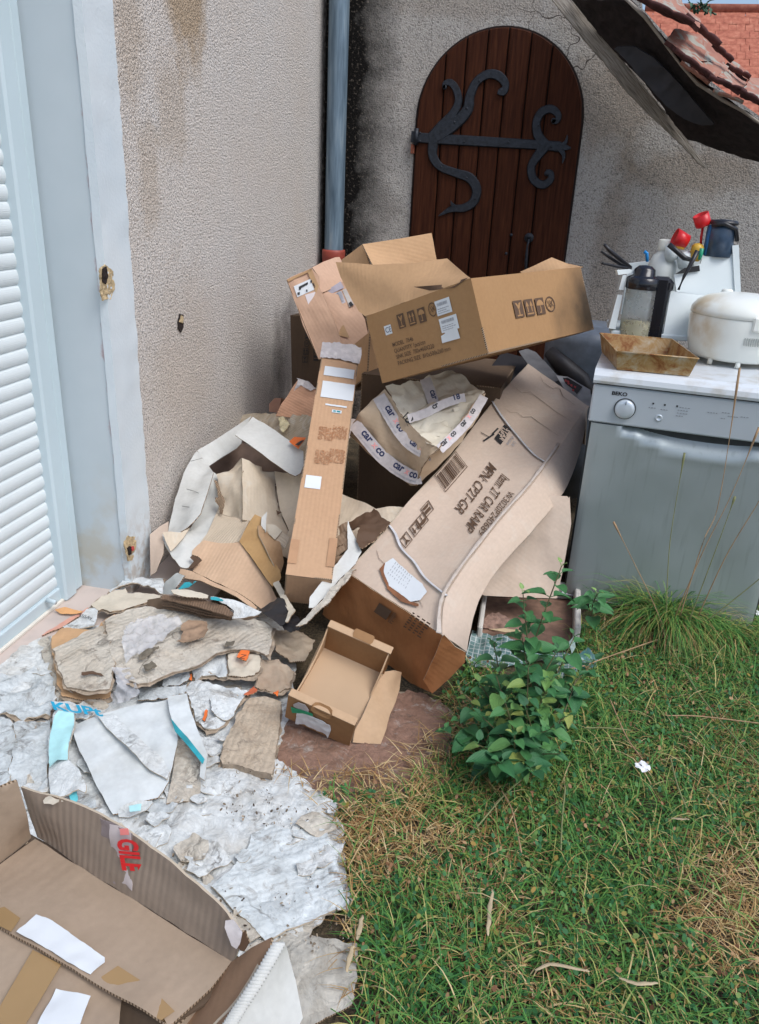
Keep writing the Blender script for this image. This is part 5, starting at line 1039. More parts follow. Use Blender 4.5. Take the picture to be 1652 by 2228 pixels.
t.col(t.mix(t.step(gm, .30, .16), t.ramp(t.noise(12, 4), [(.3, (.06, .13, .13)), (.7, (.15, .24, .23))]), (.40, .44, .43)))
shp('e', '290,455,z.055 520,485,z.06 760,575,z.05 1090,650,z.05 1165,650,z.045 1150,895,z.02 1010,905,z.015 970,700,z.03 860,690,z.035 540,770,z.01 240,760,z.01 235,660,z.03', 'bag_front', mg, [m_ms], amp=.012, freq=14, th=.002, mm=(0, 0), cell=.007)
shp('e', '1160,650,z.05 1240,600,z.05 1330,700,z.03 1300,780,z.015 1160,760,z.02', 'bag_end', mg, [plain('teal_plastic', (.06, .15, .15), .3, .3)], amp=.012, freq=20, th=.002, mm=(0, 0), cell=.007)
shp('e', '1080,560,z.06 1130,500,z.06 1140,600,z.05 1110,650,z.05', 'bag_rim', mg, [plain('pale_teal_plastic', (.35, .45, .43), .3, .3)], amp=.006, freq=20, th=.002, mm=(0, 0), cell=.007)
# ================================================================== big unfolded carton leaning in the left of the heap
fc = thing('unfolded_carton', q('d', '800,1500,y2.8')[0], 'big unfolded carton, grey white inside, gaping open against the stucco wall', 'cardboard')
GR = [M['grey'], M['edge']]; BG = [M['beige'], M['edge']]
m_ribs = card('ribbed_beige_board', (.60, .50, .38), (.54, .43, .32), .6, 1.0, freq=560, sc=4)
m_fold = card('tan_folded_board', (.62, .43, .29), (.54, .36, .23), .6, .35, sc=4, freq=400)
shp('d', '860,150,y3.65 1020,130,y3.66 1300,140,y3.50 1600,155,y3.25 1600,560,y3.10 1500,600,y3.10 1200,560,y3.24 1010,420,y3.44 880,230,y3.62', 'back_panel', fc, [card('worn_ribbed_top', (.50, .42, .31), (.38, .28, .18), .8, .9, freq=500, sc=7, worn=.5, axis=1), M['edge']], amp=.010, freq=10, ragged=.005)
shp('d', '470,500,y3.02 640,400,y3.12 820,280,y3.28 1005,158,y3.50 930,300,y3.32 905,430,y3.26 850,485,y3.20 700,575,y3.08 585,655,y3.0 520,580,y3.02', 'upper_flap', fc, GR, amp=.005, freq=6)
shp('d', '845,345,y3.02 920,270,y3.10 1020,168,y3.22 1180,260,y3.16 1350,380,y3.06 1520,510,y2.98 1522,640,y2.93 1490,720,y2.90 1440,752,y2.88 1385,728,y2.88 1230,620,y2.92 1050,490,y2.97', 'right_flap', fc, GR, amp=.004, freq=7)
shp('d', '468,503,y3.02 425,545,y2.96 370,640,y2.90 330,730,y2.86 250,980,y2.76 195,1200,y2.68 180,1312,y2.64 300,1315,y2.60 380,1260,y2.60 430,1205,y2.62 505,1120,y2.66 555,960,y2.74 600,830,y2.80 628,715,y2.86 585,655,y2.98', 'left_flap', fc, GR, amp=.006, freq=7)
for s_ in ('405,605,y2.90 480,585,y2.92 520,575,y2.93', '365,880,y2.785 450,905,y2.785 540,945,y2.77', '320,1050,y2.72 400,1060,y2.72 455,1062,y2.71'):
    P = [p + (CAM - p) * .004 for p in q('d', s_)]; b = MB(); b.tube(P, .0016, 5); b.build('crease', plain('grey_crease', (.36, .36, .34), .8), fc)
shp('d', '628,715,y2.96 600,800,y2.92 560,960,y2.88 505,1120,y2.80 430,1210,y2.72 380,1265,y2.66 300,1318,y2.60 125,1312,y2.58 135,1400,y2.56 185,1480,y2.52 230,1560,y2.48 300,1650,y2.44 400,1668,y2.44 440,1560,y2.50 500,1430,y2.58 600,1300,y2.68 670,1130,y2.80 700,900,y2.92 690,760,y2.98', 'inner_liner', fc, [M['grey'], M['edge_pale']], amp=.012, freq=7, th=.004, ragged=.002)
shp('d', '125,1312,y2.56 200,1300,y2.57 300,1312,y2.58 400,1262,y2.62 330,1370,y2.565 270,1440,y2.54 205,1500,y2.51 165,1420,y2.53', 'brown_corner', fc, [M['beige'], M['edge']], amp=.006, freq=9, th=.003)
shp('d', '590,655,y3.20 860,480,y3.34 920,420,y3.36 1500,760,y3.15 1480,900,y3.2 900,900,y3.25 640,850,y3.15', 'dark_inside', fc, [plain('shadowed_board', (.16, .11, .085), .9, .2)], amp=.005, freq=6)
shp('d', '655,728,y2.92 770,722,y3.0 830,650,y3.06 910,575,y3.08 925,700,y2.90 918,900,y2.84 915,1190,y2.74 800,1150,y2.80 660,1120,y2.80 735,985,y2.86 690,930,y2.86', 'inner_box_side', fc, [M['beige'], M['edge']], amp=.008, freq=8)
shp('d', '910,575,y2.95 980,600,y2.97 1050,640,y2.99 1112,655,y3.0 1115,705,y3.0 1235,705,y3.02 1245,830,y3.0 1290,1090,y2.90 1380,1300,y2.78 1380,1500,y2.70 1290,1560,y2.66 1100,1400,y2.70 980,1200,y2.74 915,1190,y2.72 918,900,y2.82', 'inner_box_face', fc, [M['beige'], M['edge']], amp=.008, freq=7)
shp('d', '1235,708,y3.03 1320,720,y3.03 1480,730,y3.0 1640,760,y2.97 1850,900,y2.92 2100,1010,y2.86 2330,1120,y2.80 2340,1180,y2.76 2240,1290,y2.70 2000,1420,y2.64 1750,1620,y2.56 1500,1640,y2.58 1300,1540,y2.66 1380,1300,y2.78 1290,1090,y2.89', 'inner_box_face', fc, [card('pale_beige_sheet', (.68, .58, .45), (.46, .36, .25), .7, .2, sc=4), M['edge']], amp=.014, freq=6)
shp('d', '1250,1090,y2.86 1272,1100,y2.85 1305,1110,y2.85 1265,1138,y2.84', 'torn_hole', fc, [M['ink_soft']], th=.001, mm=(0, 0), cell=.004)
shp('d', '1240,830,y2.985 1262,822,y2.985 1258,862,y2.975 1248,900,y2.965 1275,1060,y2.89 1280,1095,y2.875 1268,1060,y2.89', 'torn_hole', fc, [M['ink_soft']], th=.001, mm=(0, 0), cell=.004)
shp('d', '640,790,y2.88 662,800,y2.88 700,925,y2.83 742,990,y2.80 722,1090,y2.76 712,1130,y2.75 690,1120,y2.76 690,1060,y2.78 645,1010,y2.80 650,960,y2.81 678,980,y2.81', 'torn_edge', fc, [M['edge']], amp=.004, freq=40, ragged=.004, cell=.006)
shp('d', '660,1120,y2.78 780,1150,y2.77 985,1190,y2.74 940,1290,y2.66 890,1402,y2.60 760,1430,y2.58 610,1420,y2.58 480,1440,y2.58 560,1330,y2.64', 'ribbed_panel', fc, [m_ribs, M['edge']], amp=.004, freq=6)
shp('d', '540,1392,y2.58 700,1415,y2.575 890,1400,y2.57 960,1500,y2.52 1080,1670,y2.45 1200,1850,y2.38 1255,1960,y2.34 1240,2020,y2.31 1130,2092,y2.27 1000,1990,y2.29 860,1900,y2.32 620,1790,y2.38 410,1692,y2.44 440,1660,y2.45 518,1590,y2.49 480,1555,y2.50 415,1530,y2.51 420,1490,y2.53 470,1440,y2.56', 'tan_panel', fc, [m_fold, M['edge']], amp=.006, freq=5, th=.006)
shp('d', '300,1665,y2.44 420,1698,y2.43 620,1795,y2.375 860,1905,y2.31 1000,1995,y2.275 1110,2100,y2.235 1000,2050,y2.25 850,1945,y2.29 700,1870,y2.33 500,1790,y2.38 330,1760,y2.42 280,1735,y2.43 295,1690,y2.44', 'lower_edge', fc, [m_fold, M['edge']], amp=.004, freq=9, th=.006)
b = MB(); P = [p + (CAM - p) * .006 for p in q('d', '415,1530,y2.50 470,1560,y2.48 510,1590,y2.47 450,1640,y2.45 410,1670,y2.44 380,1660,y2.45 430,1600,y2.47 400,1560,y2.48')]; b.sheet(P, cell=.005, thick=.003, ragged=.003, m=(0, 0)); b.build('hollow_end', M['ink_soft'], fc)
shp('d', '1040,1130,y2.66 1110,1158,y2.66 1105,1250,y2.62 1150,1400,y2.56 1210,1560,y2.49 1290,1690,y2.43 1300,1760,y2.40 1270,1820,y2.37 1212,1852,y2.34 1100,1690,y2.42 990,1530,y2.49 885,1400,y2.56 930,1310,y2.60 985,1210,y2.64', 'envelope_flap', fc, [card('ochre_board', (.47, .29, .13), (.36, .20, .08), .8, .15, sc=6), M['edge']], amp=.006, freq=6, th=.006)
shp('d', '1070,1242,y2.60 1105,1240,y2.60 1180,1330,y2.60 1290,1390,y2.58 1310,1480,y2.55 1330,1600,y2.50 1305,1690,y2.45 1262,1695,y2.43 1200,1580,y2.47 1130,1440,y2.53 1075,1330,y2.57', 'curled_flap', fc, [M['kraft_wet'], M['edge_pale']], amp=.005, freq=8, th=.006)
shp('d', '1105,1165,y2.64 1160,1105,y2.68 1150,1190,y2.64 1150,1310,y2.58 1100,1240,y2.60', 'curled_flap', fc, [M['grey'], M['edge_pale']], amp=.004, freq=12)
shp('d', '1150,1225,y2.64 1240,1235,y2.64 1310,1300,y2.61 1240,1385,y2.57 1180,1330,y2.59', 'loose_piece', fc, [M['cream'], M['edge']], amp=.003, freq=12, th=.003)
shp('d', '1240,1385,y2.58 1310,1310,y2.61 1385,1360,y2.60 1340,1470,y2.56', 'loose_piece', fc, [m_ribs, M['edge']], amp=.003, freq=12, th=.003)
shp('d', '0,1330,y2.57 120,1240,y2.62 185,1200,y2.64 180,1310,y2.62 140,1400,y2.56 135,1520,y2.52 60,1700,y2.46 5,1740,y2.46', 'wall_side_panel', fc, [card('beige_smooth_board', (.50, .40, .32), (.42, .32, .25), .7, .05), M['edge']], amp=.004, freq=6)
shp('d', '1375,410,y3.0 1430,362,y3.02 1545,372,y2.98 1470,485,y2.95', 'orange_sticker', fc, [M['orange']], th=.001, mm=(0, 0), cell=.006)
shp('d', '1440,440,y2.965 1500,400,y2.97 1525,395,y2.97 1470,455,y2.945', 'sticker_print', fc, [M['ink']], th=.001, mm=(0, 0), cell=.003, ragged=.003)
shp('d', '1270,150,y3.42 1330,170,y3.38 1385,240,y3.32 1340,310,y3.26 1290,290,y3.28', 'tape_wad', fc, [plain('yellowish_tape', (.60, .53, .33), .2, .2, sc=30)], amp=.012, freq=30, th=.002, mm=(0, 0), cell=.006)
# white curled strips and torn ends between long carton and ramp carton
cs = thing('torn_carton', q('6', '300,1000,y2.3')[0], 'torn grey carton with curled shredded rim between long narrow carton and car ramp carton', 'cardboard')
shp('6', '345,795,y2.50 372,870,y2.46 408,950,y2.40 380,1010,y2.34 300,1090,y2.26 245,1150,y2.20 190,1215,y2.14 160,1215,y2.13 163,1160,y2.16 215,1100,y2.22 290,1010,y2.32 345,940,y2.40', 'curled_rim', cs, [M['grey'], M['edge']], amp=.005, freq=9, ragged=.003)
shp('6', '400,1010,y2.34 330,1100,y2.24 270,1175,y2.17 200,1245,y2.10 150,1290,y2.06 80,1330,y2.04 100,1310,y2.05 170,1235,y2.11 240,1160,y2.18 310,1080,y2.26', 'outer_rim', cs, [M['soggy'], M['edge']], amp=.01, freq=20, ragged=.006)
shp('6', '470,745,y2.66 560,738,y2.68 620,742,y2.68 585,780,y2.60 530,825,y2.54 500,810,y2.55', 'pale_flap', cs, [M['beige'], M['edge']], amp=.005, freq=9, ragged=.002)
shp('6', '470,745,y2.62 500,790,y2.57 545,820,y2.53 480,890,y2.46 410,945,y2.38 380,900,y2.42 400,830,y2.50 350,850,y2.54 300,840,y2.58 370,800,y2.58', 'dark_hollow', cs, [M['ink_soft'], M['edge']], amp=.01, freq=20, ragged=.006)  # dark sheet standing in for the shade of the gap
for i, s_ in enumerate(('290,880,y2.46 340,850,y2.48 360,880,y2.45 320,920,y2.42 285,930,y2.42', '280,940,y2.42 340,900,y2.43 350,930,y2.41 290,970,y2.39', '275,985,y2.39 330,960,y2.40 325,990,y2.37 280,1005,y2.37', '300,830,y2.52 345,810,y2.53 350,850,y2.50 305,870,y2.48')):
    shp('6', s_, 'corrugated_scrap', cs, [card('dark_rib', (.30, .22, .15), None, .6, 1.0, freq=500), M['edge']], amp=.006, freq=20, ragged=.004, seed=i, cell=.006)
shp('6', '0,1190,y2.30 60,1200,y2.24 110,1260,y2.16 150,1290,y2.10 100,1330,y2.06 40,1310,y2.09 0,1260,y2.18', 'black_film', cs, [M['blackcard']], amp=.012, freq=18, th=.002, mm=(0, 0))
shp('d', '1215,1810,y2.34 1275,1785,y2.34 1330,1900,y2.27 1380,1990,y2.22 1440,2080,y2.16 1400,2130,y2.13 1365,2210,y2.09 1340,2190,y2.10 1370,2080,y2.16 1290,1960,y2.24', 'white_strip', cs, [M['cream'], M['edge']], amp=.005, freq=14, ragged=.002, cell=.007)
shp('d', '1190,2010,y2.23 1260,1950,y2.25 1330,1970,y2.22 1370,2080,y2.17 1340,2200,y2.10 1290,2228,y2.09 1200,2160,y2.13 1110,2110,y2.17 1040,2110,y2.19', 'black_film', cs, [M['blackcard']], amp=.010, freq=18, th=.002, mm=(0, 0))
# ================================================================== foreground open carton
zb_ = .27
fg = thing('foreground_carton', q('8', f'500,800,z{zb_}')[0], 'open tan carton in the near left corner with red lettered tape on its raised flap', 'cardboard box')
m_fg = card('clean_tan_board', (.36, .275, .20), (.32, .235, .165), .6, .18, sc=2, freq=260, axis=0); m_fgw = card('brown_ribbed_flap', (.30, .235, .18), (.24, .185, .14), .6, .7, sc=2, freq=420, axis=0)
fgm = [m_fg, M['edge'], m_fg]
FL, FRt, NR_, NLf, FLb = q('8', f'155,390,z{zb_} 1020,932,z{zb_} 745,1215,z{zb_ - .005} 0,778,z{zb_ + .015} -130,640,z{zb_ + .01}')
def fgs(s_, nm, mts=None, th=.005, cell=.012, amp=.003, freq=5, ragged=0, mm=(0, 1), seed=0, par=None): return shp('8', s_, nm, par or fg, mts or fgm, th, cell, amp, ragged, seed, freq, mm)
fgs(f'155,392,z{zb_} 1022,932,z{zb_} 930,1050,z{zb_} 745,1215,z{zb_ - .01} 640,1150,z{zb_ + .01} 270,930,z{zb_ + .02} 0,780,z{zb_ + .02} -200,660,z{zb_ + .02} -120,590,z{zb_} 0,505,z{zb_}', 'inner_panel', amp=.005, freq=4)
fgs(f'-300,600,z{zb_ + .02} 0,785,z{zb_ + .012} 100,835,z{zb_ + .010} 270,925,z{zb_ + .006} 400,1010,z{zb_} 535,1095,z{zb_ - .012} 520,1260,z{zb_ - .01} -300,1300,z{zb_}', 'near_flap', amp=.005, freq=4)
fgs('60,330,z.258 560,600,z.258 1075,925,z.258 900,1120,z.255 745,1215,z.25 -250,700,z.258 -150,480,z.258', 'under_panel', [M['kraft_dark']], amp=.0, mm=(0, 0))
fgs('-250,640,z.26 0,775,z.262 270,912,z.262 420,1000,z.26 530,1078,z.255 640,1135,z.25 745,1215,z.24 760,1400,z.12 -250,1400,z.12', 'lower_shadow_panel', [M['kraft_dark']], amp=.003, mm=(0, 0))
fgs(f'-100,560,z{zb_} 0,498,z{zb_} 140,390,z{zb_} 118,280,z{zb_ + .10} 78,138,z{zb_ + .19} 0,170,z{zb_ + .19} -100,210,z{zb_ + .19}', 'left_flap', amp=.004)
wall_pts = f'158,388,z{zb_} 300,478,z{zb_} 480,590,z{zb_} 660,700,z{zb_} 840,815,z{zb_} 1030,932,z{zb_} 1052,880,z{zb_ + .03} 1062,805,z{zb_ + .06} 1000,720,z{zb_ + .082} 880,600,z{zb_ + .10} 750,490,z{zb_ + .11} 600,380,z{zb_ + .12} 520,330,z{zb_ + .125} 440,285,z{zb_ + .13} 320,235,z{zb_ + .135} 200,195,z{zb_ + .135} 90,165,z{zb_ + .135}'
fgs(wall_pts, 'raised_flap', [m_fgw, M['edge_pale'], m_fg], ragged=.0012, amp=.004, freq=6, cell=.008, mm=(0, 1, 2))
fgs('185,215,z.405 215,205,z.41 280,225,z.41 230,245,z.40 195,240,z.402', 'torn_lip', [M['cream'], M['edge_pale']], amp=.004, freq=30, ragged=.004, cell=.005, th=.002)
# outer wall behind raised flap and right side
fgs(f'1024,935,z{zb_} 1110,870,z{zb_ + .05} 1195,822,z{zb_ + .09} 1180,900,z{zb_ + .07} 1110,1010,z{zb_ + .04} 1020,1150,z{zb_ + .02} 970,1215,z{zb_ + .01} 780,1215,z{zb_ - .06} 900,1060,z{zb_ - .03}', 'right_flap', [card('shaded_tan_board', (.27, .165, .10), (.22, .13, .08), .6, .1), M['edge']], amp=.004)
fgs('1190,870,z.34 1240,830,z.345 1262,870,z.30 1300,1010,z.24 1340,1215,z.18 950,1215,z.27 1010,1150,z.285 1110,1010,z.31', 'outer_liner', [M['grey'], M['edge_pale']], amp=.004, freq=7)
P = q('8', '1195,885,z.347 1225,870,z.347 1140,1010,z.322 1060,1130,z.30 1000,1215,z.286'); 
for i in range(26):
    f_ = i / 25; k = f_ * 3.999; j = int(k); j = min(j, 3); p = q('8', '1222,858,z.347 1170,950,z.334 1110,1050,z.318 1050,1140,z.303 1005,1215,z.29'); a_ = p[j] * (1 - (k - j)) + p[j + 1] * (k - j)
    if i == 0: b = MB()
    b.tube([a_ + np.array([-.008, -.003, .002]), a_ + np.array([.011, .004, -.002])], .0042, 6)
b.build('corrugated_ridges', M['grey'], fg)
fgs('1058,805,z.332 1085,800,z.335 1100,850,z.315 1075,890,z.30 1050,885,z.30', 'torn_corner', [M['ink_soft'], M['edge']], ragged=.004, cell=.006, amp=.004)
fgs('980,760,z.36 1030,750,z.36 1070,800,z.345 1050,880,z.31 1020,860,z.32', 'clear_tape_corner', [M['tape_white']], ragged=.002, cell=.006, amp=.004, th=.001, mm=(0, 0))
# FRAGILE tape on the flap
def fq(s_, off=.006): return [p + (CAM - p) / np.linalg.norm(CAM - p) * off for p in q('8', s_)]
b = MB(); b.sheet(fq(f'440,300,z{zb_ + .128} 510,330,z{zb_ + .125} 580,372,z{zb_ + .12} 585,500,z{zb_ + .06} 612,640,z{zb_ + .012} 560,620,z{zb_ + .005} 440,545,z{zb_ + .005} 455,420,z{zb_ + .06}'), cell=.008, amp=.003, freq=30, thick=.001, m=(0, 0)); b.build('glossy_tape', plain('violet_grey_clear_tape', (.28, .235, .235), .15, .15, sc=30, bump=.4, dist=.003), fg)
b = MB(); b.sheet(fq(f'480,330,z{zb_ + .126} 530,335,z{zb_ + .125} 575,372,z{zb_ + .12} 582,490,z{zb_ + .065} 582,620,z{zb_ + .015} 505,560,z{zb_ + .015} 488,450,z{zb_ + .06}', .008), cell=.008, amp=.002, freq=30, thick=.001, m=(0, 0)); frt = b.build('fragile_tape', plain('pale_tape', (.52, .46, .45), .2, .1, sc=30), fg)
a0_, a1_, a2_ = fq(f'500,345,z{zb_ + .124} 545,585,z{zb_ + .02} 580,372,z{zb_ + .12}', .013)
fnF = flat_map(a0_, a1_ - a0_, a2_ - a0_ - (a1_ - a0_) * (np.dot(a2_ - a0_, a1_ - a0_) / np.dot(a1_ - a0_, a1_ - a0_)), .0); Lf = np.linalg.norm(a1_ - a0_)
text('GILE', fnF, .055, M['red'], frt, Lf * .18, .004, (Lf * .78) / (4 * .055 * .66), 'fragile_print', bold=.0022, shear=.12)
b = MB(); rect(b, fnF, Lf * .0, .012, Lf * .12, .018, 0, 0, 4, 2, .003, 2); b.build('red_arrow_print', plain('pale_red_print', (.75, .22, .20), .4), frt)
for s_, nm in ((f'162,725,z{zb_ + .0235} 200,735,z{zb_ + .023} 300,800,z{zb_ + .018} 478,920,z{zb_ + .009} 400,985,z{zb_ + .012} 310,940,z{zb_ + .016} 230,885,z{zb_ + .019} 140,835,z{zb_ + .022} 72,800,z{zb_ + .025}', 'shipping_label'), (f'245,1052,z{zb_ + .0015} 400,1082,z{zb_ - .001} 350,1215,z{zb_ - .001} 160,1215,z{zb_ + .002}', 'shipping_label')):
    b = MB(); b.sheet(fq(s_, .007), cell=.008, amp=.002, freq=25, thick=.0008, ragged=.0015, m=(0, 0)); b.build(nm, M['label'], fg)
mtp = plain('amber_packing_tape', (.32, .205, .095), .2, .08, sc=4)
for s_ in (f'430,1010,z{zb_ + .007} 520,950,z{zb_ + .004} 660,1040,z{zb_} 770,1150,z{zb_ - .004} 735,1205,z{zb_ - .006} 560,1105,z{zb_ + .003}', f'-20,700,z{zb_ + .018} 20,690,z{zb_ + .018} 90,740,z{zb_ + .018} 50,800,z{zb_ + .022} -20,765,z{zb_ + .024}', f'145,880,z{zb_ + .010} 270,945,z{zb_ + .006} 100,1230,z{zb_ + .006} -60,1230,z{zb_ + .008}'):
    b = MB(); b.sheet(fq(s_, .0055), cell=.012, thick=.0006, m=(0, 0)); b.build('packing_tape', mtp, fg)
# carton body down to the ground
b = MB(); A_, B_, C_ = q('8', f'90,385,z{zb_ - .008} 1040,945,z{zb_ - .008} 780,1225,z{zb_ - .03}')
for p, r_2 in ((A_, B_), (B_, C_)): b.quad(p, r_2, r_2 * np.array([1, 1, 0]) + np.array([0, 0, .012]), p * np.array([1, 1, 0]) + np.array([0, 0, .012]), (10, 6), thick=.005, amp=.003)
b.build('outer_walls', [m_fg, M['edge']], fg)
# ================================================================== soggy trampled cardboard and paper
SG = [M['soggy'], M['fibre']]; PA = [M['paper'], M['edge_pale']]
m_mush = card('trampled_white_pulp', (.66, .685, .68), (.42, .38, .32), .9, .1, sc=14, dirt=(.13, .105, .08), crease=2.5)
m_vcr = card('creased_grey_paper', (.56, .60, .61), (.42, .43, .42), .9, .25, sc=9, dirt=(.17, .15, .12), crease=2)
def lay(s_, nm, lab, cat, mts, amp=.008, freq=16, th=.004, cell=.010, ragged=.004, seed=0, fr='7', mm=(0, 1), grp=None):
    P = q(fr, s_); b = MB(); b.sheet(P, cell=cell, thick=th, m=mm, amp=amp, ragged=ragged * 1.3, seed=seed, freq=freq); mts = list(mts)
    if amp > .005 and th > .002 and len(P) > 6 and nm != 'pulp_layer':
        c_ = sum(P) / len(P); k_ = 1 + .007 / max(.03, float(np.mean([np.linalg.norm(p - c_) for p in P])))
        b.sheet([c_ + (p - c_) * k_ - np.array([0, 0, th + .003]) for p in P], cell=cell, thick=.0015, m=(2, 2), amp=amp, freq=freq, seed=seed, ragged=.009); mts = mts[:2] + [M['fibre']]
    return tag(b.build(nm, mts), lab, cat, grp)
lay('-60,1480,z0.019 0,1450,z0.024 60,1400,z0.024 150,1370,z0.026 260,1350,z0.026 420,1330,z0.026 600,1320,z0.026 640,1400,z0.026 640,1540,z0.026 590,1650,z0.024 660,1690,z0.024 730,1745,z0.024 750,1830,z0.022 760,1960,z0.022 700,2000,z0.022 600,2060,z0.022 560,2120,z0.020 480,2180,z0.019 200,2100,z0.019 -60,1900,z0.019',
    'pulp_layer', 'broad layer of trampled white paper pulp covering the ground between shutter and grass', 'paper', [m_mush, M['edge_pale']], amp=.010, freq=11, cell=.009, ragged=.012, fr='D', th=.004)
lay('600,1640,z.016 612,1560,z.02 640,1525,z.022 700,1500,z.02 760,1510,z.02 870,1500,z.02 930,1510,z.02 985,1545,z.018 975,1640,z.014 960,1700,z.014 880,1730,z.012 760,1760,z.012 690,1740,z.014 640,1700,z.014 585,1690,z.015',
    'rotten_board', 'rotten reddish brown board lying flat under the small open mailing box', 'board', [M['mushbrown'], M['mushbrown']], amp=.006, freq=22, fr='D', th=.005, ragged=.016)
lay('1110,1050,z.045 1150,960,z.05 1200,850,z.055 1270,745,z.06 1340,745,z.06 1430,770,z.055 1420,900,z.05 1400,1050,z.045 1385,1140,z.04 1250,1105,z.04 1140,1080,z.042',
    'brick_shaped_slab', 'cracked beige cardboard slab lying left of the small open mailing box', 'cardboard', [card('cracked_beige_board', (.50, .41, .31), (.38, .28, .19), .9, .6, freq=360, axis=1, sc=12, dirt=(.25, .18, .12), crease=2), M['fibre']], amp=.006, freq=16, th=.022, ragged=.005)
# grey crumpled paper at far left
lay('-40,640,z.03 60,620,z.035 180,600,z.035 270,650,z.035 290,760,z.035 250,840,z.04 120,860,z.04 0,820,z.04 -40,760,z.04', 'crumpled_paper', 'crumpled grey paper at the left edge, uppermost above the blue lettered sheet', 'paper', [m_vcr, M['edge_pale']], amp=.018, freq=14, ragged=.006)
lay('60,870,z.04 160,855,z.045 255,860,z.04 262,1000,z.04 240,1130,z.04 242,1250,z.035 150,1210,z.035 60,1190,z.03 50,1090,z.04 85,980,z.045', 'crumpled_paper', 'crumpled grey paper left of the turquoise strip', 'paper', [m_vcr, M['edge_pale']], amp=.016, freq=13, ragged=.005, seed=3)
lay('-60,840,z.03 20,850,z.04 60,880,z.04 85,960,z.04 50,1100,z.035 55,1190,z.03 -60,1230,z.03', 'crumpled_paper', 'crumpled grey paper cut by the left edge of the picture', 'paper', [m_vcr, M['edge_pale']], amp=.016, freq=12, ragged=.005, seed=5)
# flattened cartons
lay('185,460,z.02 240,440,z.03 300,560,z.05 330,700,z.05 420,760,z.04 560,770,z.03 540,810,z.02 330,780,z.02 300,770,z.025 250,620,z.03', 'flattened_carton', 'lowest grey flattened carton layer at the left of the sodden pile', 'cardboard', SG, amp=.008, freq=9)
lay('262,480,z.06 268,440,z.07 310,395,z.08 360,390,z.08 430,400,z.085 480,410,z.08 540,350,z.09 600,320,z.09 560,420,z.10 430,450,z.09 330,520,z.075 300,600,z.06 330,690,z.05 420,720,z.05 560,710,z.05 560,740,z.04 420,760,z.04 320,745,z.045 285,650,z.05', 'bent_board', 'brown edged bent board curving round the left end of the sodden pile', 'cardboard', [M['kraft'], M['edge']], amp=.006, freq=12)
lay('270,500,z.10 340,470,z.105 430,420,z.11 540,375,z.115 562,430,z.12 560,500,z.12 580,580,z.115 572,650,z.105 555,705,z.09 450,715,z.085 340,690,z.085 300,610,z.09 282,550,z.095', 'flattened_carton', 'sodden cream flattened carton with torn slits, left end of the plastic covered one', 'cardboard', SG, amp=.008, freq=10, th=.004, seed=6)
for s_ in ('410,622,z.108 470,615,z.108 520,628,z.108 530,640,z.106 460,632,z.106 415,640,z.106',):
    lay(s_, 'torn_slit', 'ragged dark slit torn through the cream flattened carton', 'tear', [M['ink_soft'], M['ink_soft']], amp=.002, cell=.004, th=.001)
lay('535,350,z.125 640,310,z.13 740,290,z.135 900,310,z.14 1040,335,z.14 1170,330,z.14 1300,350,z.135 1388,392,z.13 1378,470,z.125 1365,545,z.12 1320,520,z.12 1170,500,z.12 1080,540,z.115 970,590,z.11 870,620,z.105 810,652,z.10 760,675,z.10 700,685,z.10 640,650,z.105 590,600,z.11 560,520,z.12 545,440,z.12',
    'flattened_carton', 'large sodden flattened carton with brown scab and clear plastic, centre of the left pile', 'cardboard', SG, amp=.010, freq=9, th=.005, cell=.009, seed=8)
lay('915,380,z.157 960,355,z.157 1050,365,z.155 1062,400,z.153 1030,440,z.15 960,470,z.147 900,460,z.147 930,420,z.152', 'brown_scab', 'torn brown patch exposed on the large sodden carton', 'cardboard', [plain('torn_brown_liner', (.30, .20, .13), .9, .25, sc=40, bump=.8, dist=.004), M['edge']], amp=.007, freq=18, ragged=.006, th=.002, cell=.006)
m_cl = mat('crinkled_clear_plastic', (.72, .73, .76), .12); NT(m_cl).b.inputs['Alpha'].default_value = .45; t = NT(m_cl); t.bump(t.noise(60, 4), .8, .006)
lay('640,380,z.150 760,330,z.16 900,330,z.16 930,370,z.158 860,430,z.152 760,500,z.14 640,560,z.13 620,480,z.14', 'clear_plastic_film', 'crinkled clear plastic film over the large sodden carton', 'plastic film', [m_cl, m_cl], amp=.014, freq=28, th=.0, cell=.006)
lay('575,600,z.12 650,590,z.12 690,660,z.11 700,720,z.09 650,770,z.06 580,790,z.04 560,740,z.05 600,680,z.10', 'clear_plastic_film', 'crinkled clear plastic film hanging from the near edge of the sodden carton', 'plastic film', [m_cl, m_cl], amp=.014, freq=28, th=.0, cell=.006, seed=4)
for i, s_ in enumerate(('700,540,z.132 760,500,z.14 810,480,z.142 800,500,z.14 740,550,z.132 705,560,z.13', '730,590,z.128 780,560,z.132 800,590,z.128 750,620,z.124', '1150,470,z.137 1200,455,z.14 1180,490,z.135 1145,490,z.135')):
    lay(s_, 'mould_spot', ('blackened patch in the middle of the large sodden carton', 'smaller blackened patch on the near side of the sodden carton', 'small dark patch at the right end of the sodden carton')[i], 'stain', [plain('blackened_fibre', (.14, .12, .09), .95, .4, sc=60), M['edge']], amp=.005, freq=30, ragged=.006, th=.001, cell=.005)
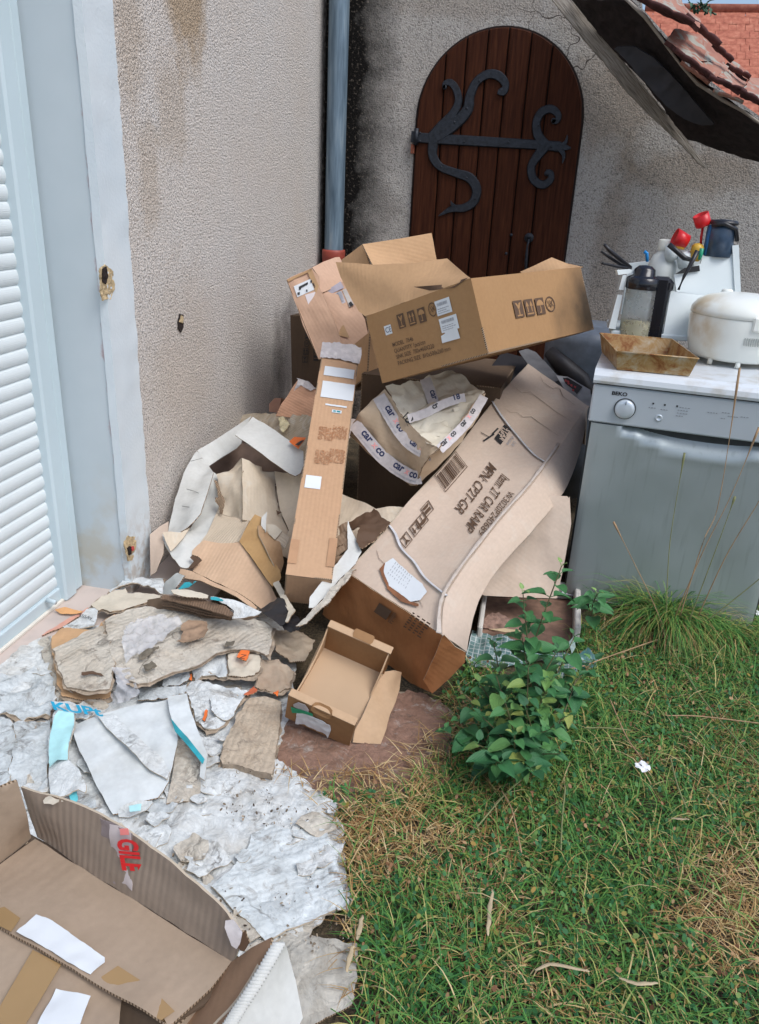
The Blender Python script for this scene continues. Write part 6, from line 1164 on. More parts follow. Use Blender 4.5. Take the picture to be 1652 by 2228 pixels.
# upper pieces beneath the house corner
lay('465,280,z.05 520,235,z.055 640,192,z.06 650,215,z.06 760,220,z.06 830,232,z.06 760,265,z.06 700,280,z.06 600,300,z.06 560,315,z.055 520,300,z.05 500,310,z.05', 'torn_board', 'torn cream board lying nearest the white painted house corner', 'cardboard', [M['cream'], M['edge']], amp=.008, freq=14, seed=2)
lay('540,215,z.05 620,180,z.06 700,165,z.07 760,185,z.07 830,215,z.07 830,140,z.06 720,140,z.055 640,150,z.05', 'torn_board', 'white crumpled board touching the foot of the house corner', 'cardboard', PA, amp=.010, freq=16, seed=7)
lay('320,385,z.045 400,345,z.05 440,300,z.05 500,290,z.05 492,350,z.05 480,385,z.05 400,400,z.05 340,400,z.045', 'lettered_card', 'white card with black printed scrawl beside the shutter foot', 'card', PA, amp=.004, ragged=.002)
b = MB(); r_ = random.Random(4); fl = q('7', '400,330,z.056 470,345,z.056 395,365,z.056'); fnn = flat_map(fl[0], fl[1] - fl[0], fl[0] - fl[2], .001)
text('4SS4y', fnn, .03, M['ink'], bpy.data.objects['lettered_card'], 0, -.012, .8, 'printed_text')
lay('200,440,z.012 300,375,z.013 400,320,z.013 460,280,z.014 440,310,z.014 380,350,z.013 300,400,z.013', 'pink_strip', 'thin salmon pink strip on the slab beside the shutter', 'strip', [plain('salmon_card', (.62, .32, .24), .8, .1), M['edge']], amp=.002, ragged=.003)
lay('278,300,z.02 330,290,z.03 400,305,z.03 440,305,z.03 380,325,z.02 310,325,z.015', 'orange_leaf_scrap', 'curled orange brown scrap against the shutter threshold', 'scrap', [plain('orange_brown_card', (.62, .33, .14), .8, .2), M['edge']], amp=.004, ragged=.002, cell=.006)
# stacked corrugated roll with white printed end
st_ = thing('folded_board_stack', q('7', '1000,290,z.16')[0], 'stack of folded boards showing dark ribbed edges and a white turquoise printed end', 'cardboard')
m_rib2 = card('dark_ribbed_edge', (.20, .13, .085), None, .5, 1.0, freq=700)
for k in range(4):
    z_ = .215 - k * .016; o7 = k * 14
    b = MB(); b.sheet(q('7', f'825,{228 + o7},z{z_} 900,{232 + o7},z{z_} 1050,{255 + o7},z{z_} 1150,{285 + o7},z{z_} 1185,{315 + o7 * .6:.0f},z{z_} 1170,{335 + o7 * .4:.0f},z{z_ - .004} 1040,{300 + o7},z{z_ - .012} 900,{262 + o7},z{z_ - .012} 820,{250 + o7},z{z_ - .012}'), cell=.007, amp=.003, freq=30, thick=.006, ragged=.003, m=(0, 0), seed=k)
    b.build('folded_layer', [m_rib2 if k % 2 == 0 else M['kraft_dark']], st_)
shp('7', '1070,235,z.235 1130,240,z.235 1230,265,z.22 1330,315,z.20 1310,335,z.195 1180,350,z.18 1190,310,z.205 1150,275,z.222', 'white_end', st_, [M['paper'], M['edge_pale']], amp=.006, freq=16, ragged=.002)
shp('7', '1075,238,z.241 1130,246,z.24 1140,255,z.238 1100,258,z.236 1072,252,z.237', 'turquoise_print', st_, [M['teal']], amp=.004, freq=16, ragged=.004, mm=(0, 0), th=.001, cell=.005)
shp('7', '870,205,z.235 930,195,z.24 1060,228,z.235 1055,245,z.23 960,240,z.23 880,222,z.235', 'rolled_lip', st_, [M['cream'], M['edge']], amp=.004, freq=16)
shp('7', '905,200,z.24 940,165,z.26 1000,158,z.27 960,190,z.25', 'turquoise_print', st_, [M['teal']], amp=.003, mm=(0, 0), th=.002)
shp('7', '830,225,z.12 830,170,z.16 900,115,z.22 935,130,z.24 900,190,z.20 880,225,z.16', 'grey_curl', st_, [M['grey'], M['edge']], amp=.006, freq=12)
shp('7', '740,255,z.15 820,240,z.17 830,270,z.16 960,300,z.15 1180,345,z.14 1330,335,z.15 1200,370,z.13 900,330,z.13 760,300,z.13', 'lower_layer', st_, [M['kraft_dark'], M['edge']], amp=.006, freq=16, ragged=.003)
# orange and white shreds in the middle
sh_list = [('970,570,z.07 1040,540,z.08 1140,500,z.09 1160,560,z.085 1150,650,z.07 1060,640,z.065 990,660,z.06', 'grey white torn sheet under the near edge of the large sodden carton', PA),
 ('1160,500,z.10 1230,480,z.11 1310,505,z.11 1330,560,z.10 1300,640,z.085 1220,650,z.08 1160,640,z.085', 'peeling cream sheet at the near right corner of the large sodden carton', [M['cream'], M['edge']]),
 ('1200,545,z.115 1225,510,z.12 1275,512,z.12 1250,560,z.11', 'bright orange patch with a small letter on the peeling cream sheet', [M['orange'], M['edge']]),
 ('1330,560,z.09 1420,560,z.085 1500,620,z.07 1470,700,z.06 1400,720,z.06 1300,700,z.07 1310,620,z.08', 'brownish peeling sheet between the sodden carton and the small open box', [card('brown_cream_board', (.44, .35, .26), (.32, .22, .15), .8, .3, sc=12, crease=2), M['edge']]),
 ('945,690,z.05 1000,650,z.06 1080,680,z.06 1180,690,z.06 1260,720,z.055 1200,800,z.05 1130,880,z.045 1050,925,z.04 1000,860,z.045 960,760,z.05', 'large torn white sheet with scorched orange edges, left of the beige slab', PA),
 ('1240,735,z.065 1290,690,z.07 1320,715,z.07 1270,740,z.065', 'dark orange scrap at the top of the beige slab', [plain('burnt_orange_card', (.50, .12, .05), .8, .3), M['edge']]),
 ('1025,860,z.052 1045,810,z.055 1055,815,z.055 1040,870,z.052', 'thin orange tongue on the torn white sheet', [M['orange'], M['edge']]),
 ('955,645,z.06 975,620,z.06 970,670,z.06', 'tiny orange scrap at the left tip of the torn white sheet', [M['orange'], M['edge']]),
 ('1390,725,z.07 1420,715,z.07 1415,745,z.07', 'tiny orange scrap beside the small open box', [M['orange'], M['edge']]),
 ('1380,400,z.10 1500,400,z.09 1600,450,z.08 1560,560,z.07 1480,560,z.08 1400,520,z.10', 'rumpled brown cream sheet under the black film near the small open box', [card('brown_cream_board2', (.42, .34, .25), (.30, .21, .14), .8, .3, sc=12, crease=2), M['edge']]),
 ('820,640,z.06 900,600,z.07 965,590,z.07 970,650,z.06 900,680,z.05 830,690,z.05', 'grey mouldy sheet in the gap under the large sodden carton', [m_vcr, M['edge']]),
 ('700,700,z.04 830,700,z.045 950,690,z.05 950,730,z.04 850,750,z.04 700,770,z.035', 'grey speckled sheet between the sodden carton and the blue lettered sheet', [m_vcr, M['edge']]),
 ('1060,750,z.06 1140,730,z.065 1220,760,z.06 1190,840,z.05 1130,860,z.05 1080,820,z.055', 'curled white flake on the large torn white sheet', PA)]
for i, (s_, lab, mt) in enumerate(sh_list): lay(s_, 'torn_sheet', lab, 'cardboard', mt, amp=.012 if i not in (2, 5, 6, 7, 8) else .003, freq=18, ragged=.006 if i not in (6, 7, 8) else .002, seed=20 + i, cell=.008 if i not in (2, 5, 6, 7, 8) else .005, th=.004)
text('Z', flat_map(q('7', '1215,560,z.12')[0], (1, 0, 0), (0, 1, .1), .008), .03, M['ink'], bpy.data.objects['torn_sheet.002'], name='printed_letter')
# white sheet with blue lettering
ws = thing('white_printed_sheet', q('7', '650,950,z.04')[0], 'large folded white carton sheet with blue lettering, in front of the sodden pile', 'cardboard')
m_wsb = card('grey_white_board', (.62, .655, .66), (.52, .52, .49), .6, .06, sc=6, dirt=None, crease=.8)
shp('7', '375,885,z.055 430,860,z.06 500,845,z.065 640,800,z.07 780,770,z.08 860,745,z.085 880,850,z.08 905,960,z.075 880,1090,z.065 860,1180,z.06 800,1250,z.05 700,1280,z.05 610,1330,z.04 575,1340,z.04 520,1250,z.045 470,1150,z.05 410,1030,z.055 375,940,z.055', 'main_panel', ws, [m_wsb, M['edge']], amp=.010, freq=7, ragged=.002, cell=.009)
shp('7', '500,850,z.078 580,830,z.082 700,950,z.088 830,1060,z.085 862,1120,z.08 850,1160,z.075 760,1110,z.08 640,990,z.085 540,900,z.08', 'folded_ridge', ws, [M['paper'], M['edge_pale']], amp=.008, freq=9)
shp('7', '262,775,z.06 350,768,z.062 450,800,z.062 480,835,z.06 440,862,z.06 380,850,z.06 300,825,z.058', 'top_edge', ws, PA, amp=.008, freq=14, ragged=.003)
shp('7', '850,735,z.10 950,728,z.105 965,800,z.10 1000,900,z.09 1055,1040,z.08 1040,1170,z.06 1015,1150,z.06 1020,1080,z.07 960,960,z.085 880,880,z.095 862,820,z.10', 'standing_fold', ws, [m_wsb, M['edge_pale']], amp=.006, freq=10)
shp('7', '868,855,z.112 905,900,z.108 960,960,z.098 1040,1060,z.085 1030,1085,z.083 960,1000,z.092 890,920,z.103', 'teal_inside', ws, [M['teal']], amp=.003, mm=(0, 0), th=.002, cell=.005)
shp('7', '905,960,z.05 990,1010,z.05 1020,1100,z.045 1020,1280,z.03 930,1275,z.03 845,1280,z.035 870,1180,z.045', 'lower_flap', ws, [M['soggy'], M['edge']], amp=.006, freq=10)
shp('7', '280,818,z.065 385,832,z.07 375,900,z.075 352,1000,z.08 345,1065,z.08 400,1110,z.085 440,1200,z.08 430,1222,z.075 380,1210,z.075 335,1250,z.06 255,1250,z.05 248,1130,z.055 242,1010,z.06', 'turquoise_strip', ws, [M['paper'], M['edge_pale']], amp=.010, freq=9, ragged=.002)
m_turq = plain('turquoise_wash_print', (.42, .72, .74), .6, .2, sc=12)
shp('7', '284,820,z.0745 380,832,z.079 370,900,z.084 350,990,z.088 340,1060,z.087 290,1070,z.08 248,1100,z.068 246,1010,z.07', 'turquoise_print', ws, [m_turq], amp=.010, freq=9, mm=(0, 0), th=.001, ragged=.003)
shp('7', '345,1240,z.05 390,1215,z.055 395,1265,z.05 375,1300,z.045', 'turquoise_print', ws, [plain('strong_turquoise', (.13, .55, .62), .6)], amp=.004, mm=(0, 0), th=.002, ragged=.003, cell=.006)
shp('7', '590,1310,z.05 700,1270,z.06 790,1270,z.06 740,1320,z.05 650,1355,z.04 600,1350,z.04', 'curled_edge', ws, PA, amp=.008, freq=14, ragged=.002)
shp('7', '655,1300,z.072 720,1290,z.075 715,1325,z.07 660,1330,z.068', 'turquoise_print', ws, [m_turq], amp=.004, mm=(0, 0), th=.001, cell=.006)
tl_ = q('7', '285,815,z.075 430,835,z.075 270,780,z.075'); fnn = flat_map(tl_[0], tl_[1] - tl_[0], tl_[2] - tl_[0], .006)
text('KUPt', fnn, .062, plain('strong_blue_print', (.01, .32, .52), .5), ws, -.01, -.006, 1.1, 'printed_text', bold=.002)
for k, (s_, lab) in enumerate((('1110,360 1180,340 1300,345 1440,350 1500,560 1530,675 1400,740 1170,838 1050,720 935,600 1020,520 1090,430', 'white ribbed sheet flat on the ground between foreground carton and grass'),)):
    pts = ' '.join(f'{t_},z.035' for t_ in s_.split()); b = MB(); b.sheet(q('8', pts), cell=.008, amp=.008, freq=11, thick=.005, ragged=.005, m=(0, 1), seed=31)
    tag(b.build('ribbed_sheet', [card('ribbed_white_sheet', (.68, .73, .74), (.52, .54, .53), .8, .8, sc=9, dirt=(.25, .22, .19), freq=420, axis=1, crease=1.4), M['edge_pale']]), lab, 'cardboard')
b = MB(); b.sheet(q('8', '1240,810,z.03 1330,800,z.03 1440,830,z.03 1565,850,z.03 1580,950,z.028 1550,1130,z.025 1420,1180,z.025 1320,1225,z.025 1290,1000,z.03'), cell=.008, amp=.007, freq=12, thick=.005, ragged=.007, m=(0, 1), seed=33)
tag(b.build('stained_sheet', [card('stained_grey_sheet', (.44, .42, .37), (.34, .29, .22), .8, .1, sc=12, worn=.5, dirt=(.2, .16, .12)), M['edge']]), 'grey stained sheet beside the right flap of the foreground carton', 'cardboard')
r_ = random.Random(11); n_s = 0
def inside(px, py, poly):
    c_ = False; j = len(poly) - 1
    for i in range(len(poly)):
        if (poly[i][1] > py) != (poly[j][1] > py) and px < (poly[j][0] - poly[i][0]) * (py - poly[i][1]) / (poly[j][1] - poly[i][1]) + poly[i][0]: c_ = not c_
        j = i
    return c_
poly = [(20, 1540), (100, 1420), (600, 1400), (640, 1560), (560, 1660), (720, 1760), (745, 1980), (560, 2080), (250, 1850), (30, 1720)]
while n_s < 110:
    px, py = r_.uniform(0, 760), r_.uniform(1400, 2080)
    if not inside(px, py, poly): continue
    c0 = at(px, py, 'z', r_.uniform(.02, .035)); a0 = r_.uniform(0, 6.28); sz = r_.uniform(.012, .055); K = r_.randint(5, 8)
    pts = [c0 + np.array([math.cos(a0 + 6.283 * k / K) * sz * r_.uniform(.6, 1.3), math.sin(a0 + 6.283 * k / K) * sz * r_.uniform(.5, 1.1), r_.uniform(-.003, .010)]) for k in range(K)]
    b = MB(); b.sheet(pts, cell=.006, amp=.008, freq=25, thick=.002, ragged=.004, m=(0, 1), seed=n_s); o = b.build('torn_scrap', [r_.choice([m_mush, M['paper'], m_mush, m_vcr, M['soggy']]), M['edge_pale']]) if b.f else None
    if o: tag(o, 'small torn white or grey scrap in the trampled pulp layer', 'scrap', 'torn scraps over the pulp layer')
    n_s += 1
# ================================================================== vegetation
def island(name, stops, rough=.6, trans=0):
    m = mat(name, (.1, .2, .05), rough, spec=.3); t = NT(m); g = t.n('NewGeometry').outputs['Random Per Island']; t.col(t.ramp(g, stops))
    if trans: t.b.inputs['Subsurface Weight'].default_value = 0
    return m
m_g1 = island('grass_green', [(.0, (.022, .085, .020)), (.3, (.045, .165, .032)), (.6, (.10, .26, .05)), (.82, (.20, .29, .06)), (.94, (.38, .32, .10)), (1, (.45, .30, .12))])
m_g2 = island('clover_green', [(.0, (.020, .085, .030)), (.35, (.035, .14, .045)), (.7, (.07, .20, .055)), (.9, (.17, .23, .05)), (1, (.30, .18, .04))])
m_st = island('dry_straw', [(.0, (.17, .09, .03)), (.3, (.33, .19, .07)), (.6, (.50, .34, .14)), (.85, (.62, .48, .26)), (1, (.26, .10, .035))])
m_bh = island('brown_seed_heads', [(0, (.16, .07, .035)), (.5, (.30, .16, .08)), (1, (.42, .28, .14))])
rng = np.random.default_rng(5)
def proj(P):
    v = (P - CAM) @ RM; return np.stack([CX + F * v[:, 0] / -v[:, 2], CY - F * v[:, 1] / -v[:, 2]], 1)
def inpoly(p, poly):
    c_ = np.zeros(len(p), bool); K = len(poly)
    for i in range(K):
        x1, y1 = poly[i]; x2, y2 = poly[i - 1]
        cnd = (y1 > p[:, 1]) != (y2 > p[:, 1]); c_ ^= cnd & (p[:, 0] < (x2 - x1) * (p[:, 1] - y1) / (y2 - y1 + 1e-9) + x1)
    return c_
G_POLY = [(690, 1730), (745, 1790), (735, 1850), (760, 1940), (748, 2010), (770, 2060), (785, 2130), (765, 2290), (740, 2420), (2300, 2420), (2300, 1300), (1640, 1330), (1500, 1325), (1420, 1355), (1330, 1345), (1262, 1370), (1230, 1460), (1130, 1500), (1020, 1440), (985, 1500), (960, 1530), (985, 1560), (978, 1640), (940, 1700), (860, 1725)]
def scatter(n, polys=G_POLY):
    P = np.stack([rng.uniform(-.7, 1.9, n), rng.uniform(.6, 3.0, n), np.zeros(n)], 1); return P[inpoly(proj(P), polys)]
def nfield(P, f, s_): return np.array([noise.noise(Vector((p[0] * f + s_, p[1] * f, s_))) for p in P])
def mesh_np(name, V, Fc, mt, smooth=False):
    me = bpy.data.meshes.new(name); n, k = Fc.shape
    me.vertices.add(len(V)); me.vertices.foreach_set('co', V.astype(np.float32).ravel()); me.loops.add(n * k); me.loops.foreach_set('vertex_index', Fc.astype(np.int32).ravel())
    me.polygons.add(n); me.polygons.foreach_set('loop_start', np.arange(0, n * k, k, dtype=np.int32)); me.polygons.foreach_set('loop_total', np.full(n, k, np.int32)); me.materials.append(mt)
    me.update(calc_edges=True); me.validate(); return link(bpy.data.objects.new(name, me))
def blades(P, L, W, tilt, seg=3, z0=0.0, droop=.5):
    n = len(P); az = rng.uniform(0, 2 * np.pi, n); d_ = np.stack([np.cos(az), np.sin(az), np.zeros(n)], 1); sd = np.stack([-np.sin(az), np.cos(az), np.zeros(n)], 1)
    V = np.zeros((n, seg + 1, 2, 3)); 
    for k in range(seg + 1):
        u_ = k / seg; a = tilt + droop * u_ * u_; r_ = L * u_
        c = P + d_ * (np.sin(a) * r_)[:, None] + np.array([0, 0, 1.]) * (np.cos(a) * r_ + z0)[:, None]; c[:, 2] = np.maximum(c[:, 2], .003)
        w_ = (W * (1 - u_ ** 2 * .92) * .5)[:, None]; V[:, k, 0] = c - sd * w_; V[:, k, 1] = c + sd * w_
    base = np.arange(n)[:, None] * (seg + 1) * 2; Fs = []
    for k in range(seg): Fs.append(np.stack([base[:, 0] + 2 * k, base[:, 0] + 2 * k + 1, base[:, 0] + 2 * k + 3, base[:, 0] + 2 * k + 2], 1))
    return V.reshape(-1, 3), np.stack(Fs, 1).reshape(-1, 4)
def leaflets(P, sz, z_, tiltmax):
    n = len(P); az = rng.uniform(0, 2 * np.pi, n); ti = rng.uniform(-tiltmax, tiltmax, n); K = 6; V = np.zeros((n, K, 3))
    d_ = np.stack([np.cos(az) * np.cos(ti), np.sin(az) * np.cos(ti), np.sin(ti)], 1); t2 = rng.uniform(-tiltmax, tiltmax, n); sd = np.stack([-np.sin(az) * np.cos(t2), np.cos(az) * np.cos(t2), np.sin(t2)], 1)
    for k in range(K):
        a = 2 * np.pi * k / K; V[:, k] = P + np.array([0, 0, 1.]) * z_[:, None] + d_ * (sz * 1.0 * np.cos(a))[:, None] + sd * (sz * .72 * np.sin(a))[:, None]
    V[:, :, 2] = np.maximum(V[:, :, 2], .004); return V.reshape(-1, 3), np.arange(n * K).reshape(n, K)
P = scatter(150000); px_ = proj(P); f1 = nfield(P, 3.2, 1.3); f2 = nfield(P, 9, 4.1)
dry = f1 * .8 + f2 * .5 + .95 * np.exp(-((px_[:, 0] - 1640) / 190) ** 2) * np.exp(-((px_[:, 1] - 1950) / 260) ** 2) + 1.1 * np.exp(-((px_[:, 0] - 800) / 130) ** 2) * np.exp(-((px_[:, 1] - 1830) / 110) ** 2) + .5 * np.exp(-((px_[:, 0] - 1330) / 110) ** 2) * np.exp(-((px_[:, 1] - 1390) / 60) ** 2) - .30
u_ = rng.uniform(0, 1, len(P))
gsel = (dry < .22 + .25 * u_) & (u_ < .40); Pg = P[gsel]; n = len(Pg)
V, Fs = blades(Pg, rng.uniform(.025, .10, n) * (1 + .5 * nfield(Pg, 5, 9)), rng.uniform(.0018, .0036, n), rng.uniform(.1, 1.25, n), droop=.6)
tag(mesh_np('grass', V, Fs, m_g1), 'short green grass blades growing over the ground at the right', 'grass', kind='stuff')
csel = (dry < .20 + .3 * rng.uniform(0, 1, len(P))) & (u_ > .46) & (u_ < .70); Pc = P[csel]; n = len(Pc)
V, Fs = leaflets(Pc, rng.uniform(.0035, .0085, n), rng.uniform(.006, .045, n) * (1 + .8 * nfield(Pc, 4, 2)), 1.0)
tag(mesh_np('clover_leaves', V, Fs, m_g2), 'small green clover leaves among the grass', 'ground cover', kind='stuff')
ssel = (dry > -.25 + .9 * rng.uniform(0, 1, len(P))) & (u_ > .45); Ps = P[ssel]; n = len(Ps)
V, Fs = blades(Ps, rng.uniform(.02, .085, n), rng.uniform(.0014, .0032, n), rng.uniform(.9, 1.6, n), z0=rng.uniform(.002, .028, n), droop=.25)
tag(mesh_np('dry_straw', V, Fs, m_st), 'dry straw and dead grass lying between the green tufts', 'straw', kind='stuff')
Pl = scatter(7000); n = len(Pl); V, Fs = blades(Pl, rng.uniform(.07, .17, n), rng.uniform(.0022, .0045, n), rng.uniform(.5, 1.35, n), seg=5, droop=.7)
tag(mesh_np('long_grass', V, Fs, m_lg := island('long_grass_blades', [(0, (.04, .14, .03)), (.45, (.09, .24, .05)), (.7, (.20, .30, .07)), (.9, (.46, .38, .15)), (1, (.58, .44, .24))])), 'longer arching grass blades, green and straw coloured, over the short grass', 'grass', kind='stuff')
Pw_ = scatter(900); cl_ = np.repeat(Pw_[:260], 9, axis=0); n = len(cl_); cl_ = cl_ + np.stack([rng.normal(0, .012, n), rng.normal(0, .012, n), np.zeros(n)], 1)
V, Fs = blades(cl_, rng.uniform(.025, .065, n), rng.uniform(.007, .015, n), rng.uniform(.5, 1.2, n), seg=4, droop=.6)
tag(mesh_np('broad_leaves', V, Fs, island('broad_leaf_green', [(0, (.03, .11, .035)), (.5, (.06, .18, .05)), (.85, (.14, .26, .07)), (1, (.30, .26, .09))])), 'rosettes of broader green weed leaves scattered through the grass', 'weeds', kind='stuff')
Pb = scatter(5200); n = len(Pb); V, Fs = leaflets(Pb, rng.uniform(.004, .0075, n), rng.uniform(.02, .05, n), 1.4)
tag(mesh_np('seed_heads', V, Fs, m_bh), 'small withered brown flower heads scattered in the grass', 'seed heads', kind='stuff')
# ragged fringe of straw reaching over the rotten board and paper
Pf = scatter(30000, [(600, 1690), (760, 1700), (900, 1640), (990, 1540), (1040, 1600), (940, 1760), (800, 1900), (790, 2200), (730, 2200), (735, 2000), (720, 1800)]); n = len(Pf)
V, Fs = blades(Pf, rng.uniform(.02, .09, n), rng.uniform(.0014, .003, n), rng.uniform(1.0, 1.5, n), z0=rng.uniform(.02, .035, n), droop=.2)
tag(mesh_np('straw_fringe', V, Fs, m_st), 'scattered straw along the edge of the rotten board and paper layer', 'straw', kind='stuff')
# tall tufts in front of the dishwasher
def tuft(x, y, lab, n, h, sp, stalks, seed):
    g = at(x, y, 'z', 0); r_ = np.random.default_rng(seed); o = thing('grass_tuft', g, lab, 'grass tuft', 'tall grass tufts')
    P = g + np.stack([r_.normal(0, sp, n), r_.normal(0, sp * .5, n), np.zeros(n)], 1); P[:, 1] = np.minimum(P[:, 1], 2.72)
    V, Fs = blades(P, r_.uniform(h * .4, h, n), r_.uniform(.0025, .005, n), r_.uniform(.05, .7, n), seg=5, droop=.9)
    a = mesh_np('blades', V - g, Fs, m_g1); a.parent = o
    P = g + np.stack([r_.normal(0, sp, n // 2), r_.normal(0, sp * .5, n // 2), np.zeros(n // 2)], 1); P[:, 1] = np.minimum(P[:, 1], 2.72)
    V, Fs = blades(P, r_.uniform(h * .3, h * .8, n // 2), r_.uniform(.002, .004, n // 2), r_.uniform(.3, 1.3, n // 2), seg=5, droop=.9)
    a = mesh_np('dry_blades', V - g, Fs, m_st); a.parent = o
    for st in stalks:
        L = loft([[at(px, py, 'y', yy) for px, py, yy in st]], 16)[0]; b = MB(); K = len(L); b.tube(L, [.0022 * (1 - .6 * k / K) + (.0035 * math.sin(min(1, (k / K - .80) / .2) * math.pi) if k / K > .80 else 0) for k in range(K)], 5)
        b.build('seed_stalk', stalkm[len(st) % 2], o)
stalkm = [plain('straw_stalk', (.34, .22, .12), .8, .2), plain('olive_stalk', (.20, .21, .09), .8, .2)]
tuft(1440, 1372, 'tall green tuft at the left foot of the dishwasher, bearing tall dry stalks', 900, .34, .050, [[(1442, 1360, 2.58), (1412, 1290, 2.60), (1380, 1225, 2.62), (1335, 1135, 2.66)], [(1450, 1345, 2.60), (1458, 1180, 2.66), (1490, 985, 2.70)], [(1470, 1340, 2.58), (1530, 1200, 2.60), (1590, 1080, 2.62), (1652, 930, 2.64)]], 1)
tuft(1540, 1392, 'tall yellow green tuft right of the darker tuft before the dishwasher', 700, .22, .06, [[(1500, 1350, 2.5), (1560, 1190, 2.52), (1600, 1080, 2.54)], [(1520, 1340, 2.5), (1580, 1210, 2.5), (1652, 1090, 2.5), (1700, 1000, 2.5)], [(1540, 1350, 2.45), (1640, 1270, 2.45), (1720, 1200, 2.45)], [(1480, 1340, 2.5), (1530, 1180, 2.55), (1565, 1090, 2.6), (1610, 800, 2.66)]], 2)
tuft(1650, 1395, 'tall straw coloured tuft cut by the right edge of the picture', 600, .20, .05, [], 3)
# pieces lying in the grass
def straws():
    o = (815.9, 1196.7, .5061)
    for i, s_ in enumerate((((1215, 385), (1000, 460), (890, 500), (800, 515)), ((1250, 372), (1330, 520), (1440, 680), (1652, 925)), ((1255, 712), (1400, 715), (1652, 745)), ((640, 980), (560, 1050), (440, 1190)), ((545, 1035), (590, 1120), (630, 1300)), ((820, 1010), (805, 1160), (800, 1290)),
                            ((1060, 0), (1110, 150), (1140, 240), (1190, 310)), ((900, 765), (1000, 765), (1100, 775)), ((60, 815), (150, 835), (280, 825)), ((1270, 890), (1300, 1010), (1340, 1110)), ((1010, 640), (1080, 800), (1150, 900)))):
        P = [at(o[0] + x * o[2], o[1] + y * o[2], 'z', .055 if i != 8 else .03) for x, y in s_]; L = loft([P], 14)[0]; b = MB(); b.tube(L, [.0022] * len(L), 5)
        tag(b.build('long_straw', stalkm[i % 2]), 'single long pale straw lying across the grass', 'straw', 'long straws over the grass')
straws()
def petal_ball(p, r, lab, nm, mt, n=5):
    b = MB()
    for k in range(n):
        a = 6.283 * k / n; c = p + np.array([math.cos(a) * r * .5, math.sin(a) * r * .5, .003 * (k % 2)]); b.sheet([c + np.array([math.cos(a + t_) * r * .62, math.sin(a + t_) * r * .55, .004 * math.sin(3 * t_)]) for t_ in np.linspace(0, 5.6, 9)], cell=.005, amp=.002, freq=60, thick=.001, m=(0, 0))
    tag(b.build(nm, mt), lab, 'flower')
m_fl = plain('white_petals', (.80, .80, .82), .5, .03)
petal_ball(at(1398, 1668, 'z', .06), .020, 'white bindweed flower open in the middle of the grass', 'white_flower', m_fl)
petal_ball(at(1646, 1333, 'z', .10), .016, 'white flower at the right edge before the dishwasher', 'white_flower', m_fl)
m_hk = plain('pale_dry_husk', (.44, .35, .22), .8, .15)
for (pts, lab) in ((((1072, 1935), (1066, 1985), (1062, 2035)), 'upright pale seed husk in the grass near the bottom'), (((1165, 2112), (1200, 2098), (1240, 2105), (1282, 2112)), 'knobbly pale dry husk lying near the bottom of the grass'), (((1345, 2128), (1385, 2140), (1432, 2138)), 'pointed pale husk lying right of the knobbly one'),
                   (((790, 1990), (782, 2025), (778, 2045)), 'pale husk at the corner of the white ribbed sheet'), (((770, 2055), (762, 2080), (755, 2115)), 'pale husk below the corner of the white ribbed sheet'), (((1460, 1780), (1500, 1783)), 'small pale husk right of the grass middle')):
    i9 = pts[0][0] * .01; P = [at(x, y, 'z', .05) for x, y in pts]; L = loft([P], 10)[0]; L = [p + np.array([.003 * nz((k, i9, 0), .8, 1), .003 * nz((k, i9, 0), .8, 2), 0]) for k, p in enumerate(L)]; b = MB(); b.tube(L, [.0022 + .0032 * math.sin(math.pi * k / 10) * (1 + .5 * nz((k, i9, 0), .9, 3)) for k in range(11)], 7, flat=.35); tag(b.build('dry_husk', m_hk), lab, 'husk', 'pale husks in the grass')
# leafy weed
pb = at(1120, 1690, 'z', 0); pl = thing('leafy_weed', pb, 'dark green leafy weed with opposite leaves growing before the car ramp carton', 'weed')
m_lf = mat('weed_leaf', (.05, .14, .05), .5, spec=.4); t = NT(m_lf); g = t.n('NewGeometry').outputs['Random Per Island']; uv = t.xyz(t.co('UV'))
vein = t.math('ABSOLUTE', t.math('SINE', t.math('ADD', t.math('MULTIPLY', uv[0], 30), t.math('MULTIPLY', t.math('ABSOLUTE', uv[1]), -20))))
t.col(t.mix(t.math('MULTIPLY', t.step(vein, .25, .0), .35), t.ramp(g, [(0, (.024, .10, .038)), (.4, (.038, .15, .05)), (.7, (.065, .20, .06)), (.9, (.13, .27, .07)), (1, (.26, .30, .07))]), (.10, .20, .08))); t.bump(vein, .4, .002)
m_yl = mat('young_weed_leaf', (.20, .33, .09), .5)
def leaf(b, p, d_, up, L, W, mi=0, curl=.35):
    d_ = d_ / np.linalg.norm(d_); s_ = np.cross(d_, up); s_ /= np.linalg.norm(s_) + 1e-9; n_ = np.cross(s_, d_); V = []; UV = []; nu, nv = 8, 4
    for i in range(nu + 1):
        u = i / nu; w_ = W * (math.sin(math.pi * min(1, u ** .72)) ** .8 if u < 1 else 0) * (1 + .06 * math.sin(i * 3.1))
        for j in range(nv + 1):
            v = (j / nv - .5) * 2; V.append(p + d_ * (L * u) + s_ * (w_ * .5 * v) + n_ * (abs(v) * w_ * .22 - curl * L * u * u + .03 * L * math.sin(9 * u) * abs(v))); UV.append((u, v * w_ / W))
    b.add(V, [(i * (nv + 1) + j, i * (nv + 1) + j + 1, (i + 1) * (nv + 1) + j + 1, (i + 1) * (nv + 1) + j) for i in range(nu) for j in range(nv)], mi, UV, True)
r_ = random.Random(8)
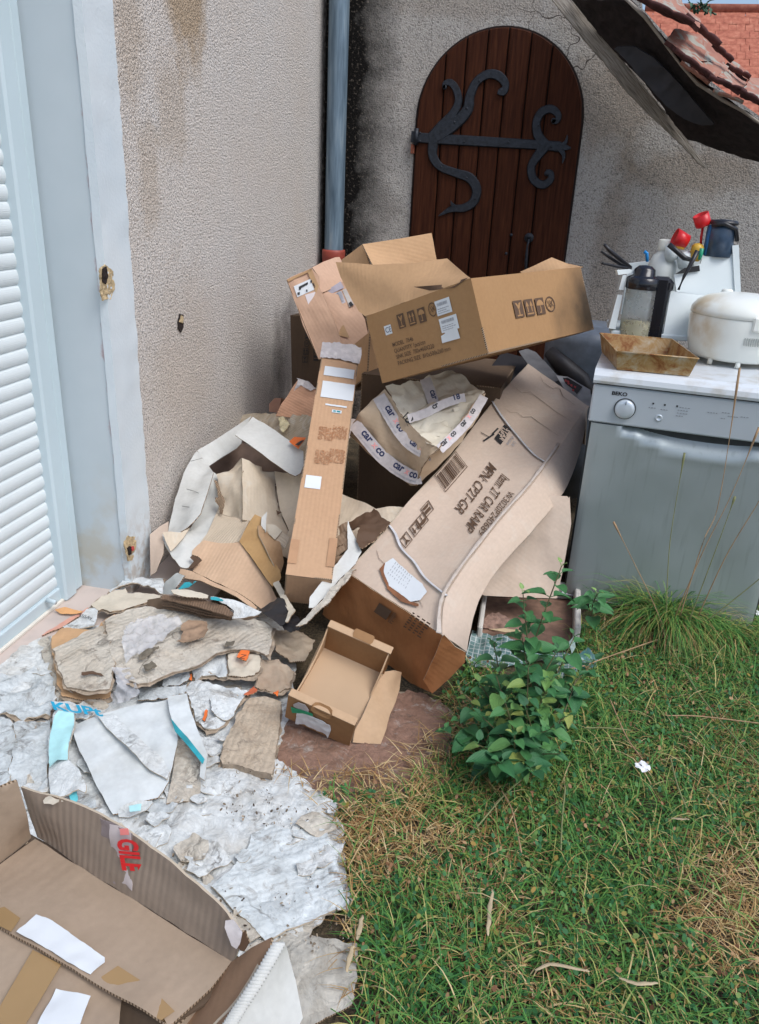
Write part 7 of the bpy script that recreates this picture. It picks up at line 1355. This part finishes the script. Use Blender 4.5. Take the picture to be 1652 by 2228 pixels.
tops = [(1222, 1232, 1.98, 1), (1138, 1290, 1.95, 1), (1300, 1292, 2.30, 1), (1046, 1490, 1.90, 1), (1075, 1400, 1.98, 0), (1250, 1385, 2.05, 0), (1000, 1570, 1.82, 0), (1150, 1450, 1.82, 0), (1200, 1480, 1.85, 0), (1100, 1530, 1.74, 0), (965, 1590, 1.78, 0), (1040, 1620, 1.66, 0), (1120, 1600, 1.66, 0), (1190, 1590, 1.70, 0),
        (1220, 1640, 1.66, 0), (1160, 1680, 1.56, 0), (1230, 1560, 1.78, 0), (1080, 1470, 1.86, 0), (1290, 1440, 2.02, 0), (1010, 1510, 1.88, 0), (1090, 1660, 1.60, 0), (1180, 1520, 1.80, 0), (1050, 1560, 1.76, 0), (1255, 1475, 1.95, 0), (1135, 1380, 1.92, 0), (1145, 1545, 1.74, 0), (1210, 1420, 1.92, 0)]
for k, (px, py, yy, hi) in enumerate(tops):
    tp_ = at(px, py, 'y', yy); bs = pb + np.array([r_.uniform(-.05, .06), r_.uniform(-.03, .06), 0])
    if px > 1280 and hi: bs = at(1290, 1372, 'z', 0)
    mid = (bs + tp_) / 2 + np.array([r_.uniform(-.02, .02), -.01, .03]); L = loft([[bs, mid, tp_]], 16)[0]; b = MB(); b.tube(L, [.0032 * (1 - .55 * i / 16) for i in range(17)], 6); b.build('stem', plain('reddish_stem', (.10, .09, .035), .6, .3) if k == 0 else bpy.data.materials['reddish_stem'], pl)
    H_ = np.linalg.norm(tp_ - bs); npair = max(3, int(H_ / (.056 if hi else .048))); a0 = r_.uniform(0, 3.14)
    for i in range(npair + 1):
        f_ = 1 - (i / (npair + .6)) * (.72 if hi else .8); kk = f_ * 16; ii = min(int(kk), 15); p = L[ii] * (1 - (kk - ii)) + L[ii + 1] * (kk - ii); sz = (.028 + .032 * min(1, i / 2.0)) * r_.uniform(.6, 1.3)
        for sgn in (0, math.pi):
            a = a0 + i * 1.45 + sgn + r_.uniform(-.25, .25); el = r_.uniform(-.1, .45) if i else .8
            d_ = np.array([math.cos(a) * math.cos(el), math.sin(a) * math.cos(el), math.sin(el)]); pt = p + d_ * .010
            b = MB(); b.tube([p, pt], .0012, 4); leaf(b, pt, d_, np.array([r_.uniform(-.2, .2), r_.uniform(-.2, .2), 1.]), sz, sz * r_.uniform(.62, .78), 0, r_.uniform(.1, .55)); 
            leaves_b = globals().setdefault('LB_', []); leaves_b.append((b, i == 0 and hi))
top_l = [x for x, y in LB_ if y]; oth = [x for x, y in LB_ if not y]
def merge(bs, name, mt, par):
    o = MB()
    for b in bs:
        off = len(o.v); o.v += b.v; o.f += [[i + off for i in f] for f in b.f]; o.m += b.m; o.uv += b.uv; o.sm += b.sm
    return o.build(name, mt, par)
for b in oth[:100]: b.build('leaf', m_lf, pl)
tag(merge(oth[100:], 'lower_leaves', m_lf, pl), kind='stuff')
merge(top_l, 'young_leaves', m_yl, pl)
# leaf litter around the weed foot so that the stems stand in growth
Pw = scatter(9000, [(960, 1560), (1060, 1500), (1260, 1480), (1300, 1600), (1260, 1720), (1120, 1760), (990, 1700)]); n = len(Pw); V, Fs = blades(Pw, rng.uniform(.04, .11, n), rng.uniform(.002, .004, n), rng.uniform(.1, .9, n), droop=.6)
tag(mesh_np('grass', V, Fs, m_g1), 'longer green grass around the foot of the leafy weed', 'grass', kind='stuff')

# twigs against the sky above the old roof
tw = thing('bare_shrub', at(1500, 20, 'y', 8.5), 'sprawling thin green twigs against the sky over the neighbouring orange roof', 'shrub')
r_ = random.Random(2); m_tw = plain('green_twig', (.06, .12, .07), .8, .3)
for k in range(16):
    x0, y0 = r_.uniform(1460, 1560), r_.uniform(18, 32); a = r_.uniform(-2.6, -.5); L_ = r_.uniform(15, 60); P = [at(x0 + math.cos(a) * L_ * f_ + r_.uniform(-3, 3), y0 + math.sin(a) * L_ * f_ * .7, 'y', 8.5 + .3 * r_.random()) for f_ in (0, .35, .7, 1)]
    b = MB(); b.tube(P, [.010, .007, .005, .002], 5)
    for j in range(2): leaf(b, P[1] + (P[3] - P[1]) * r_.random(), np.array([r_.uniform(-1, 1), r_.uniform(-1, 1), r_.uniform(-.5, 1)]), np.array([0, 0, 1.]), .06, .03)
    b.build('twig', m_tw, tw)

r9 = np.random.default_rng(21); Pd = scatter(26000, [(20, 1540), (100, 1420), (600, 1400), (640, 1560), (600, 1660), (760, 1740), (790, 1900), (770, 2080), (560, 2120), (250, 1850), (30, 1720)]); fd = nfield(Pd, 11, 6.6) > .12; Pd = Pd[fd][:4200]; n = len(Pd)
V, Fs = leaflets(Pd, r9.uniform(.0012, .005, n), r9.uniform(.028, .040, n), 1.2)
tag(mesh_np('paper_crumbs', V, Fs, island('dark_crumbs', [(0, (.05, .035, .025)), (.5, (.16, .12, .08)), (.8, (.35, .28, .20)), (1, (.6, .58, .52))])), 'dark crumbs of soil and rotten card strewn over the wet paper', 'debris', kind='stuff')
